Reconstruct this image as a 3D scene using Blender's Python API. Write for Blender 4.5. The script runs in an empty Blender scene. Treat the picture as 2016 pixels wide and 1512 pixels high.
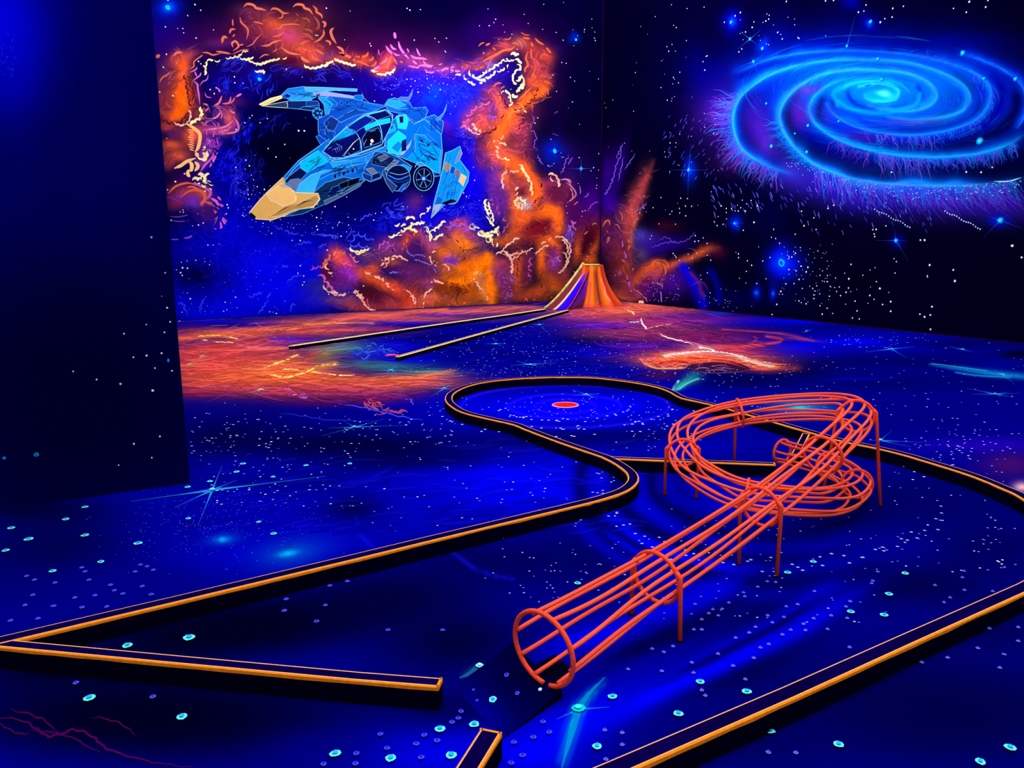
# Black-light adventure-golf room: painted space murals, kerbed fairway, wire ball run, volcano.
import bpy, math, random
import numpy as np
from mathutils import Vector, Matrix

random.seed(7)
RNG = np.random.default_rng(7)
SC = bpy.context.scene
COL = SC.collection

# ------------------------------------------------------------------ camera
CAM_H, FPX = 1.5, 1596.865
PITCH, YAW, ROLL = 0.1792136, 0.5145993, -0.0074768
WALL_Y, WALL_X = 16.16, 11.61          # back wall, right wall
PART_Y, PART_X = 5.251, 0.647          # black partition: face and free end

def cam_axes():
    cp, sp, cy, sy = math.cos(PITCH), math.sin(PITCH), math.cos(YAW), math.sin(YAW)
    fwd = np.array([sy*cp, cy*cp, -sp]); r0 = np.array([cy, -sy, 0.0]); u0 = np.cross(r0, fwd)
    c, s = math.cos(ROLL), math.sin(ROLL)
    return c*r0 + s*u0, -s*r0 + c*u0, fwd
RGT, UPV, FWD = cam_axes()
EYE = np.array([0, 0, CAM_H])

cam = bpy.data.cameras.new('camera'); cam.sensor_width = 36.0; cam.lens = FPX/2016*36.0
cam.clip_end = 200; cam.clip_start = 0.05
cam_o = bpy.data.objects.new('camera', cam); COL.objects.link(cam_o)
M = Matrix.Identity(4)
for i in range(3):
    M[i][0], M[i][1], M[i][2], M[i][3] = RGT[i], UPV[i], -FWD[i], EYE[i]
cam_o.matrix_world = M
SC.camera = cam_o
SC.view_settings.view_transform = 'Standard'; SC.view_settings.look = 'None'
SC.view_settings.gamma = 1; SC.view_settings.use_curve_mapping = False
SC.view_settings.exposure = 0.0

def ray(x, y):
    x = np.asarray(x, float)[..., None]; y = np.asarray(y, float)[..., None]
    return FWD + RGT*(x-1008)/FPX + UPV*(756-y)/FPX
def at(x, y, z=0.0):                     # measured point of the plan at height z
    d = ray(x, y); return EYE + d*((z-CAM_H)/d[..., 2:3])
def on_back(x, y):
    d = ray(x, y); return EYE + d*(WALL_Y/d[..., 1:2])
def on_right(x, y):
    d = ray(x, y); return EYE + d*(WALL_X/d[..., 0:1])
def on_part(x, y):
    d = ray(x, y); return EYE + d*(PART_Y/d[..., 1:2])
def to_px(P):
    d = np.asarray(P, float) - EYE; z = d@FWD
    return 1008+FPX*(d@RGT)/z, 756-FPX*(d@UPV)/z

# ------------------------------------------------------------------ colour and materials
def lin(c):
    c = np.asarray(c, float)/255.0
    return np.where(c <= 0.04045, c/12.92, ((c+0.055)/1.055)**2.4)

def mat(name, col=None, rough=0.9, attr=False, noise=0.0, scale=30.0, spec=0.0, bump=0.0):
    m = bpy.data.materials.new(name); m.use_nodes = True
    nt = m.node_tree; b = nt.nodes['Principled BSDF']
    b.inputs['Roughness'].default_value = rough
    b.inputs['Specular IOR Level'].default_value = spec
    if attr:
        a = nt.nodes.new('ShaderNodeAttribute'); a.attribute_name = 'paint'; src = a.outputs['Color']
    else:
        r = nt.nodes.new('ShaderNodeRGB'); r.outputs[0].default_value = (*lin(col), 1); src = r.outputs[0]
    tc = nt.nodes.new('ShaderNodeTexCoord')
    if noise > 0:
        n = nt.nodes.new('ShaderNodeTexNoise'); n.inputs['Scale'].default_value = scale; n.inputs['Detail'].default_value = 4
        nt.links.new(tc.outputs['Object'], n.inputs['Vector'])
        mr = nt.nodes.new('ShaderNodeMapRange'); mr.inputs['From Min'].default_value = 0.3; mr.inputs['From Max'].default_value = 0.7
        mr.inputs['To Min'].default_value = 1-noise; mr.inputs['To Max'].default_value = 1.0
        nt.links.new(n.outputs['Fac'], mr.inputs['Value'])
        mx = nt.nodes.new('ShaderNodeMix'); mx.data_type = 'RGBA'; mx.blend_type = 'MULTIPLY'; mx.inputs['Factor'].default_value = 1
        nt.links.new(src, mx.inputs['A']); nt.links.new(mr.outputs['Result'], mx.inputs['B'])
        src = mx.outputs['Result']
        if bump > 0:
            bp = nt.nodes.new('ShaderNodeBump'); bp.inputs['Strength'].default_value = bump; bp.inputs['Distance'].default_value = 0.004
            nt.links.new(n.outputs['Fac'], bp.inputs['Height']); nt.links.new(bp.outputs['Normal'], b.inputs['Normal'])
    nt.links.new(src, b.inputs['Base Color'])
    return m

M_PAINT = mat('fluorescent_paint', attr=True, noise=0.06, scale=9.0)
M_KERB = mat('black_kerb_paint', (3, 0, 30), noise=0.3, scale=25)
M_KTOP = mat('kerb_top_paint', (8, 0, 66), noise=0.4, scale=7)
M_EDGE = mat('orange_edge_paint', (255, 142, 28), noise=0.25, scale=60)
M_EDGE_LIT = mat('orange_edge_lit_top', (255, 172, 112), noise=0.2, scale=60)  # paler copy of the edge orange: stronger light on top faces, put into colour
M_GOLD = mat('pale_gold_edge_paint', (255, 205, 140), noise=0.2, scale=60)
M_ROD = mat('orange_red_rod_paint', (255, 84, 56), noise=0.16, scale=90, bump=0.3, rough=0.6, spec=0.15)
M_HOOP = mat('orange_red_hoop_paint', (255, 74, 42), noise=0.2, scale=90, bump=0.4, rough=0.6, spec=0.15)
M_FOOT_SHADOW = mat('foot_contact_shadow', (10, 4, 18))  # dark tone for the contact shadows under the cage legs

# ------------------------------------------------------------------ object helpers
def obj(name, verts, faces, m, parent=None, smooth=False, paint=None, mats=None, fmat=None):
    me = bpy.data.meshes.new(name)
    me.from_pydata([tuple(map(float, v)) for v in verts], [], [tuple(map(int, f)) for f in faces])
    for mm in (mats or [m]): me.materials.append(mm)
    if fmat is not None: me.polygons.foreach_set('material_index', np.asarray(fmat, np.int32))
    if paint is not None:
        a = me.color_attributes.new('paint', 'FLOAT_COLOR', 'POINT')
        c = np.ones((len(verts), 4), np.float32); c[:, :3] = paint; a.data.foreach_set('color', c.ravel())
    if smooth: me.polygons.foreach_set('use_smooth', np.ones(len(me.polygons), bool))
    me.update()
    o = bpy.data.objects.new(name, me); COL.objects.link(o)
    if parent is not None: o.parent = parent
    return o
def empty(name, loc, label, cat, group=None):
    o = bpy.data.objects.new(name, None); o.empty_display_size = 0.05; COL.objects.link(o); o.location = loc
    return tag(o, label, cat, group)
def tag(o, label, cat, group=None, kind=None):
    o['label'] = label; o['category'] = cat
    if group: o['group'] = group
    if kind: o['kind'] = kind
    return o
def shift(V, o):                        # world points to the local frame of an unrotated parent at o
    return np.asarray(V, float) - np.asarray(o, float)

def catmull(P, n=8, closed=False):
    P = [np.asarray(p, float) for p in P]; out = []
    N = len(P)
    for i in range(N-1):
        p0 = P[i-1] if i > 0 else 2*P[0]-P[1]
        p1, p2 = P[i], P[i+1]
        p3 = P[i+2] if i+2 < N else 2*P[-1]-P[-2]
        for k in range(n):
            t = k/n
            out.append(0.5*(2*p1+(p2-p0)*t+(2*p0-5*p1+4*p2-p3)*t*t+(3*p1-p0-3*p2+p3)*t**3))
    out.append(P[-1]); return np.array(out)

def tube(path, r, sides=10, caps=True):
    path = np.asarray(path, float); n = len(path)
    T = np.gradient(path, axis=0); T /= np.linalg.norm(T, axis=1)[:, None]
    u = np.cross(T[0], [0, 0, 1.0]); 
    if np.linalg.norm(u) < 1e-3: u = np.cross(T[0], [1.0, 0, 0])
    u /= np.linalg.norm(u); V = []; F = []
    rr = np.broadcast_to(r, (n,))
    for i in range(n):
        u = u - T[i]*(u@T[i]); u /= np.linalg.norm(u); w = np.cross(T[i], u)
        for k in range(sides):
            a = 2*math.pi*k/sides; V.append(path[i]+rr[i]*(u*math.cos(a)+w*math.sin(a)))
    for i in range(n-1):
        for k in range(sides):
            a, b = i*sides+k, i*sides+(k+1) % sides
            F.append((a, b, b+sides, a+sides))
    if caps: F.append(tuple(range(sides-1, -1, -1))); F.append(tuple((n-1)*sides+k for k in range(sides)))
    return V, F
def join(parts):
    V, F = [], []
    for v, f in parts:
        b = len(V); V += list(v); F += [tuple(i+b for i in q) for q in f]
    return V, F
# ------------------------------------------------------------------ mural painting kit
def fbm(shape, cells, octaves, rng):
    out = np.zeros(shape); amp = 1.0; tot = 0
    H, W = shape
    for o in range(octaves):
        cy, cx = max(2, int(cells*H/W))+2, cells+2
        g = rng.standard_normal((cy+1, cx+1))
        y = np.linspace(0, cy-0.001, H); x = np.linspace(0, cx-0.001, W)
        yi, xi = y.astype(int), x.astype(int); fy, fx = y-yi, x-xi
        fy = fy*fy*(3-2*fy); fx = fx*fx*(3-2*fx)
        A = g[yi][:, xi]; B = g[yi][:, xi+1]; Cc = g[yi+1][:, xi]; D = g[yi+1][:, xi+1]
        out += amp*((A*(1-fx)+B*fx)*(1-fy)[:, None]+(Cc*(1-fx)+D*fx)*fy[:, None])
        tot += amp; amp *= 0.5; cells *= 2
    return out/tot

class Canvas:
    """A painted plane: soft paint on its vertex grid, brush strokes and dots as thin flat strips on top.
    Motifs are laid out in survey units (u, v); `frame` sets origin and scale of a detail sheet."""
    def __init__(s, name, ax, ay, nrm, base, warp=0, seed=1, cells=10):
        s.name, s.nrm = name, np.asarray(nrm, float)
        s.xs, s.ys = ax, ay
        gx, gy = np.meshgrid(ax, ay); s.P = s.world(gx, gy)
        s.U, s.V = to_px(s.P.reshape(-1, 3)); s.U = s.U.reshape(gx.shape); s.V = s.V.reshape(gx.shape)
        r = np.random.default_rng(seed)
        s.n1, s.n2 = fbm(gx.shape, cells, 5, r), fbm(gx.shape, cells, 5, r)
        s.UW, s.VW = s.U + warp*s.n1, s.V + warp*s.n2*s.vk(s.V)
        s.C = np.empty(gx.shape+(3,)); s.C[:] = np.asarray(base, float)
        s.sv, s.sf, s.sc = [], [], []; s.lift = 0.0; s.layered = True; s.ol = 0.0007; s.fr = (0, 0, 1.0); s.n = 0
    def vk(s, v): return 1.0
    def frame(s, x=0, y=0, k=1.0): s.fr = (x, y, float(k)); return s
    def px(s, p):
        p = np.atleast_2d(np.asarray(p, float)); return p/s.fr[2]+np.array(s.fr[:2])
    def win(s, u0, v0, u1, v1):
        a = s.plane([(u, v) for u in (u0, u1) for v in (v0, v1)]); lo, hi = a.min(0), a.max(0)
        i0, i1 = np.searchsorted(s.xs, lo[0]), np.searchsorted(s.xs, hi[0])
        j0, j1 = np.searchsorted(s.ys, lo[1]), np.searchsorted(s.ys, hi[1])
        return slice(max(0, j0-1), j1+1), slice(max(0, i0-1), i1+1)
    def mix(s, w, sl, col):
        w = np.clip(w, 0, 1)[..., None]; s.C[sl] = s.C[sl]*(1-w)+np.asarray(col, float)*w
    def blob(s, x, y, rx, ry, col, a=1.0, ang=0.0, p=1.0):
        (cx, cy), = s.px((x, y)); rx, ry = rx/s.fr[2], ry/s.fr[2]; R = 2.6*max(rx, ry)+40
        sl = s.win(cx-R, max(cy-R, s.vmin), cx+R, max(cy+R, s.vmin+1))
        c, n = math.cos(math.radians(ang)), math.sin(math.radians(ang))
        du, dv = s.UW[sl]-cx, s.VW[sl]-cy
        d = ((du*c+dv*n)/rx)**2+((-du*n+dv*c)/ry)**2
        s.mix(a*np.exp(-d**p), sl, col)
    def soft(s, pts, w, col, a=1.0, p=1.0, warp=True, smooth=True, off=0.0):
        P = s.px(pts); 
        if smooth and len(P) > 2: P = catmull([np.r_[q, 0] for q in P], 6)[:, :2]
        W = np.interp(np.linspace(0, 1, len(P)), np.linspace(0, 1, np.size(w)), np.atleast_1d(w))/s.fr[2]
        A = np.interp(np.linspace(0, 1, len(P)), np.linspace(0, 1, np.size(a)), np.atleast_1d(a))
        R = 2.6*W.max()+20; lo, hi = P.min(0)-R, P.max(0)+R
        sl = s.win(lo[0], max(lo[1], s.vmin), hi[0], max(hi[1], s.vmin+1))
        U, V = (s.UW[sl], s.VW[sl]) if warp else (s.U[sl], s.V[sl])
        best = np.zeros(U.shape)
        for i in range(len(P)-1):
            d = P[i+1]-P[i]; L = max(d@d, 1e-9)
            t = np.clip(((U-P[i, 0])*d[0]+(V-P[i, 1])*d[1])/L, 0, 1)
            q = (U-P[i, 0]-t*d[0])**2+(V-P[i, 1]-t*d[1])**2
            ww = W[i]+(W[i+1]-W[i])*t; aa = A[i]+(A[i+1]-A[i])*t
            best = np.maximum(best, aa*np.exp(-(q/ww**2)**p))
        s.mix(best, sl, col)
    def sample(s, X):                     # paint already on the grid at plane coordinates
        x = np.interp(X[:, 0], s.xs, np.arange(len(s.xs))); y = np.interp(X[:, 1], s.ys, np.arange(len(s.ys)))
        return s.C[np.rint(y).astype(int), np.rint(x).astype(int)]
    def add(s, P, F, cols):               # P: plane coords (n,2)
        b = len(s.sv); s.n += 1
        z = s.lift + (1 + (s.n % 420 if s.layered else 0))*1.2e-5
        W = s.world(P[:, 0], P[:, 1]) + s.nrm*z
        s.sv.extend(W.tolist()); s.sf.extend([tuple(i+b for i in f) for f in F]); s.sc.extend(np.asarray(cols).tolist())
    def plane(s, pts):
        p = np.asarray(pts, float); return s.proj(p[:, 0], p[:, 1])[:, list(s.keep)]
    def stroke(s, pts, w, col, a=1.0, taper=(0.25, 0.25), edge=0.7, smooth=True, n=5):
        P = s.px(pts)
        if smooth and len(P) > 2: P = catmull([np.r_[q, 0] for q in P], n)[:, :2]
        elif len(P) == 2: P = np.array([P[0]+(P[1]-P[0])*t for t in (0, .25, .5, .75, 1)])
        m = len(P); T = np.gradient(P, axis=0); T /= np.maximum(np.linalg.norm(T, axis=1), 1e-9)[:, None]
        N = np.c_[-T[:, 1], T[:, 0]]
        t = np.linspace(0, 1, m); W = np.full(m, float(w)/s.fr[2]/2)
        if taper[0] > 0: W *= np.clip(t/taper[0], 0.12, 1)**0.7
        if taper[1] > 0: W *= np.clip((1-t)/taper[1], 0.12, 1)**0.7
        rows = [P+N*(W*k)[:, None] for k in (-1, -edge, edge, 1)]
        X = s.plane(np.concatenate(rows)); base = s.sample(X)
        al = np.concatenate([np.zeros(m), np.full(m, a), np.full(m, a), np.zeros(m)])[:, None]
        C = base*(1-al)+np.asarray(col, float)*al
        F = [(j*m+i, j*m+i+1, (j+1)*m+i+1, (j+1)*m+i) for j in range(3) for i in range(m-1)]
        s.add(X, F, C)
    def poly(s, pts, col, line=None, w=4, grad=None):
        P = s.px(pts); X = s.plane(P); C = np.tile(np.asarray(col, float), (len(P), 1))
        if grad is not None:
            k = (P-P.min(0))/np.maximum(np.ptp(P, axis=0), 1e-6); k = (k@np.array(grad[1]))[:, None].clip(0, 1)
            C = C*(1-k)+np.asarray(grad[0], float)*k
        s.add(X, [tuple(range(len(P)))], C)
        if line is not None:
            o = s.lift; s.lift += s.ol
            s.stroke(list(pts)+[pts[0]], w, line, taper=(0, 0), smooth=False); s.lift = o
    def scallop(s, path, size, w, col, a=1.0, side=1, jit=0.25, bulge=0.5, gap=1.0):
        P = s.px(path); P = catmull([np.r_[q, 0] for q in P], 8)[:, :2] if len(P) > 2 else P
        L = np.r_[0, np.cumsum(np.linalg.norm(np.diff(P, axis=0), axis=1))]
        sz = size/s.fr[2]; t = 0; f = s.fr; s.fr = (0, 0, 1.0)
        while t < L[-1]-sz*0.3:
            l = sz*(1+jit*RNG.uniform(-1, 1)); e = min(L[-1], t+l)
            p = np.array([np.interp(t, L, P[:, 0]), np.interp(t, L, P[:, 1])]); q = np.array([np.interp(e, L, P[:, 0]), np.interp(e, L, P[:, 1])])
            d = q-p; nn = np.array([d[1], -d[0]])*side*bulge*(1+jit*RNG.uniform(-1, 1))
            c = np.asarray(col, float)*(1+0.12*RNG.uniform(-1, 1))
            s.stroke([p, p+d*.18+nn*.75, p+d*.5+nn, p+d*.85+nn*.7, q], w/f[2]*(1+jit*RNG.uniform(-1, 1)), np.clip(c, 0, 255), a, taper=(.45, .3), n=2)
            t += l*gap
        s.fr = f
    def squig(s, path, amp, w, col, a=1.0, freq=1.0):
        P = s.px(path); P = catmull([np.r_[q, 0] for q in P], 8)[:, :2] if len(P) > 2 else np.array([P[0]+(P[1]-P[0])*t for t in np.linspace(0, 1, 12)])
        T = np.gradient(P, axis=0); T /= np.maximum(np.linalg.norm(T, axis=1), 1e-9)[:, None]
        f = s.fr; s.fr = (0, 0, 1.0); ph = RNG.uniform(0, 6)
        k = np.arange(len(P)); o = (np.sin(k*1.3*freq+ph)+.6*RNG.standard_normal(len(P)))*amp/f[2]
        s.stroke(P+np.c_[-T[:, 1], T[:, 0]]*o[:, None], w/f[2], col, a, n=2); s.fr = f
    def wisps(s, x, y, rx, ry, n, ln, w, cols, ang=None, a=.8, swirl=None, curve=.35):
        """n short curved dabs inside an ellipse; ang fixed, or tangent to a circle about `swirl`."""
        for _ in range(n):
            r, t = math.sqrt(RNG.uniform(0, 1)), RNG.uniform(0, 2*math.pi)
            px, py = x+rx*r*math.cos(t), y+ry*r*math.sin(t)
            if swirl is not None: th = math.atan2(py-swirl[1], px-swirl[0])+math.pi/2
            else: th = math.radians(ang)
            th += RNG.normal(0, .35); l = ln*RNG.uniform(.5, 1.3); c = cols[RNG.integers(len(cols))]
            d = np.array([math.cos(th), math.sin(th)])*l; nn = np.array([-d[1], d[0]])*curve*RNG.uniform(-1, 1)
            p = np.array([px, py]); s.stroke([p-d/2, p-d*.2+nn, p+d*.2+nn*.6, p+d/2], w*RNG.uniform(.6, 1.3), c, a*RNG.uniform(.6, 1), n=3)
    def dot(s, u, v, r, col, r2=None, core=None):          # round paint dot, radius in metres on the plane
        c = s.plane(s.px((u, v)))[0]; n = 8; t = np.arange(n)*2*math.pi/n+RNG.uniform(0, 1)
        j = r*(1+RNG.uniform(-.15, .15, n))
        X = np.c_[c[0]+j*np.cos(t), c[1]+j*np.sin(t)]; o = s.lift; s.lift += 0.0054 if s.layered else 0.0012
        s.add(X, [tuple(range(n))], np.tile(np.asarray(col, float), (n, 1)))
        if core is not None:
            s.lift += 0.0052 if s.layered else 0.0004; X = np.c_[c[0]+j*.5*np.cos(t), c[1]+j*.5*np.sin(t)]
            s.add(X, [tuple(range(n))], np.tile(np.asarray(core, float), (n, 1)))
        s.lift = o
    def texture(s, u0, v0, u1, v1, n, size, w, ok, a=.55, k=(.68, 1.35), flow=None, bend=.35):
        # small brush dabs that vary the tone of the paint beneath them
        f = s.fr; s.fr = (0, 0, 1.0)
        p = np.c_[RNG.uniform(u0, u1, n), RNG.uniform(v0, v1, n)]; X = s.plane(p); C = s.sample(X)
        xi = np.rint(np.interp(X[:, 0], s.xs, np.arange(len(s.xs)))).astype(int); yi = np.rint(np.interp(X[:, 1], s.ys, np.arange(len(s.ys)))).astype(int)
        th = s.n1[yi, xi]*7
        for q, c, t in zip(p, C, th):
            if not ok(c): continue
            if flow is not None: t = math.radians(flow(q))+RNG.normal(0, .12)
            d = np.array([math.cos(t), math.sin(t)])*size*RNG.uniform(.5, 1.4); nn = np.array([-d[1], d[0]])*bend*RNG.choice([-1, 1])*RNG.uniform(.5, 1.2)
            m = k[0] if RNG.random() < .5 else k[1]
            s.stroke([q-d/2, q-d*.2+nn*.8, q+d*.2+nn*.8, q+d/2], w*RNG.uniform(.6, 1.3), np.clip(c*m+(18 if m > 1 else 0), 0, 255), a*RNG.uniform(.6, 1), taper=(.4, .4), n=2, edge=.4)
        s.fr = f
    def puffs(s, items, col, size=52, bulge=.36, a=1.0):     # cloud-edge dabs: a thin line carrying small crescents
        for pts, w in items:
            s.scallop(pts, size, w*.95, col, a, side=1 if RNG.random() < .5 else -1, bulge=bulge, gap=.8)
    def star(s, u, v, arms, col, core=4, corec=(150, 255, 245), w=3.0):   # arms: list of (angle deg, length) in survey units
        for an, l in arms:
            d = np.array([math.cos(math.radians(an)), -math.sin(math.radians(an))])*l
            s.stroke([(u, v), (u+d[0]*.4, v+d[1]*.4), (u+d[0], v+d[1])], w*.6, col, .55, taper=(0, .98), n=4, edge=.3)
            s.stroke([(u, v), (u+d[0]*.15, v+d[1]*.15), (u+d[0]*.4, v+d[1]*.4)], w, col, .9, taper=(0, .98), n=4, edge=.3)
    def build(s, m, kind='structure', label=None):
        H, W = s.U.shape; n = H*W
        idx = np.arange(n).reshape(H, W)
        Q = np.stack([idx[:-1, :-1], idx[:-1, 1:], idx[1:, 1:], idx[1:, :-1]], -1).reshape(-1, 4)
        if s.flip: Q = Q[:, ::-1]
        sv = np.array(s.sv).reshape(-1, 3); V = np.concatenate([s.P.reshape(-1, 3), sv])
        col = lin(np.clip(np.concatenate([s.C.reshape(-1, 3), np.array(s.sc).reshape(-1, 3)]), 0, 255))
        loops = np.concatenate([Q.ravel()]+[np.array(f)+n for f in s.sf]).astype(np.int32)
        tot = np.concatenate([np.full(len(Q), 4), np.array([len(f) for f in s.sf], int)]).astype(np.int32)
        me = bpy.data.meshes.new(s.name); me.vertices.add(len(V)); me.vertices.foreach_set('co', V.astype(np.float32).ravel())
        me.loops.add(len(loops)); me.loops.foreach_set('vertex_index', loops)
        me.polygons.add(len(tot)); st = np.concatenate([[0], np.cumsum(tot)[:-1]]).astype(np.int32)
        me.polygons.foreach_set('loop_start', st)
        try: me.polygons.foreach_set('loop_total', tot)
        except Exception: pass
        me.update(calc_edges=True)
        a = me.color_attributes.new('paint', 'FLOAT_COLOR', 'POINT')
        c4 = np.ones((len(V), 4), np.float32); c4[:, :3] = col; a.data.foreach_set('color', c4.ravel())
        me.materials.append(m); o = bpy.data.objects.new(s.name, me); COL.objects.link(o); o['kind'] = kind
        return o

class BackWall(Canvas):
    vmin = -400; flip = False
    def world(s, x, z): return np.stack([x, np.full(np.shape(x), WALL_Y), z], -1)
    keep = (0, 2); proj = staticmethod(on_back)
class RightWall(Canvas):
    vmin = -400; flip = True
    def world(s, y, z): return np.stack([np.full(np.shape(y), WALL_X), y, z], -1)
    keep = (1, 2); proj = staticmethod(on_right)
class PartWall(Canvas):
    vmin = -400; flip = False
    def world(s, x, z): return np.stack([x, np.full(np.shape(x), PART_Y), z], -1)
    keep = (0, 2); proj = staticmethod(on_part)
class Ground(Canvas):
    vmin = 588.0; flip = False
    def vk(s, v): return np.clip((v-575)/260, .04, 1.6)
    def world(s, x, y): return np.stack([x, y, np.zeros(np.shape(x))], -1)
    keep = (0, 1); proj = staticmethod(at)
O_, R_, MR, PU, PK = (232, 98, 22), (182, 58, 48), (92, 20, 44), (130, 44, 170), (205, 84, 150)
CR, PC_, BL, LB, NV = (250, 228, 160), (240, 168, 146), (0, 0, 240), (58, 66, 255), (1, 0, 38)
SAL, MAR, VIO, CY = (208, 98, 72), (78, 8, 26), (120, 80, 240), (0, 200, 240)
# ------------------------------------------------------------------ back wall mural
Wb = BackWall('wall_back', np.r_[np.arange(-2.5, 1.2, 0.06), np.arange(1.2, WALL_X+.001, 0.0202)], np.r_[np.arange(0, 7.0, 0.0202), np.arange(7.0, 8.4, 0.06)], (0, -1, 0), (1, 0, 36), warp=9, seed=3, cells=14)
b = Wb.frame()
# --- soft paint, whole wall
for a in ((560, 525, 180, 105, BL, 1, 0, 1.6), (470, 560, 130, 80, BL, .95), (650, 470, 120, 90, (0, 0, 190), .8), (395, 600, 90, 45, (0, 0, 225), .9), (385, 500, 70, 60, (0, 0, 180), .8),
          (395, 545, 62, 36, (0, 0, 45), .95), (455, 400, 60, 120, (0, 0, 205), .9), (440, 300, 45, 120, (0, 0, 180), .8), (540, 300, 110, 90, (0, 0, 20), .95), (520, 210, 110, 60, (0, 0, 60), .7),
          (700, 430, 130, 60, (0, 0, 95), .85), (640, 400, 90, 40, (0, 0, 60), .7), (760, 470, 80, 40, (0, 0, 120), .8), (820, 175, 130, 60, (22, 10, 225), .95), (880, 215, 80, 70, (10, 24, 235), .9),
          (880, 140, 90, 30, (60, 20, 210), .7), (930, 370, 60, 120, (8, 0, 235), .95), (860, 430, 110, 45, (6, 0, 210), .9), (760, 170, 60, 40, (20, 0, 150), .8), (700, 190, 70, 40, (8, 0, 90), .7),
          (460, 165, 60, 40, (8, 0, 150), .8), (470, 150, 40, 30, (20, 0, 60), .5), (590, 145, 60, 25, (10, 0, 110), .7), (1110, 330, 60, 60, (45, 8, 120), .6), (1150, 420, 60, 50, (50, 0, 150), .8)):
    b.blob(*a)
for a in ((320, 60, 60, 60, (4, 0, 140), .7), (330, 95, 60, 40, (38, 0, 130), .6), (430, 80, 90, 40, (60, 4, 70), .6), (700, 95, 240, 40, (70, 4, 60), .7), (600, 30, 120, 50, (70, 8, 50), .5),
          (950, 60, 50, 36, (36, 0, 120), .4), (1020, 70, 60, 44, (60, 0, 80), .45), (1085, 90, 30, 50, (26, 0, 100), .35), (1085, 160, 36, 70, (50, 4, 60), .4)): b.blob(*a)
# --- left pillar and upper cloud (sheet 1)
b.frame(300, 0, 5.04)
for a in ((250, 600, 130, 100, (160, 58, 62), .8), (340, 560, 130, 50, (170, 70, 52), .7), (130, 760, 90, 130, (110, 40, 112), .6), (130, 960, 130, 200, (124, 40, 70), .9), (200, 1100, 120, 90, (170, 60, 40), .8),
          (400, 960, 75, 130, (88, 24, 44), .9), (440, 1130, 70, 70, (128, 44, 55), .9), (170, 1240, 130, 60, (175, 60, 50), .9), (220, 1330, 100, 80, (84, 24, 92), .9), (400, 1350, 90, 110, (236, 92, 44), .95),
          (190, 1460, 150, 60, (190, 72, 44), .9), (600, 1300, 160, 60, (186, 66, 140), .9), (730, 1170, 55, 95, (224, 86, 50), .95), (640, 1130, 70, 70, (118, 40, 112), .8), (800, 1230, 60, 90, (168, 58, 122), .8),
          (560, 1440, 100, 70, (110, 30, 130), .8), (780, 1020, 130, 60, (110, 24, 80), .6), (620, 960, 120, 60, (50, 0, 70), .6),
          (1250, 300, 320, 170, (150, 52, 54), .8), (1500, 470, 250, 130, (200, 76, 52), .9), (1600, 560, 160, 80, (206, 76, 52), .85), (1480, 230, 190, 120, (142, 60, 50), .75), (1350, 345, 110, 75, (176, 58, 112), .9),
          (1100, 200, 150, 90, (92, 30, 62), .7), (860, 330, 80, 120, (48, 4, 48), .9), (1050, 130, 200, 70, (108, 38, 62), .6), (1240, 240, 100, 60, (204, 84, 42), .8), (700, 470, 220, 50, (80, 26, 92), .6),
          (1400, 590, 130, 50, (58, 4, 40), .9), (1770, 520, 100, 50, (112, 52, 150), .6), (1900, 560, 130, 50, (176, 62, 60), .8), (620, 640, 80, 60, (6, 0, 60), .8), (480, 620, 60, 50, (14, 0, 70), .8)): b.blob(*a)
b.soft([(300, 640), (290, 780), (285, 900), (300, 1010), (250, 1130)], [70, 80, 90, 85, 60], (234, 88, 30), .95)
b.soft([(300, 900), (320, 1010), (290, 1090)], 50, (255, 106, 8), .95)
# --- top right arm and right column (sheet 2)
b.frame(700, 0, 5.04)
for a in ((100, 600, 150, 60, (190, 66, 44), .8), (350, 620, 70, 90, (255, 78, 60), .95), (280, 690, 90, 50, (240, 84, 60), .9), (620, 600, 200, 80, (150, 54, 120), .8), (760, 560, 160, 90, (110, 36, 84), .6),
          (900, 660, 160, 50, (150, 60, 110), .7), (1150, 640, 130, 50, (160, 60, 70), .8), (1340, 560, 130, 60, (168, 58, 46), .8), (1500, 470, 110, 60, (170, 60, 48), .8), (1650, 420, 90, 60, (150, 86, 66), .8),
          (1760, 480, 120, 120, (140, 44, 44), .8), (1880, 560, 90, 110, (166, 56, 40), .8), (1760, 660, 90, 110, (164, 56, 52), .9), (1850, 740, 90, 80, (150, 48, 60), .8), (1780, 800, 100, 70, (204, 76, 42), .9),
          (1500, 720, 140, 130, (22, 2, 120), .9), (1380, 720, 120, 60, (40, 10, 150), .7), (1320, 650, 80, 40, (150, 110, 150), .5), (1350, 940, 110, 90, (120, 40, 80), .9), (1500, 1000, 100, 60, (92, 24, 100), .8),
          (1280, 1140, 190, 150, (176, 60, 76), .95), (1380, 1110, 80, 80, (90, 30, 130), .95), (1240, 1240, 120, 70, (228, 86, 60), .9), (1100, 1190, 60, 90, (150, 50, 120), .9),
          (1600, 1250, 130, 110, (196, 74, 60), .95), (1680, 1330, 70, 130, (150, 50, 80), .8), (1640, 1420, 80, 90, (120, 36, 70), .8), (1270, 1420, 90, 100, (90, 26, 80), .9), (1750, 1100, 90, 160, (80, 16, 60), .6),
          (760, 900, 80, 70, (10, 60, 220), .8), (700, 1000, 120, 60, (0, 60, 230), .7), (980, 950, 150, 110, (8, 24, 220), .6), (900, 1250, 60, 60, (100, 16, 130), .6), (930, 1340, 70, 60, (60, 0, 150), .6)): b.blob(*a)
b.soft([(1830, 850), (1720, 950), (1620, 1060), (1540, 1140), (1470, 1260), (1420, 1400), (1430, 1512)], [40, 55, 70, 90, 100, 110, 120], (240, 100, 26), .95)
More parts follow.
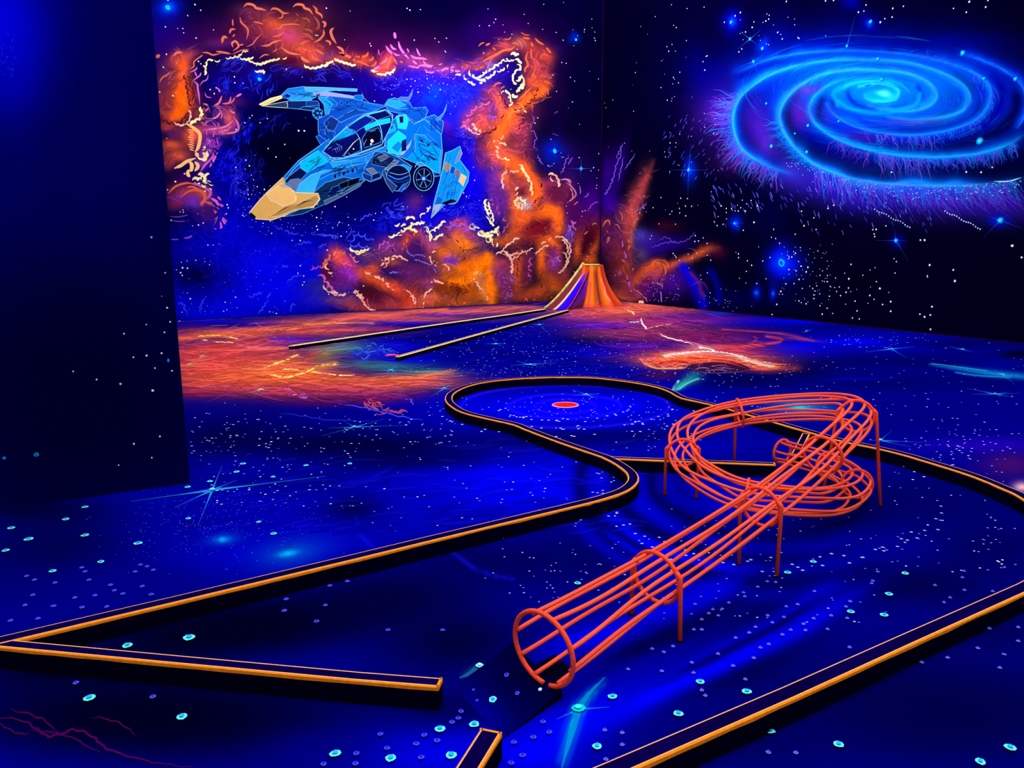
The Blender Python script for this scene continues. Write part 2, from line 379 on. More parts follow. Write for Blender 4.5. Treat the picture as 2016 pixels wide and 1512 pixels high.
b.soft([(1390, 1000), (1450, 1080), (1470, 1180)], 36, (226, 84, 44), .9)
# --- column, lower bank, corner (sheet 3)
b.frame(900, 300, 4.4475)
for a in ((500, 60, 130, 120, (200, 80, 60), .8), (640, 60, 60, 140, (90, 24, 66), .9), (250, 80, 110, 120, (86, 26, 100), .95), (380, 40, 60, 90, (190, 70, 60), .9), (380, 330, 100, 170, (84, 30, 140), .95), (330, 450, 70, 110, (110, 40, 150), .8),
          (560, 300, 90, 120, (196, 76, 50), .9), (570, 270, 70, 60, (150, 56, 80), .8), (530, 330, 50, 40, (80, 20, 50), .8), (560, 440, 66, 50, (150, 130, 170), .95), (640, 420, 40, 60, (236, 92, 26), .9),
          (760, 330, 60, 130, (200, 72, 90), .9), (850, 380, 110, 110, (96, 22, 60), .95), (840, 250, 60, 60, (150, 46, 90), .8), (950, 330, 90, 110, (110, 36, 76), .8), (1000, 440, 90, 90, (90, 20, 76), .7),
          (700, 560, 200, 70, (226, 96, 22), .95), (560, 560, 110, 60, (190, 72, 40), .9), (690, 680, 130, 90, (98, 16, 30), .97), (640, 740, 100, 60, (120, 30, 44), .8), (880, 620, 50, 130, (232, 100, 18), .95), (830, 640, 40, 80, (190, 70, 70), .7),
          (540, 660, 90, 110, (190, 74, 30), .9), (430, 760, 130, 60, (190, 84, 24), .9), (1000, 620, 60, 70, (120, 40, 130), .8), (1100, 560, 160, 110, (74, 4, 90), .8), (1040, 480, 110, 80, (70, 6, 90), .6), (1210, 440, 60, 160, (60, 0, 120), .7),
          (820, 800, 110, 60, (236, 100, 18), .95), (900, 880, 40, 90, (200, 80, 30), .8), (840, 950, 80, 90, (120, 40, 120), .95), (800, 1080, 60, 90, (90, 22, 50), .9), (730, 950, 50, 160, (240, 104, 18), .95), (600, 1000, 70, 160, (86, 26, 60), .95),
          (530, 1050, 60, 200, (214, 92, 28), .9), (400, 960, 90, 70, (160, 54, 90), .9), (430, 1150, 60, 150, (110, 40, 90), .9), (310, 1180, 50, 140, (214, 100, 14), .9), (200, 1090, 80, 80, (150, 86, 56), .9), (120, 980, 160, 80, (236, 112, 14), .9),
          (100, 1200, 130, 80, (140, 62, 20), .9), (220, 1250, 120, 60, (190, 92, 18), .8), (680, 1220, 130, 80, (176, 74, 26), .9), (860, 1150, 110, 100, (200, 92, 20), .9), (560, 1260, 160, 50, (160, 60, 34), .8), (960, 1080, 80, 130, (150, 54, 60), .8),
          (1070, 830, 46, 130, (246, 112, 16), .95), (1100, 700, 60, 90, (176, 60, 50), .8), (1180, 740, 60, 130, (64, 4, 30), .9), (1130, 900, 60, 60, (70, 8, 40), .8), (1210, 790, 40, 170, (216, 90, 24), .85), (1170, 930, 60, 50, (220, 96, 20), .8), (990, 800, 50, 90, (70, 12, 60), .8)): b.blob(*a)
b.soft([(600, 110), (690, 230), (690, 330), (640, 420)], [60, 66, 66, 56], (238, 96, 26), .97)
b.soft([(470, 80), (600, 130)], 60, (238, 96, 26), .9)
b.soft([(440, 220), (440, 320), (470, 420), (560, 560)], [50, 60, 60, 60], (232, 96, 26), .95)
b.soft([(760, 520), (860, 560), (890, 660)], 60, (236, 104, 16), .95)
# --- lower bank (sheet 4)
b.frame(600, 380, 5.04)
for a in ((330, 640, 110, 90, (236, 88, 40), .97), (420, 700, 110, 80, (196, 60, 90), .9), (460, 790, 110, 80, (140, 40, 200), .97), (330, 850, 130, 110, (92, 24, 120), .97), (210, 760, 60, 110, (84, 16, 60), .95), (400, 910, 130, 60, (90, 36, 150), .9),
          (700, 840, 140, 60, (240, 104, 14), .97), (600, 760, 110, 60, (226, 92, 30), .9), (820, 900, 130, 60, (236, 94, 26), .95), (960, 940, 150, 70, (232, 78, 40), .95), (700, 720, 70, 80, (214, 80, 30), .9),
          (640, 960, 130, 110, (66, 12, 34), .95), (780, 1040, 140, 70, (96, 24, 50), .95), (620, 1080, 140, 60, (120, 40, 60), .8), (940, 1080, 130, 60, (168, 60, 60), .9), (1090, 1040, 90, 110, (222, 66, 40), .95),
          (800, 560, 160, 90, (110, 44, 120), .95), (880, 470, 120, 70, (120, 44, 120), .9), (620, 610, 100, 60, (90, 50, 90), .8), (900, 650, 110, 60, (140, 70, 40), .8),
          (1090, 520, 110, 110, (66, 20, 100), .98), (1000, 440, 70, 110, (210, 70, 44), .9), (1130, 400, 80, 60, (170, 64, 60), .9), (1200, 500, 60, 130, (160, 60, 100), .9), (930, 730, 130, 50, (60, 16, 96), .97), (880, 680, 110, 30, (176, 92, 44), .8),
          (1130, 740, 180, 100, (84, 30, 100), .95), (1150, 860, 160, 60, (110, 40, 80), .9), (1280, 480, 70, 60, (150, 70, 150), .9), (1390, 590, 130, 110, (236, 110, 18), .97), (1440, 650, 80, 50, (98, 44, 190), .97), (1380, 740, 90, 50, (160, 80, 60), .9),
          (1500, 400, 150, 100, (190, 84, 60), .97), (1430, 370, 60, 60, (84, 30, 120), .9), (1600, 500, 160, 90, (238, 122, 12), .97), (1540, 270, 90, 50, (176, 54, 120), .95), (1680, 400, 80, 50, (140, 56, 110), .9), (1560, 330, 90, 50, (150, 60, 140), .8),
          (1500, 860, 200, 80, (242, 124, 6), .97), (1650, 720, 180, 90, (238, 116, 12), .95), (1800, 660, 120, 60, (228, 104, 16), .9), (1420, 960, 200, 90, (116, 48, 14), .97), (1620, 1000, 130, 90, (170, 84, 14), .9), (1300, 1050, 130, 60, (150, 70, 50), .9),
          (1290, 880, 60, 50, (140, 56, 100), .8), (1240, 920, 60, 70, (130, 56, 150), .7), (1230, 1060, 90, 50, (200, 110, 84), .7), (1780, 960, 60, 130, (180, 110, 40), .9), (1850, 900, 60, 200, (232, 114, 10), .9), (1950, 800, 60, 90, (130, 46, 100), .9),
          (1760, 860, 50, 70, (150, 96, 70), .8), (150, 940, 200, 90, (40, 40, 110), .85), (250, 1080, 220, 60, (84, 50, 110), .9), (440, 1080, 130, 70, (110, 56, 90), .9), (520, 1140, 200, 50, (136, 46, 60), .9), (800, 1130, 260, 40, (150, 50, 60), .85), (1150, 1110, 160, 40, (196, 76, 56), .85), (1500, 1100, 240, 50, (176, 84, 26), .85), (60, 1100, 100, 70, (20, 10, 190), .7),
          (1060, 130, 110, 130, (70, 20, 130), .8), (1100, 60, 90, 80, (90, 34, 110), .6)): b.blob(*a)
b.soft([(1830, 640), (1700, 760), (1560, 860), (1440, 880)], [50, 60, 50, 30], (250, 132, 2), .9)
b.soft([(1860, 700), (1850, 900), (1850, 1100)], 30, (240, 120, 6), .85)
b.frame(300, 300, 4.4475)
for a in ((220, 60, 130, 70, (190, 76, 48), .95), (150, 130, 60, 60, (130, 40, 60), .8), (290, 370, 150, 80, (140, 48, 60), .95), (260, 440, 120, 70, (90, 24, 120), .95), (430, 380, 60, 80, (176, 66, 66), .9), (200, 480, 70, 40, (100, 24, 60), .8), (360, 450, 60, 50, (90, 40, 190), .8), (480, 520, 90, 110, (80, 20, 90), .7), (460, 60, 60, 110, (120, 40, 130), .85), (300, 250, 130, 60, (50, 0, 80), .8)): b.blob(*a)
b.frame(600, 380, 5.04)
for a in ((1090, 525, 100, 105, (62, 18, 96), .95, 0, 2), (935, 735, 130, 44, (58, 14, 92), .95, 16, 2), (640, 970, 150, 90, (64, 12, 36), .9, 30, 1.6), (1440, 650, 74, 44, (98, 44, 190), .95, 0, 2), (450, 790, 100, 70, (140, 40, 196), .9, 20, 1.6), (330, 850, 110, 90, (88, 22, 120), .9, 0, 1.6), (205, 770, 50, 100, (80, 14, 56), .9, -20, 1.6), (1400, 960, 170, 70, (110, 44, 14), .9, 0, 1.6), (1130, 760, 170, 80, (84, 28, 100), .85, 0, 1.6)): b.blob(*a)
b.frame(900, 300, 4.4475)
for a in ((690, 690, 115, 80, (96, 14, 30), .95, -25, 1.8), (850, 960, 66, 90, (116, 38, 120), .95, 20, 1.8), (600, 1010, 50, 150, (84, 24, 60), .92, 6, 1.8), (850, 370, 90, 90, (92, 20, 60), .92, 0, 1.6), (560, 445, 60, 48, (150, 130, 172), .9, 15, 2), (535, 335, 44, 36, (84, 20, 46), .9, 0, 2), (1180, 720, 46, 120, (60, 4, 30), .92, 12, 1.6), (430, 1160, 50, 140, (108, 38, 92), .9, 6, 1.6), (380, 340, 80, 150, (82, 28, 140), .9, -8, 1.5)): b.blob(*a)
b.frame()
for x, y, rx, ry, c, aa in ((330, 14, 30, 22, (0, 20, 200), .9), (330, 16, 12, 10, (0, 90, 240), .9), (511, 156, 14, 12, (0, 30, 210), .9), (1092, 296, 22, 20, (0, 20, 190), .9), (1134, 78, 12, 10, (0, 20, 160), .9), (1205, 130, 14, 12, (0, 10, 130), .8)):
    b.blob(x, y, rx, ry, c, aa)
b.C *= (1 + 0.10*b.n2)[..., None]
b.C[..., 0] = np.where(b.C[..., 0] > 60, b.C[..., 0]*1.10, b.C[..., 0])

b.frame()
red = lambda c: c[0] > 80
b.texture(310, 20, 520, 460, 500, 28, 5, red, a=.5, bend=.28); b.texture(480, 20, 1090, 160, 420, 28, 5, red, a=.5, bend=.28); b.texture(880, 120, 1100, 330, 450, 28, 5, red, a=.5, bend=.28); b.texture(600, 420, 960, 615, 800, 28, 5, red, a=.30, bend=.22); b.texture(930, 320, 1185, 600, 900, 28, 5, red, a=.30, bend=.22)
b.texture(340, 120, 1000, 480, 600, 34, 4, lambda c: c[2] > 100 and c[0] < 60, a=.4, k=(.5, 1.45), bend=.2); b.texture(350, 400, 700, 620, 200, 70, 10, lambda c: c[2] > 90 and c[0] < 60, a=.22, k=(.75, 1.2), bend=.12)
# --- brush work, sheet 1
b.frame(300, 0, 5.04)
def many(col, items, a=1.0):
    for pts, w in items: b.stroke(pts, w, np.clip(np.array(col)*(1+.08*RNG.uniform(-1, 1)), 0, 255), a)
def puf(col, items): b.puffs(items, col)
many(SAL, [([(905, 70), (940, 40), (1000, 50), (1030, 80), (1080, 90), (1130, 105)], 28), ([(1170, 105), (1200, 85), (1250, 95), (1300, 130), (1355, 130)], 26), ([(1290, 130), (1290, 170), (1250, 185)], 14),
 ([(1395, 70), (1430, 45), (1490, 50), (1510, 80), (1560, 100), (1590, 145)], 28), ([(1590, 55), (1625, 90), (1630, 120), (1675, 150), (1685, 185)], 24), ([(1685, 210), (1715, 235), (1700, 275)], 28),
 ([(1695, 290), (1700, 340), (1660, 390), (1600, 425)], 24), ([(1800, 275), (1770, 310), (1785, 370), (1825, 435)], 32), ([(1715, 400), (1760, 420), (1760, 450)], 24), ([(1830, 460), (1880, 490), (1900, 530)], 28), ([(1850, 520), (1920, 550), (2016, 600)], 32),
 ([(870, 170), (880, 220), (930, 270), (950, 310), (935, 390)], 22), ([(795, 190), (800, 260)], 16), ([(825, 290), (780, 295), (765, 335)], 26), ([(820, 340), (795, 365)], 18), ([(745, 375), (705, 370), (690, 430)], 34), ([(800, 470), (790, 430), (825, 410), (855, 460), (800, 505)], 24), ([(860, 450), (905, 440)], 18),
 ([(1080, 455), (1150, 450), (1200, 420), (1290, 395)], 22), ([(1060, 580), (1110, 545), (1160, 545)], 14), ([(1195, 520), (1240, 485)], 14), ([(1280, 470), (1330, 510), (1380, 530), (1480, 545)], 26), ([(1195, 290), (1270, 280), (1290, 250), (1400, 240), (1465, 250)], 16), ([(1000, 215), (1050, 225), (1100, 240)], 14), ([(1190, 365), (1250, 355), (1310, 320)], 14), ([(930, 465), (990, 440), (1030, 390), (1080, 340)], 12),
 ([(1475, 560), (1500, 590), (1560, 620)], 34), ([(1580, 540), (1600, 580), (1650, 600)], 28), ([(1610, 490), (1650, 510), (1700, 540)], 26), ([(490, 520), (550, 525), (600, 545), (680, 530)], 20), ([(630, 510), (700, 520), (780, 535)], 24), ([(790, 540), (880, 500), (960, 490)], 12),
 ([(210, 560), (240, 525), (300, 520)], 28), ([(235, 640), (250, 600)], 24), ([(36, 570), (75, 545)], 40), ([(70, 820), (100, 770), (150, 740), (180, 710)], 18), ([(370, 690), (410, 660), (415, 610), (480, 560), (500, 545)], 16)])
many((168, 74, 58), [([(1600, 160), (1640, 210), (1650, 260), (1625, 300)], 26), ([(1480, 180), (1540, 190), (1560, 230)], 18), ([(1420, 130), (1450, 160)], 12), ([(1380, 430), (1450, 440), (1520, 480)], 20), ([(1480, 330), (1550, 350), (1600, 400)], 24), ([(160, 800), (190, 730), (240, 690)], 22), ([(1500, 290), (1560, 300), (1590, 330)], 18)], .8)
puf(CR, [([(515, 745), (515, 690), (500, 640), (540, 610)], 24), ([(540, 615), (600, 605)], 22), ([(615, 595), (670, 590)], 18), ([(725, 570), (780, 560), (830, 545), (885, 530)], 20), ([(890, 530), (950, 515)], 14), ([(870, 570), (930, 575), (1000, 560)], 24), ([(960, 575), (1000, 610), (1060, 620), (1130, 600), (1190, 585), (1260, 575)], 24),
 ([(1030, 655), (1090, 650), (1140, 625)], 26), ([(1015, 700), (1100, 690)], 26), ([(1075, 715), (1105, 740), (1120, 710)], 18), ([(1290, 580), (1330, 565)], 16), ([(1510, 640), (1560, 660), (1640, 655), (1720, 620), (1790, 600)], 26), ([(1690, 650), (1750, 630)], 12), ([(1810, 575), (1880, 600), (2016, 640)], 26), ([(480, 1060), (510, 1130), (480, 1190), (380, 1240)], 34)])
many((204, 92, 206), [([(370, 720), (430, 690), (440, 665)], 18), ([(420, 710), (440, 760)], 16), ([(480, 720), (470, 750), (400, 800)], 18), ([(410, 800), (445, 840), (450, 880), (460, 940), (470, 1040)], 20), ([(470, 850), (500, 810), (540, 790), (555, 740)], 14), ([(520, 920), (540, 960), (590, 970)], 12), ([(640, 870), (665, 900), (655, 930)], 18)])
b.scallop([(325, 740), (350, 800), (372, 870), (365, 960), (410, 1040)], 60, 16, MAR, side=-1); b.scallop([(340, 760), (362, 850), (390, 930), (420, 1020)], 50, 14, MAR, side=1)
b.wisps(390, 930, 50, 120, 14, 60, 12, [MAR, (150, 60, 60)], ang=80)
b.scallop([(100, 1145), (150, 1190), (230, 1210), (290, 1175), (345, 1110)], 55, 18, MAR, side=-1)
puf(PC_, [([(220, 1215), (300, 1230), (350, 1195), (372, 1140), (350, 1095)], 22)])
many((255, 178, 104), [([(330, 1225), (420, 1280), (472, 1340), (455, 1460), (420, 1512)], 40), ([(340, 1225), (400, 1260), (450, 1290)], 24)])
for i in range(9): b.stroke([(350+10*i % 30, 1290+24*i), (380, 1290+24*i), (415, 1305+24*i)], 17, (255, 150, 90))
many((214, 104, 150), [([(610, 1050), (660, 1020), (690, 950)], 24), ([(690, 1030), (760, 1020), (780, 960)], 20), ([(770, 1030), (800, 1000), (820, 960)], 16), ([(830, 960), (885, 930)], 22), ([(500, 1030), (540, 1040), (560, 1080)], 18), ([(520, 1110), (560, 1070)], 16), ([(590, 1180), (640, 1160), (680, 1110)], 20), ([(760, 1080), (800, 1120), (820, 1110)], 20), ([(800, 1160), (845, 1220), (850, 1290), (780, 1320), (640, 1330)], 22), ([(510, 1290), (640, 1275), (740, 1250), (800, 1195)], 22), ([(500, 1240), (560, 1200), (600, 1190)], 16), ([(650, 1310), (720, 1300), (790, 1250)], 18), ([(660, 1080), (690, 1130), (680, 1180)], 16)])
b.wisps(620, 1180, 170, 150, 40, 70, 15, [(190, 80, 150), (150, 60, 170), (220, 110, 140)], swirl=(480, 1330), a=.8)
puf(CR, [([(480, 1480), (520, 1440), (545, 1380)], 30), ([(500, 1512), (560, 1470), (590, 1430)], 30)])
b.wisps(600, 1440, 90, 80, 24, 70, 18, [(190, 80, 190), (150, 50, 170)], ang=110)
b.wisps(800, 640, 150, 60, 26, 110, 9, [(20, 40, 255), (50, 80, 255)], ang=-25, a=.8); b.wisps(720, 820, 50, 90, 14, 110, 9, [(30, 50, 255)], ang=110, a=.8)
b.wisps(1050, 850, 180, 110, 30, 90, 12, [(10, 10, 220), (50, 60, 255)], ang=115, a=.8); b.wisps(1330, 700, 140, 60, 20, 100, 12, [(20, 10, 235), (40, 50, 255)], ang=-15, a=.75)
b.wisps(1750, 740, 220, 70, 26, 100, 12, [(30, 30, 235), (60, 60, 255)], ang=10, a=.7); b.wisps(900, 1300, 90, 160, 34, 90, 14, [(0, 0, 235), (40, 40, 255)], ang=110, a=.8); b.wisps(1160, 1250, 190, 120, 16, 110, 10, [(0, 0, 200), (40, 40, 240)], ang=120, a=.7)
# sheet 2
b.frame(700, 0, 5.04)
many((238, 88, 44), [([(0, 560), (60, 565), (110, 550), (125, 515)], 26), ([(130, 600), (165, 590), (175, 560)], 22), ([(150, 660), (190, 640), (205, 605)], 22), ([(0, 610), (60, 620), (140, 660)], 26), ([(310, 690), (330, 620), (360, 550)], 30), ([(380, 690), (400, 640), (370, 560)], 30), ([(440, 600), (465, 625)], 22), ([(240, 640), (300, 600)], 20)])
many((228, 96, 190), [([(385, 320), (395, 385)], 30), ([(425, 410), (440, 470), (480, 530), (530, 585)], 26), ([(300, 455), (330, 500), (380, 540), (440, 550)], 30), ([(345, 440), (370, 480), (405, 490)], 24), ([(510, 480), (530, 520)], 16), ([(605, 480), (625, 530), (645, 555)], 20), ([(545, 545), (590, 575), (660, 580), (710, 590)], 26), ([(565, 600), (610, 640)], 22), ([(670, 600), (700, 650), (750, 670)], 26), ([(620, 650), (700, 650), (790, 660), (860, 630)], 26), ([(520, 650), (600, 670), (640, 660)], 20), ([(680, 690), (740, 720), (790, 710)], 22), ([(780, 700), (840, 705), (900, 680), (960, 700), (1030, 705), (1060, 660)], 24), ([(900, 680), (980, 665)], 16), ([(260, 630), (300, 600), (310, 570)], 18), ([(170, 700), (240, 655)], 26), ([(225, 490), (235, 550)], 10)])
many((206, 78, 44), [([(1060, 660), (1130, 640), (1190, 690), (1260, 660), (1310, 620)], 22), ([(1240, 620), (1320, 580), (1400, 540), (1470, 500), (1540, 490), (1580, 460)], 28), ([(1360, 470), (1390, 500)], 16), ([(1220, 460), (1250, 430), (1280, 425)], 14), ([(1290, 450), (1335, 430)], 22), ([(1470, 385), (1520, 390), (1545, 365)], 14), ([(1550, 430), (1590, 430), (1620, 450)], 16), ([(1640, 320), (1680, 345), (1730, 350)], 10), ([(1660, 375), (1730, 385)], 22), ([(1780, 380), (1820, 420), (1870, 445)], 24), ([(1740, 420), (1760, 465)], 22), ([(1890, 470), (1940, 530)], 20),
 ([(1710, 510), (1690, 580), (1710, 640), (1680, 690), (1690, 750)], 24), ([(1740, 480), (1745, 560), (1770, 600)], 20), ([(1720, 650), (1770, 680), (1760, 740), (1810, 790)], 24), ([(1830, 590), (1860, 540), (1930, 560)], 16), ([(1870, 680), (1890, 740), (1880, 810), (1940, 830)], 24), ([(1840, 890), (1920, 880)], 14), ([(1930, 870), (1905, 900), (1915, 945)], 16), ([(1755, 1000), (1750, 1040), (1765, 1065)], 18)])
puf(CR, [([(1130, 700), (1170, 740), (1230, 765), (1255, 720), (1310, 690), (1360, 660), (1380, 650)], 24), ([(1080, 740), (1130, 790), (1190, 835)], 24), ([(1150, 770), (1190, 795)], 18), ([(1200, 800), (1240, 835), (1300, 800), (1330, 770)], 34), ([(1290, 760), (1340, 740), (1380, 700)], 20), ([(1370, 660), (1420, 660), (1470, 610), (1510, 590)], 22), ([(1400, 700), (1460, 680), (1510, 640)], 20), ([(1460, 590), (1540, 590), (1570, 590)], 16), ([(1540, 545), (1580, 560), (1620, 545)], 34), ([(1580, 595), (1640, 635)], 28), ([(1600, 640), (1630, 700)], 22), ([(1630, 700), (1580, 740), (1570, 800), (1600, 830)], 24), ([(1590, 800), (1620, 760), (1650, 740)], 30), ([(1640, 770), (1660, 830), (1640, 880)], 24), ([(1670, 830), (1650, 890), (1600, 920)], 26), ([(990, 750), (1050, 750)], 26), ([(1445, 930), (1500, 920), (1540, 990), (1520, 1050)], 20), ([(1470, 905), (1500, 930)], 22), ([(1510, 960), (1570, 930), (1610, 950)], 34), ([(1540, 1020), (1580, 970)], 18), ([(150, 705), (220, 745), (300, 755), (360, 740), (395, 690)], 28)])
many((232, 88, 56), [([(1360, 870), (1400, 830), (1450, 825)], 20), ([(1440, 880), (1480, 855)], 14), ([(1380, 900), (1430, 950), (1440, 1010)], 20), ([(1310, 930), (1340, 890), (1400, 890)], 20), ([(1610, 1000), (1680, 930), (1740, 870)], 20)])
b.scallop([(1320, 990), (1300, 930), (1360, 870), (1430, 900)], 60, 16, (140, 50, 60), side=-1); b.scallop([(1400, 960), (1460, 1010), (1490, 1080)], 50, 16, MAR, side=1)
b.scallop([(1040, 1270), (1070, 1170), (1150, 1080), (1240, 1020), (1330, 990)], 75, 18, (196, 80, 140), side=-1); b.scallop([(1060, 1250), (1110, 1160), (1190, 1090), (1280, 1050)], 70, 16, (170, 60, 130), side=-1); b.scallop([(1100, 1250), (1150, 1180), (1230, 1130)], 60, 14, (220, 90, 120), side=-1)
b.scallop([(1040, 1270), (1100, 1290), (1140, 1300)], 50, 18, (210, 110, 170), side=1)
puf(PC_, [([(1140, 1230), (1170, 1280), (1220, 1310), (1280, 1310)], 26), ([(1120, 1270), (1180, 1300), (1240, 1320)], 18), ([(1590, 1110), (1640, 1090), (1690, 1120)], 18), ([(1580, 1120), (1630, 1105)], 16), ([(1400, 1390), (1440, 1370), (1460, 1340)], 22), ([(1370, 1440), (1390, 1400)], 24), ([(1420, 1420), (1470, 1390), (1500, 1440)], 24), ([(1400, 1480), (1420, 1512)], 22), ([(1380, 1450), (1400, 1500)], 24)])
b.scallop([(1800, 870), (1770, 930), (1710, 1010), (1640, 1060), (1570, 1080)], 50, 14, MAR, side=1); b.scallop([(1580, 1110), (1640, 1110), (1680, 1150), (1680, 1220), (1620, 1290)], 55, 12, MAR, side=-1); b.scallop([(1460, 1130), (1400, 1210), (1350, 1280), (1260, 1320), (1200, 1390)], 55, 16, MAR, side=1)
b.scallop([(1310, 1140), (1330, 1190), (1400, 1160)], 40, 14, VIO, side=1); b.scallop([(1640, 1300), (1710, 1290), (1700, 1400), (1660, 1470)], 60, 14, (160, 60, 90), side=-1)
b.wisps(1010, 930, 150, 110, 60, 60, 10, [(40, 60, 235), (60, 70, 255)], swirl=(1300, 700), a=.7); b.wisps(330, 810, 160, 70, 30, 80, 12, [(30, 30, 220), (50, 60, 255)], swirl=(300, 650), a=.75); b.wisps(640, 800, 90, 60, 20, 60, 10, [(50, 40, 220)], ang=10, a=.7); b.wisps(1080, 1320, 120, 50, 24, 70, 12, [(30, 20, 235), (80, 60, 255)], ang=10, a=.8); b.wisps(1140, 1440, 80, 70, 18, 60, 12, [(60, 20, 190), (110, 50, 190)], ang=100, a=.7)
b.squig([(1740, 1130), (1770, 1180), (1735, 1260), (1790, 1350), (1770, 1450), (1810, 1500)], 6, 7, (170, 90, 240), .8); b.squig([(1950, 1320), (2016, 1350)], 4, 6, VIO, .7); b.squig([(1970, 1130), (1990, 1110)], 3, 6, VIO, .7)
# --- sheet 5: lower left of the wall
b.frame(300, 300, 4.4475)
many((255, 190, 120), [([(190, 140), (250, 115), (300, 80), (380, 50)], 34), ([(320, 75), (345, 110), (340, 150), (320, 160)], 38), ([(370, 80), (400, 120), (370, 165)], 36), ([(315, 150), (310, 190), (330, 215)], 34), ([(380, 0), (400, 40)], 36), ([(440, 0), (465, 30), (440, 70)], 34)])
puf(CR, [([(430, 60), (470, 40), (470, 0)], 30), ([(350, 245), (410, 250), (440, 230), (470, 215), (500, 190)], 26), ([(400, 200), (440, 210), (440, 260), (480, 280), (530, 290)], 30), ([(370, 260), (420, 265)], 24), ([(430, 280), (480, 300), (520, 325)], 22), ([(400, 30), (450, 60)], 22)])
many((196, 84, 176), [([(540, 0), (520, 50), (460, 110), (420, 170)], 26), ([(570, 0), (530, 80), (500, 130)], 22), ([(510, 400), (560, 430), (580, 480)], 26), ([(570, 385), (600, 420)], 20), ([(580, 450), (620, 480), (610, 540)], 26), ([(560, 470), (600, 510), (590, 560)], 24), ([(630, 520), (620, 570), (655, 610)], 26), ([(600, 570), (640, 630)], 24), ([(590, 600), (605, 650), (590, 665)], 22), ([(525, 690), (560, 665)], 18), ([(460, 310), (510, 350), (480, 410)], 30), ([(330, 270), (400, 285), (440, 310)], 20)])
many((200, 84, 60), [([(140, 360), (200, 300), (290, 270), (360, 275)], 22), ([(240, 400), (320, 340), (400, 330), (450, 360), (460, 410), (430, 460), (440, 520), (390, 540)], 34), ([(460, 430), (520, 460), (560, 540), (540, 640)], 30), ([(480, 440), (540, 480), (545, 530)], 24), ([(440, 470), (440, 540), (430, 570)], 24), ([(300, 310), (350, 300), (420, 330)], 18)])
many((150, 80, 190), [([(150, 560), (220, 565), (300, 550), (360, 520)], 8), ([(160, 595), (240, 605), (320, 595)], 8), ([(165, 763), (230, 763)], 10), ([(275, 750), (320, 745), (350, 725)], 18), ([(270, 915), (320, 880), (400, 850)], 8)], .8)
b.wisps(680, 120, 120, 160, 60, 110, 14, [(0, 0, 245), (30, 30, 255)], ang=115, a=.8); b.wisps(760, 280, 80, 140, 26, 120, 10, [(10, 10, 240), (60, 60, 255)], ang=105, a=.7); b.wisps(900, 120, 120, 130, 16, 110, 9, [(20, 20, 220)], ang=110, a=.7)
for p in ([(1060, 650), (1150, 680), (1220, 710), (1290, 710)], [(1400, 720), (1500, 720), (1600, 740), (1640, 735)], [(1240, 820), (1330, 790), (1400, 790)], [(1130, 990), (1190, 1000)], [(850, 1280), (910, 1240), (970, 1230)], [(920, 1420), (970, 1360), (1010, 1290)], [(1000, 1280), (1040, 1230)], [(1170, 1140), (1240, 1090), (1310, 1070)], [(1210, 1400), (1215, 1340), (1260, 1335)], [(420, 1410), (430, 1330), (460, 1270)], [(220, 1320), (270, 1330), (310, 1430)], [(1450, 840), (1480, 820), (1530, 800)], [(1690, 770), (1740, 700), (1779, 690)]):
    b.squig(p, 6, 12, (60, 70, 255), .75)
b.wisps(1290, 850, 160, 60, 18, 90, 12, [(20, 20, 200)], ang=0, a=.6); b.wisps(650, 900, 400, 300, 16, 160, 10, [(30, 30, 255)], ang=-30, a=.35)
# --- sheet 3: column and corner
b.frame(900, 300, 4.4475)
puf((255, 206, 150), [([(350, 10), (390, 40), (450, 40), (490, 60)], 20), ([(540, 110), (570, 170), (610, 230), (640, 290), (630, 350), (645, 380)], 26), ([(555, 130), (590, 200), (620, 260)], 18), ([(500, 380), (510, 340), (500, 310), (550, 300)], 20), ([(490, 420), (500, 390), (540, 380), (600, 410), (625, 460)], 22), ([(490, 430), (510, 490), (530, 505)], 26), ([(540, 440), (560, 505)], 18), ([(570, 450), (600, 500), (630, 480)], 18), ([(510, 440), (540, 490)], 16)])
puf(PC_, [([(410, 320), (415, 250), (405, 200), (440, 170), (490, 185), (540, 170)], 18), ([(420, 200), (450, 180)], 14), ([(800, 200), (840, 200), (870, 240), (880, 300)], 22), ([(820, 210), (860, 250)], 14), ([(850, 770), (900, 750), (940, 770), (970, 820), (965, 900), (945, 980), (900, 1040), (880, 1050)], 20), ([(910, 770), (950, 820), (955, 880)], 14), ([(920, 880), (950, 920), (940, 990)], 16), ([(440, 870), (500, 880), (560, 855), (600, 855)], 16), ([(340, 900), (400, 880), (440, 820), (500, 790), (545, 755)], 18), ([(405, 870), (440, 920), (470, 960), (460, 1020), (470, 1060)], 24), ([(610, 900), (640, 860), (665, 845)], 14), ([(450, 930), (500, 900), (540, 890)], 14), ([(690, 900), (750, 850), (800, 820)], 18), ([(740, 810), (800, 780), (860, 760)], 16), ([(915, 740), (925, 680), (920, 640)], 14), ([(930, 1150), (990, 1110), (1020, 1040)], 10), ([(130, 1100), (150, 1050), (210, 1030)], 26), ([(130, 1110), (170, 1160), (180, 1210), (230, 1250), (255, 1300)], 20), ([(1140, 950), (1155, 910)], 12), ([(600, 1150), (595, 1210)], 9)])
puf(CR, [([(270, 410), (260, 470), (290, 540), (300, 600), (330, 640)], 26), ([(310, 640), (340, 640), (360, 620)], 24), ([(320, 690), (350, 660)], 28), ([(190, 690), (240, 730), (300, 720), (350, 690)], 30), ([(230, 740), (270, 780), (280, 750), (300, 790), (320, 750), (340, 830)], 22), ([(110, 640), (160, 670), (190, 690)], 20), ([(330, 700), (350, 770)], 20)])
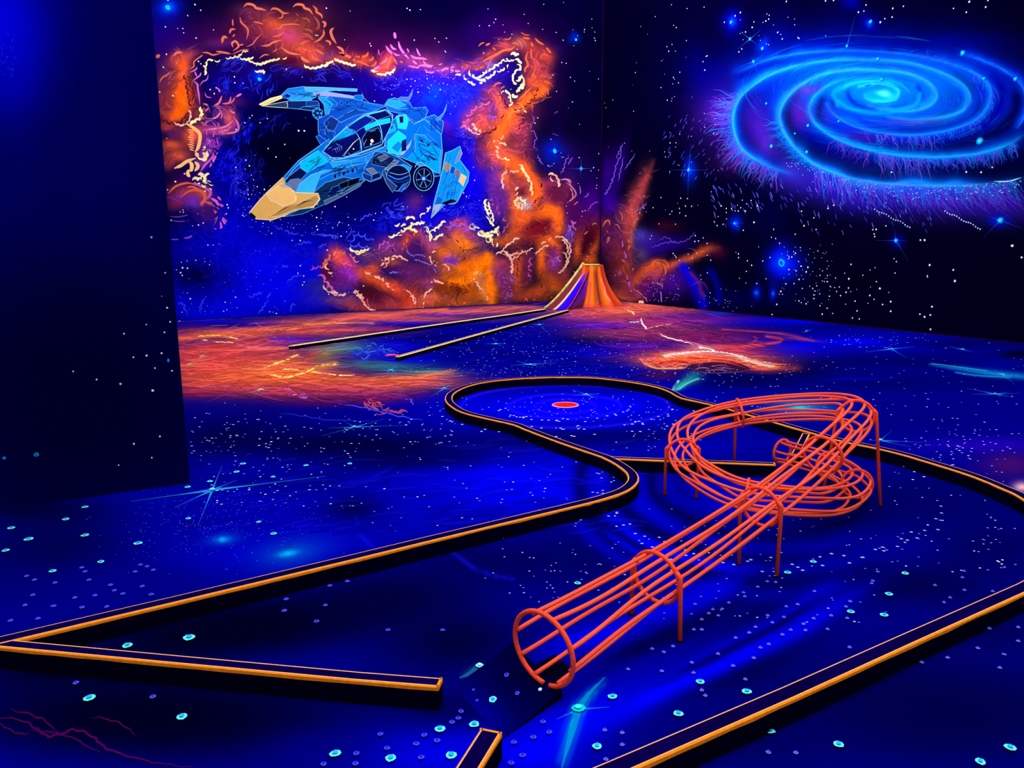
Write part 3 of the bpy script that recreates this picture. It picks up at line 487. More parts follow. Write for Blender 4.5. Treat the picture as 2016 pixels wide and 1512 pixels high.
b.scallop([(340, 620), (400, 570), (440, 590)], 50, 14, (160, 80, 160), side=-1); b.scallop([(280, 360), (290, 440), (330, 520), (370, 560)], 55, 14, (150, 70, 160), side=1); b.scallop([(320, 320), (310, 400), (350, 480)], 50, 12, (120, 60, 170), side=1); b.scallop([(330, 200), (370, 230), (390, 330)], 50, 12, (150, 70, 130), side=-1); b.scallop([(210, 40), (270, 130), (330, 190), (360, 260)], 60, 14, (140, 56, 120), side=1)
b.scallop([(360, 700), (420, 640), (460, 600), (480, 560)], 55, 14, (150, 80, 150), side=-1); b.scallop([(380, 760), (440, 700), (500, 690)], 55, 14, (190, 90, 70), side=-1); b.scallop([(460, 560), (540, 540), (610, 560)], 55, 14, (170, 70, 50), side=-1)
b.scallop([(720, 240), (720, 180), (780, 180), (830, 200)], 50, 12, MAR, side=-1); b.scallop([(720, 260), (715, 340), (715, 420), (735, 500)], 55, 14, MAR, side=1); b.scallop([(660, 470), (700, 450), (720, 400)], 45, 14, MAR, side=1)
b.scallop([(520, 740), (540, 680), (600, 640), (680, 620), (750, 590), (800, 620), (790, 700), (760, 760)], 50, 12, MAR, side=-1); b.scallop([(450, 850), (520, 870), (600, 830), (670, 830)], 50, 12, MAR, side=1); b.scallop([(710, 810), (760, 770), (830, 750)], 40, 10, (200, 130, 120), side=-1)
b.scallop([(840, 600), (850, 650), (820, 700), (790, 640)], 60, 12, (170, 70, 60), side=1); b.scallop([(570, 750), (620, 720), (640, 780), (620, 820)], 60, 12, (140, 50, 60), side=1)
b.scallop([(620, 850), (570, 900), (550, 1000), (540, 1100), (560, 1180), (610, 1270)], 45, 14, MAR, side=-1); b.scallop([(830, 900), (790, 950), (770, 1050), (740, 1110), (760, 1180)], 55, 9, MAR, side=-1); b.squig([(820, 1090), (780, 1150), (810, 1240)], 6, 9, MAR); b.squig([(880, 880), (820, 910), (790, 960)], 6, 9, MAR)
b.scallop([(690, 880), (660, 960), (650, 1090)], 50, 16, (190, 90, 180), side=-1); b.scallop([(320, 960), (330, 1040), (370, 1040)], 60, 14, (170, 70, 170), side=1); b.scallop([(370, 1090), (385, 1200), (400, 1320)], 40, 18, (140, 80, 230), side=1, bulge=.8); b.wisps(430, 1180, 50, 150, 40, 60, 12, [(150, 80, 210), (110, 40, 110)], ang=60, a=.8); b.wisps(460, 1140, 40, 120, 20, 50, 14, [(170, 90, 180)], ang=30, a=.8)
b.scallop([(810, 1000), (830, 920), (890, 900), (920, 960)], 50, 14, (170, 90, 180), side=-1); b.scallop([(830, 970), (870, 930), (910, 950)], 40, 9, (120, 90, 220), side=-1)
b.wisps(980, 740, 40, 90, 22, 60, 14, [(110, 80, 230), (150, 90, 200)], ang=100, a=.8); b.scallop([(960, 690), (1000, 590), (1040, 590), (1045, 690)], 60, 18, (170, 90, 170), side=-1); b.scallop([(970, 880), (1010, 900), (1020, 1010)], 45, 14, (100, 50, 160), side=1)
many((196, 110, 150), [([(900, 240), (960, 240), (1000, 290)], 12), ([(930, 230), (980, 240), (1000, 265)], 12), ([(950, 260), (1010, 310), (1040, 370), (990, 430)], 14), ([(960, 290), (1000, 330), (1010, 400), (960, 440)], 12), ([(1070, 290), (1080, 340), (1075, 365)], 8), ([(1020, 460), (1060, 430)], 10)])
b.scallop([(990, 300), (1020, 370), (980, 440)], 50, 10, MAR, side=-1); b.scallop([(800, 300), (840, 280), (880, 300)], 40, 10, MAR, side=-1)
for p in ([(700, 20), (725, 70), (750, 110)], [(900, 190), (930, 150), (950, 80), (980, 20)], [(970, 110), (1010, 40)], [(1110, 390), (1140, 380), (1150, 350)], [(1140, 520), (1190, 450), (1240, 435)]): b.squig(p, 5, 8, (150, 90, 240), .85)
many((170, 96, 76), [([(1180, 640), (1200, 620), (1225, 630)], 14), ([(1110, 720), (1145, 690)], 16)])
b.scallop([(1100, 950), (1105, 900), (1120, 840)], 40, 9, (60, 6, 30), side=1)
many((240, 70, 60), [([(565, 1250), (600, 1280), (620, 1300)], 16), ([(640, 1300), (650, 1265), (670, 1260)], 12), ([(660, 1290), (690, 1290)], 10), ([(820, 1275), (835, 1265)], 12), ([(50, 1330), (80, 1310)], 18)])
b.blob(590, 1290, 60, 20, (230, 70, 50), .6)
# --- sheet 4: lower bank
b.frame(600, 380, 5.04)
for p, c, w in (([(150, 740), (200, 650), (260, 590), (340, 560), (420, 590), (490, 620), (550, 690)], (224, 110, 90), 20), ([(180, 700), (240, 620), (330, 580), (400, 600)], (206, 80, 70), 16), ([(230, 700), (240, 760), (290, 790)], PC_, 24), ([(360, 650), (420, 690), (500, 720)], (240, 90, 70), 14)):
    b.scallop(p, 60, w, c, side=-1)
for r in (60, 95, 130): b.soft([(420+r*math.cos(t), 760+r*.8*math.sin(t)) for t in np.linspace(3.3, 5.2, 8)], 7, (236, 84, 70), .6)
b.scallop([(130, 820), (190, 890), (230, 960), (300, 990)], 70, 26, (200, 90, 150), side=1); b.scallop([(50, 760), (80, 720), (160, 720)], 50, 14, (150, 60, 190), side=-1)
puf(PC_, [([(190, 910), (240, 970), (300, 970), (360, 1010)], 24), ([(280, 990), (340, 1000), (440, 980)], 22), ([(460, 990), (500, 960), (550, 980), (590, 1040), (570, 1050)], 26), ([(500, 990), (560, 1020), (600, 1090)], 20), ([(590, 1080), (620, 1120), (690, 1160)], 22), ([(600, 775), (650, 790), (670, 820)], 26), ([(690, 815), (760, 830), (820, 880), (860, 930), (895, 970)], 24), ([(970, 970), (1020, 980), (1060, 1030), (1100, 1070), (1075, 1100)], 16), ([(1020, 985), (1050, 1040), (1085, 1095)], 14), ([(1240, 880), (1280, 850), (1330, 870), (1380, 890)], 22), ([(1270, 960), (1220, 1000), (1190, 1040)], 20), ([(1190, 1070), (1150, 1110)], 26), ([(1140, 1125), (1190, 1110)], 20), ([(1755, 790), (1720, 770), (1670, 800), (1670, 860)], 24), ([(1680, 880), (1700, 920), (1730, 960), (1780, 1010), (1800, 1070)], 20), ([(1300, 580), (1260, 630), (1255, 680), (1300, 710), (1340, 730)], 24), ([(1370, 715), (1420, 740), (1420, 775)], 18), ([(1270, 680), (1310, 700)], 20), ([(750, 720), (760, 660), (830, 630), (890, 650)], 24), ([(780, 740), (790, 690), (840, 650)], 18), ([(860, 640), (930, 650), (1020, 680)], 20)])
puf(CR, [([(450, 540), (500, 575), (560, 560), (635, 545)], 26), ([(500, 590), (560, 575), (600, 555)], 20), ([(890, 320), (940, 300), (1000, 305)], 26), ([(1010, 270), (1050, 245), (1090, 270)], 26), ([(1030, 330), (1060, 285), (1100, 310), (1140, 275), (1190, 285)], 28), ([(930, 420), (960, 350), (1000, 345), (1060, 330), (1120, 380)], 28), ([(830, 425), (890, 405), (940, 385)], 22), ([(1100, 300), (1130, 320), (1180, 310)], 20), ([(1150, 250), (1170, 220), (1195, 205)], 18), ([(1205, 190), (1210, 140), (1240, 128)], 20), ([(1210, 350), (1250, 380), (1260, 440), (1250, 480)], 22), ([(1250, 380), (1310, 380), (1350, 330), (1400, 290)], 24), ([(1270, 460), (1310, 420), (1370, 400)], 26), ([(1180, 340), (1220, 390), (1250, 460)], 16),
 ([(1640, 320), (1680, 350), (1710, 370)], 16), ([(1730, 380), (1760, 420), (1840, 405)], 24), ([(1770, 430), (1830, 450), (1870, 420)], 30), ([(1800, 460), (1840, 480), (1850, 440), (1880, 490), (1890, 540)], 20), ([(1820, 60), (1810, 130), (1840, 200), (1860, 290)], 22), ([(1870, 380), (1890, 330), (1920, 320)], 26), ([(1860, 390), (1900, 360)], 22)])
for p, c, s_, w in (([(680, 560), (740, 500), (800, 460), (860, 440)], (170, 70, 150), 65, 22), ([(700, 600), (770, 540), (830, 500), (900, 480)], (160, 64, 150), 65, 20), ([(600, 620), (680, 590), (760, 580), (830, 540)], (110, 60, 130), 60, 18), ([(560, 600), (600, 580), (650, 590)], (150, 80, 110), 45, 14), ([(830, 560), (880, 540), (930, 560)], (150, 60, 130), 55, 16), ([(1390, 330), (1450, 270), (1540, 230), (1600, 290), (1680, 350), (1730, 400)], (170, 70, 160), 70, 20), ([(1400, 360), (1460, 310), (1540, 290), (1620, 350), (1690, 390)], (130, 90, 220), 55, 14), ([(1440, 290), (1500, 260), (1570, 270), (1630, 330)], (190, 80, 150), 60, 18), ([(1480, 270), (1540, 250), (1590, 280)], (200, 90, 150), 50, 14), ([(730, 620), (770, 600), (810, 590)], (220, 80, 50), 45, 16), ([(690, 700), (700, 640), (760, 610)], (220, 84, 40), 50, 16), ([(950, 600), (970, 520), (990, 450), (1040, 400), (1100, 390)], (236, 90, 50), 50, 18), ([(960, 420), (1020, 370), (1090, 360)], (190, 80, 60), 50, 14), ([(1160, 340), (1210, 400), (1240, 480)], (170, 110, 160), 45, 12), ([(1940, 340), (1950, 420), (1930, 480)], (160, 70, 140), 50, 16), ([(1960, 600), (2010, 560)], (220, 150, 120), 50, 18), ([(1880, 660), (1870, 740), (1900, 790)], (170, 70, 160), 60, 18)):
    b.scallop(p, s_, w, c, side=-1)
for p in ([(1000, 520), (1000, 570), (1040, 620), (1080, 640)], [(1090, 625), (1140, 620), (1190, 640)], [(840, 800), (890, 800), (960, 800), (1030, 790)], [(1090, 670), (1180, 700), (1250, 730), (1310, 800), (1360, 800)], [(1390, 640), (1450, 615), (1510, 640), (1520, 670)]): b.scallop(p, 26, 12, (120, 100, 245), side=1)
for p in ([(1390, 340), (1380, 420), (1430, 460), (1490, 480), (1540, 560), (1570, 610), (1545, 670)], [(1575, 590), (1640, 580), (1720, 560), (1780, 520), (1780, 450)], [(1390, 900), (1450, 910), (1500, 920), (1560, 910), (1620, 860), (1650, 820)], [(1500, 920), (1510, 980), (1490, 1050), (1495, 1110)], [(770, 690), (790, 740), (840, 780)], [(210, 830), (270, 900), (300, 930)], [(1500, 960), (1580, 930), (1640, 940)]): b.scallop(p, 42, 11, MAR, side=1)
b.wisps(1570, 960, 70, 40, 14, 60, 8, [MAR], ang=-20); b.wisps(1430, 1050, 20, 60, 10, 40, 18, [(180, 90, 210)], ang=30); b.wisps(1290, 1090, 30, 30, 6, 50, 14, [(210, 70, 40)], ang=20)
b.wisps(1960, 950, 30, 150, 30, 60, 14, [(150, 60, 170), (110, 30, 90)], ang=70); b.wisps(1240, 930, 40, 40, 14, 40, 12, [(150, 80, 190)], ang=-20)
many((246, 60, 70), [([(625, 1040), (620, 1090), (645, 1125)], 16), ([(460, 1120), (465, 1150)], 12), ([(475, 1130), (478, 1150)], 10), ([(1570, 1090), (1600, 1085)], 18), ([(1075, 1140), (1140, 1080)], 14)])
b.wisps(900, 170, 110, 90, 26, 90, 14, [(40, 60, 245), (50, 80, 255)], ang=-30, a=.8); b.wisps(790, 310, 90, 90, 30, 90, 12, [(20, 30, 255)], ang=-35, a=.75); b.scallop([(810, 170), (870, 130), (960, 150)], 70, 20, (50, 60, 235), side=-1); b.scallop([(790, 240), (840, 190), (920, 200), (970, 210)], 70, 20, (40, 50, 240), side=-1); b.scallop([(420, 470), (480, 400), (570, 380), (690, 460)], 80, 16, (50, 70, 255), side=-1); b.scallop([(400, 540), (470, 490), (560, 490), (660, 540)], 80, 16, (60, 70, 250), side=-1)
b.squig([(70, 410), (160, 425), (230, 420), (330, 430)], 6, 12, (60, 70, 255)); b.squig([(540, 280), (600, 230), (680, 210)], 6, 12, (60, 70, 255)); b.wisps(1650, 200, 130, 130, 50, 90, 8, [(40, 50, 255), (60, 60, 240)], swirl=(1680, 150), a=.6); b.wisps(1450, 170, 120, 60, 22, 80, 14, [(50, 60, 240)], ang=-20, a=.7); b.scallop([(1200, 310), (1240, 290), (1280, 330)], 50, 12, (60, 80, 255), side=-1)
b.wisps(300, 300, 260, 120, 14, 120, 12, [(10, 10, 190)], ang=-25, a=.6)
# --- painted stars
b.frame()
SR = 0.0125
def stars(cv, pts, r, col=(232, 236, 255)):
    for q in pts: cv.dot(q[0], q[1], r*(q[2] if len(q) > 2 else 1)*RNG.uniform(.8, 1.15), col)
b.frame(300, 0, 5.04); stars(b, [(152, 0), (422, 47), (479, 103), (349, 156), (128, 268), (251, 284, .7), (301, 284, .7), (310, 327, .8), (433, 378), (605, 298, .8), (138, 540), (108, 667), (456, 610), (480, 634), (1725, 83), (1960, 110, .6), (1622, 352), (1640, 352, .7), (1906, 396, .7), (813, 763), (817, 823), (573, 889), (632, 873), (613, 930), (203, 951), (234, 920, .7), (966, 1171), (988, 1147, .8), (1140, 1178), (916, 1220), (1068, 1219, .8), (1450, 1297, 1.2), (1507, 1299, 1.2), (1313, 1434, 1.1), (1148, 1474), (1632, 662), (1328, 687, .8), (1485, 767, .7), (902, 827, .7), (1985, 790), (1800, 635, .8), (830, 1285)], SR)
b.frame(700, 0, 5.04); stars(b, [(510, 84), (538, 101), (642, 96), (1313, 90, .8), (1390, 191), (1371, 226, .7), (1325, 255), (1478, 319, .7), (1550, 340, .7), (1419, 393, .7), (142, 433, .8), (152, 455), (581, 399), (786, 382), (825, 418, .8), (900, 380), (886, 508), (895, 520, .7), (1603, 490, .8), (1270, 527, .8), (703, 716), (710, 782), (590, 803, .8), (488, 697, .6), (510, 787), (548, 856, .7), (620, 915), (840, 890), (730, 877, .7), (870, 827, .6), (984, 772, .6), (994, 855, .6), (1512, 712, .7), (1540, 886, .7), (1807, 1170), (1779, 1222), (1936, 1382, .8), (187, 1003), (358, 940, .7), (1955, 745, .6), (1940, 770, .6), (1920, 775, .6), (955, 1015, .6), (990, 1055, .6), (940, 1130, .5)], SR)
b.frame(300, 300, 4.4475); stars(b, [(1082, 41), (818, 68), (848, 118), (730, 132), (866, 200, .7), (812, 147, .7), (886, 240, .8), (918, 301), (980, 325), (836, 328, .7), (880, 332, .6), (838, 369, .8), (845, 408, .8), (281, 187, 1.1), (201, 256, 1.1), (133, 328, .8), (459, 342), (655, 458), (664, 485), (647, 537), (790, 550, .8), (801, 560, .8), (267, 505, .8), (243, 522, .8), (271, 524, .8), (164, 594), (403, 636), (445, 618), (350, 644, .6), (1032, 602), (968, 621), (1043, 709), (1235, 662, .7), (1438, 571), (1437, 647), (1446, 677), (1650, 733), (1294, 772), (1224, 770, .7), (1532, 856), (1635, 610, .8), (1717, 635, .8), (486, 811, .7), (531, 811, .8), (254, 962, .7), (303, 950, .7), (380, 945, .8), (264, 1010, 1.3), (306, 1014), (246, 1054, 1.2), (261, 1077), (210, 1028, .8), (458, 958, .6), (500, 985, .7), (1294, 992), (1274, 1057), (1324, 1082), (1328, 1135, 1.1), (1314, 1160, 1.1), (306, 1232, .7), (331, 1282, 1.1), (727, 1268), (637, 1312), (623, 1390, .8), (651, 1378, .7), (1027, 1395, .7), (1085, 1410, .9), (1055, 1398, .6), (1160, 1303, .6), (1544, 1242), (1574, 1084, .8), (1562, 1065, .6), (740, 1360, .5), (260, 1400, .6)], SR)
stars(b, [(RNG.normal(880, 90), RNG.normal(400, 150), .5) for _ in range(45)]+[(RNG.normal(1150, 120), RNG.normal(560, 90), .45) for _ in range(30)]+[(RNG.uniform(230, 1100), RNG.uniform(800, 1450), .4) for _ in range(50)]+[(RNG.uniform(1300, 1760), RNG.uniform(520, 760), .45) for _ in range(30)], SR, (170, 180, 255))
b.frame(600, 380, 5.04); stars(b, [(299, 135), (172, 189, .8), (116, 243, 1.1), (118, 330), (126, 363, 1.1), (429, 240, .7), (343, 290, .9), (433, 320, .8), (498, 263, .7), (682, 268, 1.1), (700, 202, .8), (760, 195, .8), (973, 135), (360, 428, 1.1), (222, 566, 1.1), (581, 922, 1.1), (413, 385, .7), (325, 325, .6), (277, 346, .6), (1385, 157, .7), (1735, 75, .7), (415, 40, .7), (1600, 40, .7), (695, 1160)], SR)
b.frame(900, 300, 4.4475); stars(b, [(915, 42, .8), (928, 42, .7), (1066, 46), (796, 117), (810, 125, .6), (828, 115, .7), (845, 98, .7), (150, 245, .9), (55, 355), (80, 385, .7), (105, 380, .7), (140, 130, .8), (1193, 133), (1237, 155, .8), (1170, 162, .8), (1238, 12), (1220, 225, .7), (1221, 288), (1218, 314, .8), (1058, 272, .7), (955, 470), (963, 531), (1095, 517, 1.1), (1119, 510, .9), (1090, 560, .8), (1168, 800, .7), (1177, 875, .8), (55, 480, .6), (98, 400, .6)], SR)
b.frame(); stars(b, [(RNG.uniform(1090, 1180), RNG.uniform(10, 330), RNG.choice([.6, .9])) for _ in range(26)]+[(RNG.uniform(880, 1180), RNG.uniform(4, 60), .7) for _ in range(8)]+[(RNG.uniform(560, 920), RNG.uniform(130, 420), .4) for _ in range(40)]+[(RNG.uniform(760, 900), RNG.uniform(140, 190), .55) for _ in range(25)], SR, (210, 216, 255))
for x, y, r in ((330, 15, .045), (511, 156, .035), (1092, 297, .05), (1205, 130, .03), (1134, 78, .03), (1144, 332, .04)): b.dot(x, y, r, (0, 190, 255))
b.star(1144, 332, ((0, 26), (180, 26), (90, 22), (265, 14)), (70, 90, 255), w=3); b.star(1092, 297, ((0, 14), (180, 14), (90, 16), (270, 16)), (0, 90, 240), w=4)
# --- the painted spacecraft (flat mural artwork)
b.frame(480, 150, 4.3826)
K1, K2, K3, K4, KD, KK, KL = (2, 94, 196), (22, 144, 228), (8, 60, 172), (0, 158, 218), (4, 14, 84), (2, 4, 26), (98, 182, 245)
TAN, TAN2, GRY = (206, 160, 86), (222, 176, 104), (112, 108, 158)
b.lift = 0.0055; b.layered = False; b.ol = 0.00003
def P(pts, c, l=KL, w=6, g=None):
    b.lift += 0.00006; b.poly(pts, c, l, w*.7, g)
def Lk(pts, c=KK, w=5, t=(0.1, 0.1), sm=False):
    b.lift += 0.00005; b.stroke(pts, w*.8, c, 1, taper=t, smooth=sm)
# far wing
P([(375, 215), (560, 200), (650, 235), (650, 280), (600, 300), (480, 285), (380, 275)], (8, 30, 96))
P([(540, 210), (640, 215), (650, 250), (535, 262)], (12, 50, 130), w=4); Lk([(460, 285), (520, 262), (640, 270)], KL, 4)
P([(640, 190), (760, 170), (960, 195), (1080, 232), (1240, 255), (1080, 320), (900, 430), (780, 560), (660, 580), (640, 460), (640, 370), (740, 320), (700, 250)], K3, g=((20, 130, 220), (.6, -.2)))
P([(640, 175), (720, 180), (790, 235), (730, 320), (700, 330), (690, 250)], K2, w=4); P([(700, 185), (760, 190), (810, 240), (770, 290), (740, 300), (770, 240)], K1, w=4); Lk([(660, 190), (740, 240), (715, 320)], KD, 5)
P([(320, 165), (380, 108), (520, 88), (590, 130), (640, 172), (560, 212), (410, 215)], K1, g=((60, 180, 245), (.2, .6)))
P([(330, 168), (375, 148), (412, 170), (388, 192), (345, 190)], (16, 60, 170), w=4); P([(350, 166), (374, 156), (395, 170), (380, 182)], KD, None)
P([(520, 92), (690, 96), (980, 110), (978, 132), (780, 124), (610, 142), (530, 126)], (70, 160, 240)); P([(595, 140), (720, 134), (950, 172), (950, 192), (730, 172), (610, 168)], (140, 146, 214), w=4)
P([(955, 165), (1020, 160), (1030, 205), (990, 212), (955, 195)], K1, w=4); Lk([(1020, 140), (1035, 190), (1085, 232)], KL, 6)
P([(130, 242), (230, 190), (322, 166), (334, 188), (230, 232), (160, 258)], (236, 212, 140), (255, 240, 190), 5); Lk([(145, 250), (240, 215), (310, 180)], (70, 60, 50), 5)
P([(150, 257), (270, 236), (372, 218), (378, 250), (374, 274), (240, 266)], (22, 56, 92), (236, 230, 180), 6)
Lk([(430, 190), (480, 150), (545, 150)], KD); Lk([(470, 205), (530, 170), (590, 175)], KD); Lk([(450, 130), (500, 120)], KL, 4)
P([(590, 295), (640, 270), (680, 300), (670, 350), (630, 375), (595, 340)], (6, 12, 60), w=6); 
for q in range(7): t = q*.9; b.lift += .0001; b.dot(632+32*math.cos(t), 320+40*math.sin(t), .024, K2)
b.dot(636, 318, .05, KD, core=(50, 130, 220))
P([(828, 222), (850, 222), (852, 240), (830, 240)], KD, w=3); P([(876, 222), (900, 226), (900, 242), (880, 240)], KD, w=3)
P([(800, 370), (960, 285), (1080, 310), (960, 340), (830, 400)], (10, 60, 160), w=4); P([(690, 400), (760, 340), (820, 390), (780, 470), (720, 460)], (10, 40, 120), w=4); P([(700, 470), (790, 480), (770, 550), (700, 560)], (8, 60, 170), w=4)
Lk([(720, 330), (840, 400), (880, 380)], KL, 4); Lk([(650, 470), (700, 460), (740, 390)], KL, 5); Lk([(850, 340), (980, 290)], KD, 6); Lk([(930, 250), (1100, 300)], (10, 60, 150), 5); Lk([(880, 260), (1020, 310)], (10, 60, 150), 5); Lk([(1040, 250), (1200, 280)], (10, 60, 150), 5)
P([(620, 520), (650, 510), (720, 560), (660, 590)], K3, w=4)
# rear engines and fins
P([(1215, 245), (1245, 200), (1300, 188), (1430, 225), (1455, 275), (1570, 268), (1588, 300), (1560, 370), (1480, 400), (1380, 330), (1250, 300)], (14, 104, 212), g=((4, 60, 170), (.4, .5)))
P([(1220, 245), (1260, 205), (1340, 215), (1400, 250), (1330, 275)], K2, w=4); Lk([(1230, 250), (1330, 285), (1450, 275)], KL, 6); Lk([(1480, 280), (1540, 330), (1545, 390)], KD, 8); Lk([(1510, 280), (1570, 320)], KD, 6)
P([(1330, 198), (1350, 180), (1420, 182), (1462, 108), (1450, 160), (1425, 210), (1345, 208)], (70, 90, 190), w=5)
P([(1530, 372), (1640, 332), (1722, 392), (1712, 470), (1700, 520), (1600, 470)], (14, 100, 214), g=((4, 50, 150), (.5, .5))); Lk([(1560, 380), (1640, 400), (1700, 470)], KL, 5); Lk([(1590, 365), (1690, 430)], KD, 6)
P([(1658, 372), (1720, 318), (1754, 234), (1742, 290), (1706, 356), (1670, 386)], (50, 90, 200), w=6)
# near body
P([(1210, 610), (1240, 420), (1340, 330), (1420, 370), (1470, 412), (1560, 372), (1700, 500), (1712, 650), (1690, 860), (1630, 872), (1480, 750), (1330, 690)], K1, w=8, g=((30, 170, 236), (-.6, .5)))
P([(1310, 345), (1400, 330), (1420, 380), (1400, 460), (1330, 450)], (20, 190, 230), w=5); P([(1340, 350), (1375, 345), (1375, 400), (1345, 405)], KD, None); P([(1240, 420), (1300, 415), (1310, 470), (1240, 500)], K4, w=4); P([(1262, 430), (1285, 425), (1280, 450), (1262, 455)], KD, None)
P([(1240, 560), (1330, 470), (1400, 520), (1390, 600), (1340, 680), (1240, 660)], (10, 190, 220), w=5); P([(1270, 620), (1330, 560), (1370, 590), (1330, 660)], (6, 120, 200), w=3); P([(1340, 680), (1420, 590), (1450, 540), (1430, 610), (1370, 680)], (150, 150, 200), w=4); P([(1360, 560), (1400, 540), (1400, 640), (1360, 650)], KD, None)
P([(1470, 500), (1560, 510), (1650, 600), (1700, 640), (1680, 850), (1560, 780), (1400, 720), (1480, 640)], (0, 118, 220), w=6, g=((0, 150, 232), (.3, .6)))
for q in ([(1480, 490), (1500, 440), (1520, 420)], [(1520, 540), (1600, 620)], [(1560, 620), (1650, 700)], [(1600, 680), (1640, 730)], [(1480, 740), (1560, 660), (1660, 650)], [(1560, 480), (1650, 560)], [(1420, 480), (1480, 560), (1440, 640)], [(1540, 420), (1600, 480)], [(1590, 760), (1620, 700)]): Lk(q, KD, 5); Lk([(x+6, y+6) for x, y in q], KL, 3)
P([(1520, 540), (1550, 555), (1540, 575), (1515, 560)], KD, w=3); P([(1570, 575), (1605, 590), (1585, 612)], KD, w=3); P([(1600, 680), (1650, 720), (1640, 730), (1595, 690)], KD, None); P([(1570, 690), (1600, 720), (1590, 730)], KD, None)
# main hull
P([(345, 930), (352, 860), (470, 730), (640, 610), (735, 540), (690, 640), (760, 725), (1010, 680), (1230, 600), (1220, 720), (1060, 790), (1040, 905), (860, 960), (740, 1085), (640, 1112), (450, 1010)], K1, w=9, g=((10, 150, 230), (-.2, -.5)))
P([(600, 1005), (700, 920), (860, 870), (1040, 900), (900, 1000), (740, 1085), (630, 1135), (650, 1050)], (8, 40, 84), w=6); P([(690, 1075), (860, 1000), (1040, 905), (1000, 950), (860, 1030), (700, 1110)], (70, 80, 110), w=5); P([(720, 1035), (760, 960), (860, 925), (880, 960), (830, 1010)], KD, w=4); P([(890, 900), (1000, 870), (990, 920), (900, 960)], KK, w=4)
P([(820, 930), (900, 900), (900, 950), (830, 980)], KK, w=3); Lk([(800, 1000), (860, 980)], KL, 5)
P([(480, 742), (640, 640), (735, 735), (620, 790), (545, 835), (490, 790)], (0, 176, 226), w=5); Lk([(560, 740), (660, 690)], KD, 4); Lk([(600, 790), (690, 720)], KD, 4)
P([(350, 895), (484, 790), (545, 835), (480, 905), (450, 990), (365, 925)], (4, 16, 66), w=5); P([(368, 925), (400, 890), (470, 880), (510, 900), (470, 930), (450, 1000), (410, 960)], (86, 108, 152), None)
P([(450, 1000), (480, 925), (580, 850), (690, 810), (790, 800), (660, 850), (600, 1010), (520, 1020)], (30, 150, 212), w=6, g=((60, 190, 236), (.2, .6))); Lk([(470, 960), (560, 870), (700, 815)], KL, 6, sm=True); Lk([(355, 905), (470, 760), (640, 640)], KL, 8, sm=True); Lk([(370, 880), (480, 770)], KD, 5)
P([(740, 740), (910, 730), (1050, 690), (1210, 610), (1220, 660), (1060, 740), (930, 785), (770, 790)], (14, 110, 214), w=5, g=((30, 170, 240), (-.6, .8)))
Lk([(920, 730), (940, 790)], KL, 6); Lk([(1050, 690), (1060, 770)], KL, 5); Lk([(750, 800), (900, 760), (1060, 740)], KD, 7, sm=True); Lk([(640, 900), (760, 840), (900, 810)], KL, 5, sm=True)
for i in range(6): x = 770+38*i; P([(x, 850-12*i), (x+26, 840-12*i), (x+30, 875-12*i), (x+4, 886-12*i)], (10, 60, 170) if i % 2 else KD, w=4)
# canopy
P([(680, 650), (750, 560), (880, 440), (1040, 330), (1225, 288), (1285, 335), (1270, 430), (1190, 590), (1010, 655), (860, 705), (760, 705)], (4, 10, 92), w=12)
P([(880, 430), (1045, 338), (1120, 378), (1030, 440), (950, 490)], (6, 22, 130), w=6); P([(1060, 330), (1215, 296), (1270, 340), (1150, 380)], (4, 10, 80), w=5); P([(1035, 435), (1150, 385), (1260, 362), (1262, 400), (1130, 432), (1050, 470)], (0, 186, 240), w=5); P([(840, 480), (900, 450), (960, 495), (800, 560), (760, 580)], (0, 140, 220), None)
P([(1020, 540), (1060, 475), (1160, 445), (1185, 500), (1180, 570), (1040, 620)], (3, 4, 34), w=5); P([(860, 690), (960, 560), (1000, 540), (1005, 640), (900, 690)], (3, 6, 60), w=4)
Lk([(870, 445), (960, 480), (1005, 560), (1015, 650)], KL, 12, sm=True); Lk([(880, 445), (968, 485), (1012, 560)], KD, 5, sm=True); Lk([(1045, 335), (1130, 370), (1180, 450), (1195, 570)], KL, 10, sm=True); Lk([(1225, 290), (1275, 350), (1275, 420)], KL, 6, sm=True); Lk([(850, 690), (940, 580), (1000, 530)], (230, 220, 160), 8); Lk([(690, 640), (760, 560), (880, 450), (1040, 345), (1210, 300)], (60, 190, 250), 10, sm=True); Lk([(690, 655), (780, 715), (900, 700), (1190, 600)], KL, 9, sm=True); Lk([(660, 640), (760, 730), (920, 720)], KL, 6, sm=True)
for i in range(4): Lk([(760+18*i, 640-8*i), (785+18*i, 625-8*i), (800+14*i, 660-6*i)], (150, 170, 255), 5)
for q in ([(860, 490), (900, 480)], [(880, 520), (930, 490)], [(790, 580), (850, 615)], [(720, 630), (780, 600)], [(900, 660), (920, 690)], [(1080, 480), (1140, 465)], [(1030, 600), (1060, 540)]): Lk(q, (110, 150, 255), 6)
b.lift += .0001; b.dot(1105, 560, .035, (240, 236, 240)); b.dot(1095, 585, .02, (240, 236, 240)); b.dot(945, 628, .016, (210, 210, 255))
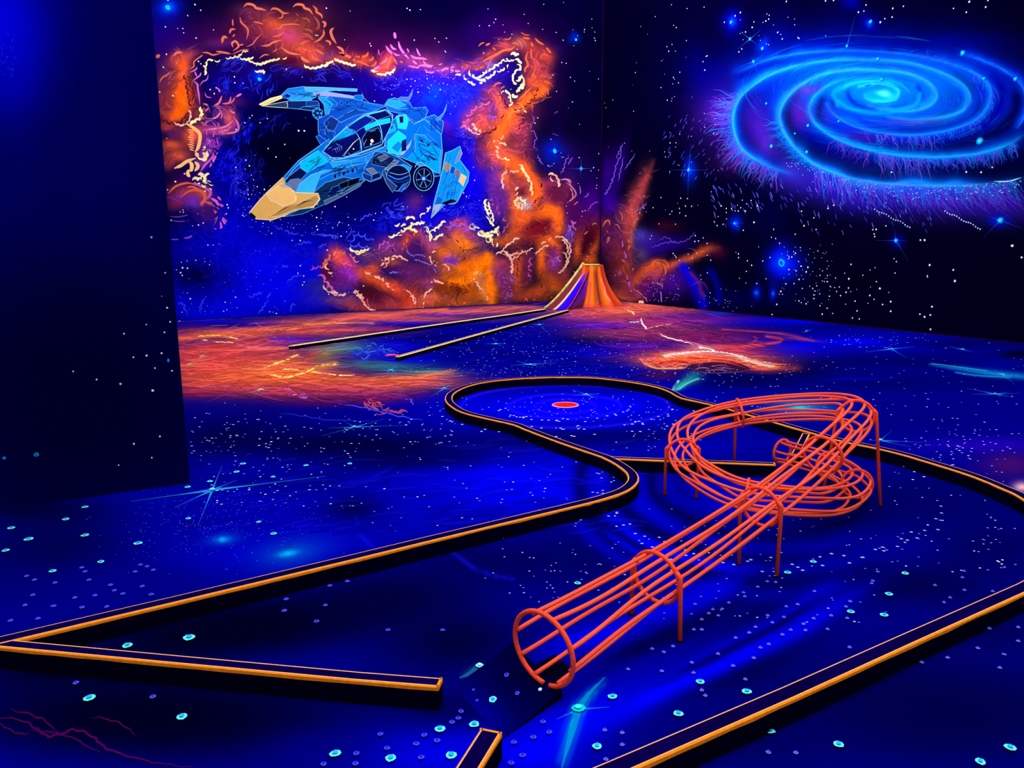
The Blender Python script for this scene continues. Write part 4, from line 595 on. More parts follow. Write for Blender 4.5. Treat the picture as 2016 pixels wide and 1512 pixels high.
# side pod, ball turret, wheel
P([(1040, 790), (1130, 650), (1225, 655), (1330, 700), (1450, 780), (1430, 815), (1300, 840), (1210, 800), (1180, 880), (1090, 912), (1025, 880)], (10, 56, 140), w=7)
P([(1110, 700), (1180, 660), (1300, 710), (1240, 790), (1100, 760)], (8, 20, 70), w=4); P([(1150, 700), (1230, 670), (1250, 700), (1180, 740)], (80, 84, 110), w=3); P([(1215, 800), (1300, 720), (1340, 730), (1260, 820)], (100, 104, 136), w=4); P([(1290, 780), (1380, 760), (1440, 790), (1420, 840), (1330, 850)], (0, 140, 220), w=5)
P([(1050, 800), (1110, 790), (1150, 830), (1100, 850)], (96, 96, 120), w=5); P([(1020, 830), (1100, 860), (1095, 910), (1030, 882)], (12, 40, 120), w=5); P([(1110, 850), (1170, 830), (1180, 870), (1100, 900)], (8, 20, 70), w=4); Lk([(1130, 740), (1150, 745)], (220, 220, 255), 6)
P([(1330+105*math.cos(t), 880+112*math.sin(t)) for t in np.linspace(0, 2*math.pi, 28, endpoint=False)], (4, 10, 56), w=7); Lk([(1235, 850), (1330, 890), (1430, 855)], (40, 110, 230), 16, sm=True); Lk([(1240, 880), (1330, 915), (1430, 890)], (20, 60, 170), 10, sm=True); Lk([(1250, 830), (1340, 850), (1420, 830)], (130, 190, 255), 6, sm=True)
P([(1190, 830), (1215, 800), (1235, 880), (1320, 950), (1282, 1004), (1225, 920)], (34, 50, 110), w=6); P([(1330, 985), (1370, 935), (1420, 905), (1360, 1000)], (30, 70, 180), w=4)
P([(1550+88*math.cos(t), 880+108*math.sin(t)) for t in np.linspace(0, 2*math.pi, 30, endpoint=False)], (3, 4, 28), w=9); Lk([(1550+66*math.cos(t), 880+82*math.sin(t)) for t in np.linspace(0, 6.28, 24)], (40, 90, 200), 6, (0, 0), True)
for q in range(7): t = q*2*math.pi/7+.3; Lk([(1550+22*math.cos(t), 885+26*math.sin(t)), (1550+70*math.cos(t), 885+86*math.sin(t))], KL, 7)
b.lift += .0001; b.dot(1550, 885, .07, (20, 60, 170), core=(120, 190, 250)); Lk([(1470, 790), (1520, 745), (1680, 850)], KL, 9, sm=True); Lk([(1640, 840), (1690, 850)], KK, 16)
# near wing fin
P([(1738, 662), (1800, 640), (1862, 604), (1882, 668), (1858, 720), (1942, 830), (1932, 910), (1836, 1090), (1735, 1105), (1612, 1228), (1640, 1080), (1700, 860)], (0, 120, 226), w=8, g=((20, 160, 240), (.2, .4)))
P([(1815, 755), (1850, 660), (1868, 620), (1880, 668), (1848, 735)], GRY, w=4); P([(1740, 740), (1786, 764), (1766, 838), (1720, 800)], (140, 110, 96), w=5); P([(1830, 800), (1870, 820), (1850, 890), (1815, 850)], (110, 90, 110), w=4); P([(1872, 838), (1922, 868), (1890, 952), (1850, 908)], (206, 176, 136), w=5); P([(1790, 770), (1826, 790), (1806, 850), (1772, 832)], (6, 60, 170), w=6)
for q in ([(1720, 860), (1840, 910), (1890, 960)], [(1700, 900), (1780, 960), (1860, 1000)], [(1790, 700), (1760, 760)], [(1840, 900), (1800, 1090)], [(1760, 930), (1700, 1060)], [(1690, 990), (1660, 1090)], [(1880, 760), (1920, 850)]): Lk(q, KD, 6); Lk([(x+5, y) for x, y in q], KL, 3)
P([(1640, 1110), (1670, 1030), (1720, 1060), (1690, 1110)], (0, 90, 200), w=4); P([(1690, 1100), (1790, 1060), (1840, 1080), (1740, 1108)], KK, None); P([(1612, 1226), (1640, 1110), (1712, 1100), (1660, 1180)], (150, 160, 190), w=7); Lk([(1622, 1200), (1650, 1150)], (120, 90, 90), 10); Lk([(1740, 670), (1690, 900), (1630, 1120)], KL, 10, sm=True); Lk([(1885, 960), (1830, 1090), (1760, 1105)], KL, 6, sm=True)
# nose
P([(45, 1178), (120, 1085), (200, 1000), (340, 870), (352, 935), (450, 1005), (640, 1012), (656, 1062), (600, 1130), (520, 1150), (440, 1170), (240, 1242), (100, 1232)], TAN, (255, 238, 196), 8)
P([(192, 1020), (318, 925), (405, 965), (446, 1035), (440, 1085), (332, 1122), (290, 1095), (230, 1072)], TAN2, (245, 225, 190), 7); P([(300, 935), (350, 930), (410, 965), (330, 960)], (170, 160, 140), None)
P([(215, 1215), (330, 1150), (450, 1105), (620, 1025), (645, 1060), (600, 1120), (510, 1140), (440, 1150), (300, 1205)], (168, 128, 68), (240, 215, 165), 5); Lk([(220, 1218), (350, 1140), (455, 1100)], (60, 30, 6), 10); Lk([(455, 1125), (520, 1085), (592, 1070)], (30, 16, 10), 12); Lk([(450, 1030), (448, 1080)], (255, 240, 210), 6)
P([(47, 1175), (64, 1178), (102, 1212), (96, 1232), (60, 1204)], (2, 2, 10), None); P([(330, 1215), (480, 1150), (600, 1135), (640, 1130), (500, 1190)], (6, 40, 90), w=5); P([(380, 1190), (430, 1165), (425, 1185), (390, 1200)], (20, 80, 220), None)
b.lift += .0004; b.layered = True
for x, y, rx, ry, n, an, cs in ((900, 250, 180, 40, 26, 12, [(4, 60, 150), K2]), (720, 470, 60, 70, 16, 60, [(4, 60, 150), K2]), (1440, 280, 90, 40, 16, 10, [(4, 60, 150), K2]), (1640, 430, 60, 50, 14, 40, [(4, 60, 150), K2]), (1560, 650, 110, 120, 34, 40, [(4, 60, 150), K2, (0, 60, 160)]), (600, 760, 90, 70, 16, -35, [(0, 70, 170), KL]), (900, 810, 170, 40, 30, -22, [(4, 60, 150), K2]), (1780, 930, 70, 110, 24, -60, [(4, 60, 150), K2]), (540, 150, 120, 30, 16, -8, [(4, 60, 150), KL]), (760, 990, 120, 40, 16, -25, [(6, 30, 80), (20, 70, 130)]), (1230, 730, 100, 40, 14, 20, [(6, 30, 80), KL]), (820, 600, 70, 60, 14, -40, [(30, 60, 190), (6, 30, 80)])):
    b.wisps(x, y, rx, ry, int(n*.8), 70, 4, cs, ang=an, a=.5, curve=.02)
b.lift = 0
# ------------------------------------------------------------------ right wall mural
Rw = RightWall('wall_right', np.r_[np.arange(2.0, 5.6, 0.06), np.arange(5.6, WALL_Y+.001, 0.0172)], np.r_[np.arange(0, 7.0, 0.0172), np.arange(7.0, 8.4, 0.06)], (-1, 0, 0), (1, 0, 27), warp=7, seed=11, cells=14)
b = Rw.frame(1300, 0, 2.8156)
for a in ((1240, 560, 900, 400, (0, 0, 120), .95, 4, 1.3), (1240, 530, 740, 310, (0, 6, 196), .96, 4, 1.6), (340, 640, 150, 150, (80, 18, 170), .75), (430, 880, 120, 70, (70, 10, 110), .7), (1240, 500, 620, 230, (0, 60, 212), .95, 3, 1.6), (1235, 500, 430, 170, (0, 112, 222), .95, 3, 1.4), (1240, 430, 420, 90, (0, 128, 226), .8, 2, 1.3),
          (1000, 1060, 330, 100, (40, 20, 190), .85, 14), (1500, 1100, 420, 90, (52, 22, 190), .85, 8), (1900, 1100, 260, 90, (50, 16, 170), .85, 6), (720, 940, 120, 90, (60, 30, 190), .8, 30), (1200, 1000, 300, 60, (30, 70, 220), .6, 6), (1820, 560, 130, 160, (0, 20, 190), .8)): b.blob(*a)
def arm(path, w, col, glow=(0, 84, 232), gw=3.0, ga=.85, ca=1.0):
    b.soft(path, w*gw*1.15, glow, [.15]+[ga*.85]*8+[.3], warp=True); b.soft(path, w*1.25, col, [.1]+[ca*.62]*8+[.3], warp=True); b.soft(path, w*.5, np.array(col)*.6+np.array((40, 100, 100)), [.1]+[.55]*8+[.3], warp=False)
DK = [([(490, 520), (440, 600), (432, 690), (460, 770), (520, 840), (620, 900)], 42, (2, 0, 92)), ([(760, 500), (710, 570), (702, 660), (730, 750), (800, 830), (900, 890), (1050, 945), (1300, 985), (1600, 985), (1960, 950)], 38, (0, 0, 44)),
      ([(890, 560), (872, 630), (900, 700), (980, 760), (1100, 800), (1300, 832), (1550, 830), (1760, 785), (1900, 710), (1975, 620), (1985, 540)], 36, (0, 0, 62)), ([(960, 560), (960, 610), (1030, 668), (1170, 712), (1380, 728), (1590, 700), (1730, 640), (1790, 560)], 18, (0, 20, 120)),
      ([(440, 430), (600, 365), (800, 318), (1050, 306), (1200, 312)], 14, (0, 0, 120)), ([(1640, 420), (1712, 490), (1700, 560), (1640, 625), (1500, 665)], 24, (0, 40, 96)), ([(1840, 430), (1890, 500), (1870, 600), (1790, 690)], 28, (0, 0, 140)), ([(1060, 470), (1040, 520), (1090, 580), (1200, 600)], 16, (0, 40, 180)), ([(1430, 480), (1450, 540), (1400, 585), (1300, 600)], 14, (0, 40, 190))]
for p, w, c in DK: b.soft(p, w, c, .95, warp=False)
A1 = [(2016, 985), (1860, 1012), (1700, 1028), (1500, 1030), (1300, 1022), (1120, 1000), (980, 965), (850, 908), (750, 825), (685, 730), (662, 640), (690, 560), (760, 485), (880, 418), (1050, 388), (1200, 388), (1350, 402), (1460, 440), (1524, 495), (1530, 545), (1480, 592), (1380, 616), (1250, 608), (1150, 585)]
A2 = [(720, 960), (620, 930), (520, 880), (450, 820), (412, 740), (402, 650), (430, 560), (500, 485), (620, 410), (780, 358), (960, 335), (1200, 330), (1400, 352), (1560, 402), (1680, 470), (1716, 540), (1680, 610), (1560, 650), (1400, 662), (1260, 648)]
A3 = [(2016, 745), (1950, 790), (1850, 830), (1700, 860), (1500, 872), (1300, 858), (1120, 822), (970, 766), (870, 695), (825, 620), (842, 550), (900, 490), (1000, 446), (1130, 432), (1250, 440), (1340, 470), (1380, 510)]
A4 = [(430, 402), (600, 330), (780, 296), (950, 282), (1150, 282), (1400, 305), (1600, 350), (1760, 415), (1830, 490), (1820, 580), (1750, 665), (1620, 716), (1450, 746), (1300, 746), (1150, 722), (1040, 684), (960, 630), (920, 575)]
A5 = [(1660, 300), (1800, 340), (1920, 400), (2000, 470), (2030, 560), (2016, 650), (1980, 710)]
A6 = [(985, 510), (1040, 470), (1130, 450), (1230, 455), (1310, 490), (1310, 530), (1240, 560), (1150, 550), (1130, 520)]
arm(A4, 11, (0, 120, 240), (0, 60, 226)); arm(A5, 9, (0, 96, 240), (0, 40, 220)); arm(A2, 13, (10, 150, 240)); arm(A3, 13, (0, 160, 240)); arm(A1, 14, (20, 160, 242)); arm(A6, 13, (0, 186, 234), (0, 140, 230))
b.soft([(985, 560), (1050, 600), (1180, 625), (1320, 612), (1420, 570), (1440, 520)], 12, (0, 150, 230), .9, warp=False); b.soft([(1000, 480), (960, 520), (985, 580)], 14, (0, 150, 235), .8, warp=False)
b.blob(1232, 524, 70, 26, (30, 226, 234), 1.0, 8, 1.4); b.blob(1232, 524, 34, 12, (110, 250, 236), .9, 8)
for a in ((560, 690, 70, 110, (78, 24, 196), .75), (600, 800, 50, 80, (90, 40, 210), .6), (780, 620, 50, 80, (92, 14, 160), .8), (830, 490, 60, 24, (108, 50, 190), .75, -20), (930, 640, 50, 60, (40, 30, 190), .5), (1150, 770, 120, 30, (60, 10, 140), .6), (1400, 680, 150, 14, (120, 60, 170), .5, -4)): b.blob(*a)
# sky marks
for x, y, rx, ry, c, aa in ((394, 122, 60, 60, (0, 0, 170), .8), (394, 122, 18, 22, (0, 60, 240), .9), (1166, 120, 60, 60, (0, 0, 150), .8), (1166, 120, 18, 18, (0, 60, 240), .9), (567, 268, 26, 30, (0, 40, 230), .8), (672, 1455, 90, 100, (0, 10, 220), .97), (672, 1455, 44, 46, (0, 60, 240), .9),
                            (158, 940, 40, 70, (0, 30, 220), .9), (413, 1238, 34, 30, (0, 30, 210), .9), (1308, 1332, 40, 36, (0, 0, 180), .8), (1885, 1222, 60, 40, (0, 20, 220), .8), (1060, 20, 60, 40, (0, 0, 150), .7), (1300, 240, 600, 50, (0, 0, 130), .6), (250, 420, 130, 130, (0, 0, 140), .5), (600, 1220, 120, 120, (0, 0, 60), .7)): b.blob(x, y, rx, ry, c, aa)
# corner nebula
b.frame(900, 300, 4.4475)
for a in ((1330, 250, 90, 250, (44, 0, 130), .85), (1420, 120, 60, 200, (40, 0, 130), .8, 12), (1340, 480, 100, 100, (52, 0, 170), .85), (1330, 760, 110, 200, (70, 6, 76), .92), (1390, 760, 90, 130, (60, 22, 110), .8), (1300, 640, 60, 60, (110, 30, 60), .8), (1480, 560, 80, 110, (130, 50, 80), .85), (1500, 860, 70, 140, (140, 46, 66), .85),
          (1440, 990, 60, 70, (220, 100, 16), .95), (1400, 1080, 80, 110, (110, 26, 60), .9), (1500, 1120, 60, 130, (170, 66, 40), .85), (1600, 760, 70, 70, (74, 100, 130), .7), (1700, 820, 120, 110, (44, 8, 150), .85), (1620, 900, 60, 70, (90, 70, 110), .7), (1720, 1010, 90, 60, (160, 60, 60), .9), (1640, 1210, 130, 110, (66, 10, 130), .9), (1500, 1270, 110, 50, (170, 66, 60), .9), (1420, 1230, 70, 60, (200, 80, 40), .85)): b.blob(*a)
b.soft([(1720, 60), (1650, 200), (1590, 330), (1540, 470), (1500, 620), (1470, 760)], [26, 44, 50, 50, 50, 40], (180, 64, 56), [.3, .85, .9, .9, .9, .6]); b.soft([(1560, 560), (1540, 700), (1520, 820)], 26, (206, 86, 50), .8)
b.blob(1570, 400, 70, 230, (150, 50, 66), .65, 14); b.blob(1400, 880, 90, 160, (120, 34, 40), .8); b.blob(1500, 1180, 90, 90, (150, 50, 70), .7)
b.frame(1100, 400, 4.032)
for a in ((700, 600, 120, 90, (110, 20, 90), .85), (700, 280, 100, 60, (60, 40, 150), .7), (880, 330, 150, 60, (30, 0, 130), .8), (850, 180, 110, 60, (60, 4, 30), .6), (900, 640, 160, 110, (60, 8, 150), .85), (780, 570, 80, 60, (150, 54, 66), .9), (1240, 380, 80, 60, (70, 8, 40), .7), (1350, 760, 200, 90, (0, 0, 90), .6), (1760, 770, 300, 90, (0, 0, 60), .6)): b.blob(*a)
b.soft([(610, 610), (700, 530), (790, 490), (880, 520), (1010, 460), (1130, 390), (1250, 350)], [36, 44, 40, 36, 36, 34, 24], (200, 80, 34), [.9, .95, .9, .9, .9, .8, .3])
b.soft([(980, 530), (1060, 640), (1130, 760), (1150, 830)], 44, (4, 0, 226), .85); b.soft([(1180, 540), (1240, 640), (1280, 760)], 36, (0, 0, 160), .7); b.soft([(1040, 560), (1100, 640), (1130, 720)], 16, (150, 40, 90), .5)
b.blob(1775, 480, 110, 130, (0, 10, 224), .97, 0, 1.2); b.blob(1775, 480, 60, 64, (0, 60, 240), .9)
for x, y in ((1548, 710), (1692, 712), (1398, 160)): b.blob(x, y, 34, 60, (0, 10, 200), .9); b.blob(x, y, 14, 18, (0, 110, 250), .9)
b.C *= (1+.08*b.n2)[..., None]
b.frame(); b.texture(1185, 230, 1420, 600, 600, 26, 6, lambda c: c[0] > 50, a=.45)
# brush work: feathers off the spiral arms
b.frame(1300, 0, 2.8156)
def feathers(path, t0, t1, n, ln, dirf, cols, w=7, a=.8, wav=8):
    P = catmull([np.r_[q, 0] for q in np.array(path, float)], 10)[:, :2]; L = np.r_[0, np.cumsum(np.linalg.norm(np.diff(P, axis=0), axis=1))]; L /= L[-1]
    for _ in range(n):
        t = RNG.uniform(t0, t1); p = np.array([np.interp(t, L, P[:, 0]), np.interp(t, L, P[:, 1])])
        th = math.radians(dirf(p)+RNG.normal(0, 12)); l = ln*RNG.uniform(.35, 1.2); d = np.array([math.cos(th), math.sin(th)]); k = np.array([-d[1], d[0]])
        p = p + d*RNG.uniform(0, 14); c = cols[RNG.integers(len(cols))]
        b.stroke([p, p+d*l*.35+k*RNG.normal(0, wav), p+d*l*.7+k*RNG.normal(0, wav), p+d*l], w*RNG.uniform(.5, 1.2), c, a*RNG.uniform(.55, 1), taper=(.1, .7), n=3)
FB = [(40, 120, 245), (110, 80, 230), (20, 150, 245), (70, 70, 240)]; FP = [(120, 60, 220), (90, 60, 235), (150, 90, 220)]
feathers(A1, .02, .28, 190, 130, lambda p: 60+10*math.sin(p[0]*.01), FB); feathers(A1, .28, .40, 90, 150, lambda p: 75, FB+FP); feathers(A1, .05, .3, 90, 220, lambda p: 40, FP, w=6, a=.7)
feathers(A2, .02, .13, 90, 110, lambda p: 118, FB+FP); feathers(A2, .11, .245, 120, 130, lambda p: 150-(p[1]-740)*.22, FP+FB, wav=11)
feathers(A1, .40, .50, 60, 80, lambda p: 170, [(20, 130, 245), (0, 160, 245)], a=.6); feathers(A3, .03, .32, 150, 75, lambda p: 75, FB); feathers(A3, .30, .44, 60, 130, lambda p: 80, FB+FP); feathers(A3, .44, .55, 40, 80, lambda p: 120, FP, a=.6)
feathers(A4, .52, .80, 90, 60, lambda p: 85, [(30, 110, 240), (0, 140, 245), (70, 70, 230)]); feathers(A4, .74, .9, 40, 90, lambda p: 70, FB+FP, a=.7); feathers(A4, .36, .5, 50, 60, lambda p: 0, [(0, 90, 240), (30, 60, 230)], a=.6); feathers(A5, .0, .8, 50, 60, lambda p: 20, [(0, 70, 240)], a=.6)
for _ in range(150):
    x, y = RNG.uniform(230, 1500), RNG.normal(1090, 70); y += (x-700)*.10; b.stroke([(x, y), (x+RNG.uniform(6, 20), y+RNG.uniform(14, 40))], RNG.uniform(2.5, 5), (60, 70, 240) if RNG.random() < .7 else (120, 120, 255), .8)
for _ in range(70):
    x, y = RNG.uniform(20, 380), RNG.uniform(640, 980); b.stroke([(x, y), (x-RNG.uniform(6, 14), y+RNG.uniform(10, 26))], RNG.uniform(2, 4.5), (70, 80, 230), .8)
for p0 in ((1190, 1160), (1580, 1170)):
    for k in range(16): x = p0[0]+k*13; y = p0[1]+k*6.5+4*math.sin(k); b.dot(x, y, .012, (170, 190, 255))
b.stroke([(2000, 985), (1930, 1005), (1850, 1005)], 8, (150, 230, 255))
for _ in range(160):
    t = RNG.uniform(0, 1); x = 2000-1300*t; y = np.interp(x, [660, 850, 1120, 1500, 2016], [860, 930, 1010, 1040, 1000])+abs(RNG.normal(0, 40)); b.dot(x, y, .010, (120, 170, 255))
for _ in range(420):                                   # dry-brush streaks following the disc
    k = RNG.uniform(.08, 1.0)**.8; t0 = RNG.uniform(0, 360); rx, ry = 800*k, 330*k; dt = RNG.uniform(8, 26)
    P_ = [(1240+rx*math.cos(math.radians(t))*1.0, 525+ry*math.sin(math.radians(t))+rx*math.cos(math.radians(t))*.06) for t in np.linspace(t0, t0+dt, 6)]
    c = [(0, 130, 235), (0, 90, 230), (30, 170, 240), (10, 40, 200), (60, 50, 210)][RNG.integers(5)]
    b.stroke(P_, RNG.uniform(4, 12), c, RNG.uniform(.12, .34), taper=(.45, .45), edge=.2, n=3)
b.soft([(1100, 480), (1230, 462), (1320, 500), (1290, 560), (1180, 560)], 8, (30, 214, 240), .7, warp=False)
# corner brush work
b.frame(900, 300, 4.4475)
many((190, 100, 80), [([(1275, 650), (1300, 605), (1330, 600), (1335, 640)], 16), ([(1310, 680), (1325, 740), (1310, 800)], 18), ([(1330, 700), (1330, 780)], 14), ([(1420, 510), (1445, 560), (1440, 610)], 10), ([(1380, 630), (1410, 640), (1430, 690)], 12), ([(1490, 760), (1510, 800), (1495, 860)], 18), ([(1520, 970), (1545, 1000), (1530, 1050)], 18), ([(1540, 1180), (1580, 1230), (1640, 1260), (1665, 1310)], 14), ([(1720, 960), (1779, 970)], 14)])
b.scallop([(1440, 730), (1465, 850), (1490, 920), (1470, 930)], 26, 16, (170, 90, 220), side=-1, bulge=.3); b.scallop([(1450, 930), (1500, 970), (1520, 1000)], 24, 16, (180, 80, 150), side=-1); b.scallop([(1490, 1080), (1520, 1180), (1550, 1290)], 26, 18, (170, 80, 200), side=-1, bulge=.3); b.wisps(1400, 1050, 36, 30, 12, 36, 9, [(170, 100, 220)], ang=80)
for p in ([(1320, 330), (1340, 290), (1370, 220), (1390, 120), (1430, 30), (1440, -40)], [(1290, 370), (1310, 350), (1340, 300)], [(1470, 150), (1500, 100), (1560, 10)], [(1410, 250), (1430, 160), (1460, 40)], [(1580, 530), (1620, 480), (1660, 440)], [(1400, 40), (1425, -20), (1450, -80)]): b.squig(p, 4, 6, (140, 120, 255), .85)
b.frame(1100, 400, 4.032)
for p in ([(790, 300), (850, 272), (920, 310), (1000, 300), (1060, 260), (1080, 225)], [(730, 350), (800, 330), (860, 310), (940, 315)], [(600, 120), (640, 50), (700, 0)]): b.squig(p, 4, 5, (120, 100, 240), .75)
many((190, 96, 66), [([(780, 480), (830, 490), (850, 540), (840, 570)], 12), ([(720, 630), (790, 640), (820, 650), (825, 600)], 12), ([(590, 680), (640, 710), (690, 760)], 10)]); b.scallop([(815, 700), (822, 790)], 18, 12, (140, 90, 220), side=-1, bulge=.3)
# stars
b.frame(1300, 0, 2.8156)
SRR = .0125
stars(b, [(90, 153), (445, 70), (416, 88), (356, 124), (605, 85, .8), (602, 106), (586, 117), (571, 124, .7), (592, 78, .7), (520, 122), (511, 152), (474, 177), (746, 138, .7), (652, 180), (669, 191, .7), (677, 216), (770, 213), (764, 208, .7), (590, 243, .7), (602, 248, .7), (38, 259), (48, 284), (66, 246, .8), (261, 310), (238, 342, .8), (248, 389), (453, 271), (437, 288), (74, 430), (80, 440, .7), (102, 460), (70, 465, .7), (5, 486), (40, 556), (66, 545, .7), (80, 535, .7), (64, 560, .6), (700, 8), (917, 5), (962, 2), (1142, 28), (1100, 68), (1130, 62), (1290, 47), (1287, 95, .8), (1246, 104, .8), (1221, 124, 1.1), (1349, 35, .7), (1627, 47, .7), (1714, 10), (1698, 68), (1805, 40), (1818, 2), (56, 792), (88, 792, .7), (25, 842), (50, 844, .8), (30, 870), (152, 1101), (141, 1143), (175, 1143, .9), (107, 1155), (66, 1172), (55, 1187), (142, 1196), (338, 1142), (456, 1110), (505, 1111), (540, 1142), (430, 1137, .8), (480, 1130, .8), (368, 1178), (400, 1165, .7), (470, 1168), (505, 1153, .8), (322, 1201), (301, 1230), (317, 1250), (350, 1243, .8), (522, 1232), (963, 1138), (930, 1155), (785, 1170, .8), (853, 1208), (799, 1251), (865, 1272), (461, 1275, .8), (630, 1275, .7), (1180, 1273), (1198, 1272), (1187, 1297), (1190, 1311), (1443, 1331, 1.2), (1467, 1331, 1.2), (1252, 1252, .8), (1953, 1362, 1.2), (1495, 1468), (1058, 1465, .8), (1626, 1495, .8), (507, 1470), (435, 1408, 1.1), (485, 1445, .8), (195, 1306), (194, 1338), (215, 1335, .8), (240, 1320, .8), (262, 1350), (73, 1405), (86, 1420, .8), (108, 1443), (156, 1410), (203, 1404, .9), (262, 1416, .8), (282, 1443), (740, 1395, .8), (750, 1370, .6), (780, 1475), (820, 1480, .8), (570, 1446, .8), (610, 1427, .8), (640, 1320, .7), (715, 1425, .7), (875, 1390, .7), (86, 1243), (5, 1095), (1842, 928), (1780, 955), (1698, 953), (1283, 955)], SRR)
b.frame(1550, 480, 4.32); stars(b, [(263, 62, .7), (115, 58, .6), (73, 78, .8), (40, 113, .8), (98, 150, .8), (120, 191), (178, 199, 1.1), (163, 238, 1.1), (343, 147, .7), (340, 213, .8), (302, 230, .8), (281, 268, .9), (344, 270), (545, 175), (491, 250, .8), (526, 298, 1.2), (645, 267), (707, 222, .8), (750, 203, .6), (910, 126, .7), (930, 152, .8), (920, 249, .8), (1214, 181, 1.2), (1193, 270, .8), (1195, 281, .9), (1415, 222), (1428, 316, 1.4), (1916, 17, 1.4), (1996, 116, 1.1), (761, 321), (790, 379, 1.2), (711, 367, .6), (866, 413, .7), (705, 439, 1.1), (741, 472, .8), (690, 505, .8), (882, 491, 1.2), (882, 573, 1.2), (813, 516), (579, 487), (596, 570, 1.2), (557, 630, 1.2), (615, 638), (499, 513, .8), (456, 440, 1.1), (445, 367), (523, 376), (502, 412), (543, 407, .8), (593, 389, .6), (361, 446, 1.1), (254, 358, 1.1), (343, 322), (302, 316, .8), (318, 322, .7), (367, 362, .8), (405, 372, .8), (423, 406, .8), (413, 290, .7), (163, 510, 1.2), (122, 500, .9), (100, 485, .7), (279, 425), (228, 435), (228, 466), (238, 401), (219, 380), (193, 361, .8), (130, 379, .8), (103, 302), (138, 300, .6), (60, 338, .8), (300, 598, 1.2), (280, 527), (342, 548), (388, 592, .8), (1233, 534, 1.4), (1131, 598, 1.1), (1170, 621, 1.1), (1219, 605, 1.1), (1221, 727, 1.2)], SRR)
b.frame(1100, 400, 4.032); stars(b, [(960, 41), (963, 77), (901, 65), (884, 88), (1007, 21), (1011, 101), (1057, 26), (752, 36), (677, 39), (646, 77), (628, 128), (798, 164), (930, 166), (1238, 150, 1.2), (1260, 178, 1.2), (1268, 107), (1335, 125), (1307, 168), (1293, 22, 1.1), (1374, 43), (1333, 43), (1403, 60), (1447, 36), (1485, 64), (1553, 152, 1.3), (1578, 22, 1.2), (1468, 215), (1428, 62), (1950, 180, 1.2), (1928, 64), (1410, 390, .8), (1429, 402, 1.2), (1430, 433), (1500, 457), (1534, 493, 1.3), (1492, 541, 1.2), (1438, 596), (1488, 634), (1575, 638), (1648, 600, .8), (1622, 460, .8), (1680, 432), (1590, 347, .8), (1691, 270, .8), (1725, 283, .7), (1709, 205, .7), (1756, 318), (1880, 247), (1920, 353), (1882, 397), (1887, 537), (1980, 509, 1.2), (1968, 545, 1.1), (1928, 500), (1828, 440), (1853, 427), (1830, 527), (1911, 606), (1806, 640), (1766, 700, 1.2), (1779, 724), (1754, 722), (1734, 803, 1.2), (1910, 776), (1968, 798), (1697, 883, 1.1), (1208, 452, 1.2), (1181, 414), (1097, 397, 1.1), (1064, 437), (1030, 406), (935, 431), (922, 413, .8), (910, 399), (961, 455), (1081, 304), (1110, 301), (1088, 258), (1150, 275), (1180, 320), (740, 258), (728, 285), (1183, 553), (1127, 572), (1133, 606, .8), (1036, 515, .7), (1205, 712, .8)]+[(RNG.uniform(620, 960), RNG.uniform(570, 780), .55) for _ in range(60)]+[(RNG.normal(1300, 90), RNG.normal(760, 50), .5) for _ in range(26)]+[(RNG.normal(590, 30), RNG.uniform(20, 240), .6) for _ in range(14)], SRR)
b.frame(); stars(b, [(RNG.uniform(1190, 1420), RNG.uniform(8, 420), RNG.choice([.5, .8])) for _ in range(55)]+[(RNG.uniform(1530, 1640), RNG.uniform(480, 600), .5) for _ in range(50)]+[(RNG.uniform(1420, 1660), RNG.uniform(20, 80), .5) for _ in range(12)], SRR, (214, 220, 255))
b.frame(1300, 0, 2.8156)
for x, y, r in ((394, 122, .03), (1166, 120, .03), (567, 268, .034), (158, 942, .045), (413, 1238, .03), (1308, 1333, .035), (498, 216, .03), (518, 341, .03), (1036, 255, .026), (1207, 327, .03), (1678, 293, .04), (1773, 782, .05), (617, 811, .035), (813, 842, .032), (820, 696, .03), (589, 573, .024), (1228, 440, .028), (1885, 1222, .045), (1795, 436, .024), (748, 740, .02), (990, 672, .02), (1970, 437, .028)): b.dot(x, y, r, (0, 150, 250), core=(70, 226, 246))
b.dot(672, 1457, .075, (0, 180, 235), core=(20, 60, 230))
for x, y, arms in ((158, 942, ((0, 100), (180, 90), (85, 150), (268, 140))), (498, 216, ((40, 80), (220, 90), (145, 70), (320, 50))), (518, 341, ((35, 90), (200, 80), (290, 60), (120, 30))), (1308, 1333, ((0, 60), (180, 120), (100, 70), (280, 40), (300, 140))), (1885, 1222, ((160, 90), (40, 60), (225, 130), (340, 130))), (1773, 782, ((0, 90), (180, 70), (70, 60), (240, 70))), (413, 1238, ((0, 50), (180, 30), (300, 60))), (1036, 255, ((75, 170), (255, 30))), (1678, 293, ((20, 40), (200, 40))), (1207, 327, ((20, 40), (230, 50), (0, 30), (180, 130)))):
    b.star(x, y, arms, (40, 120, 250), w=6)
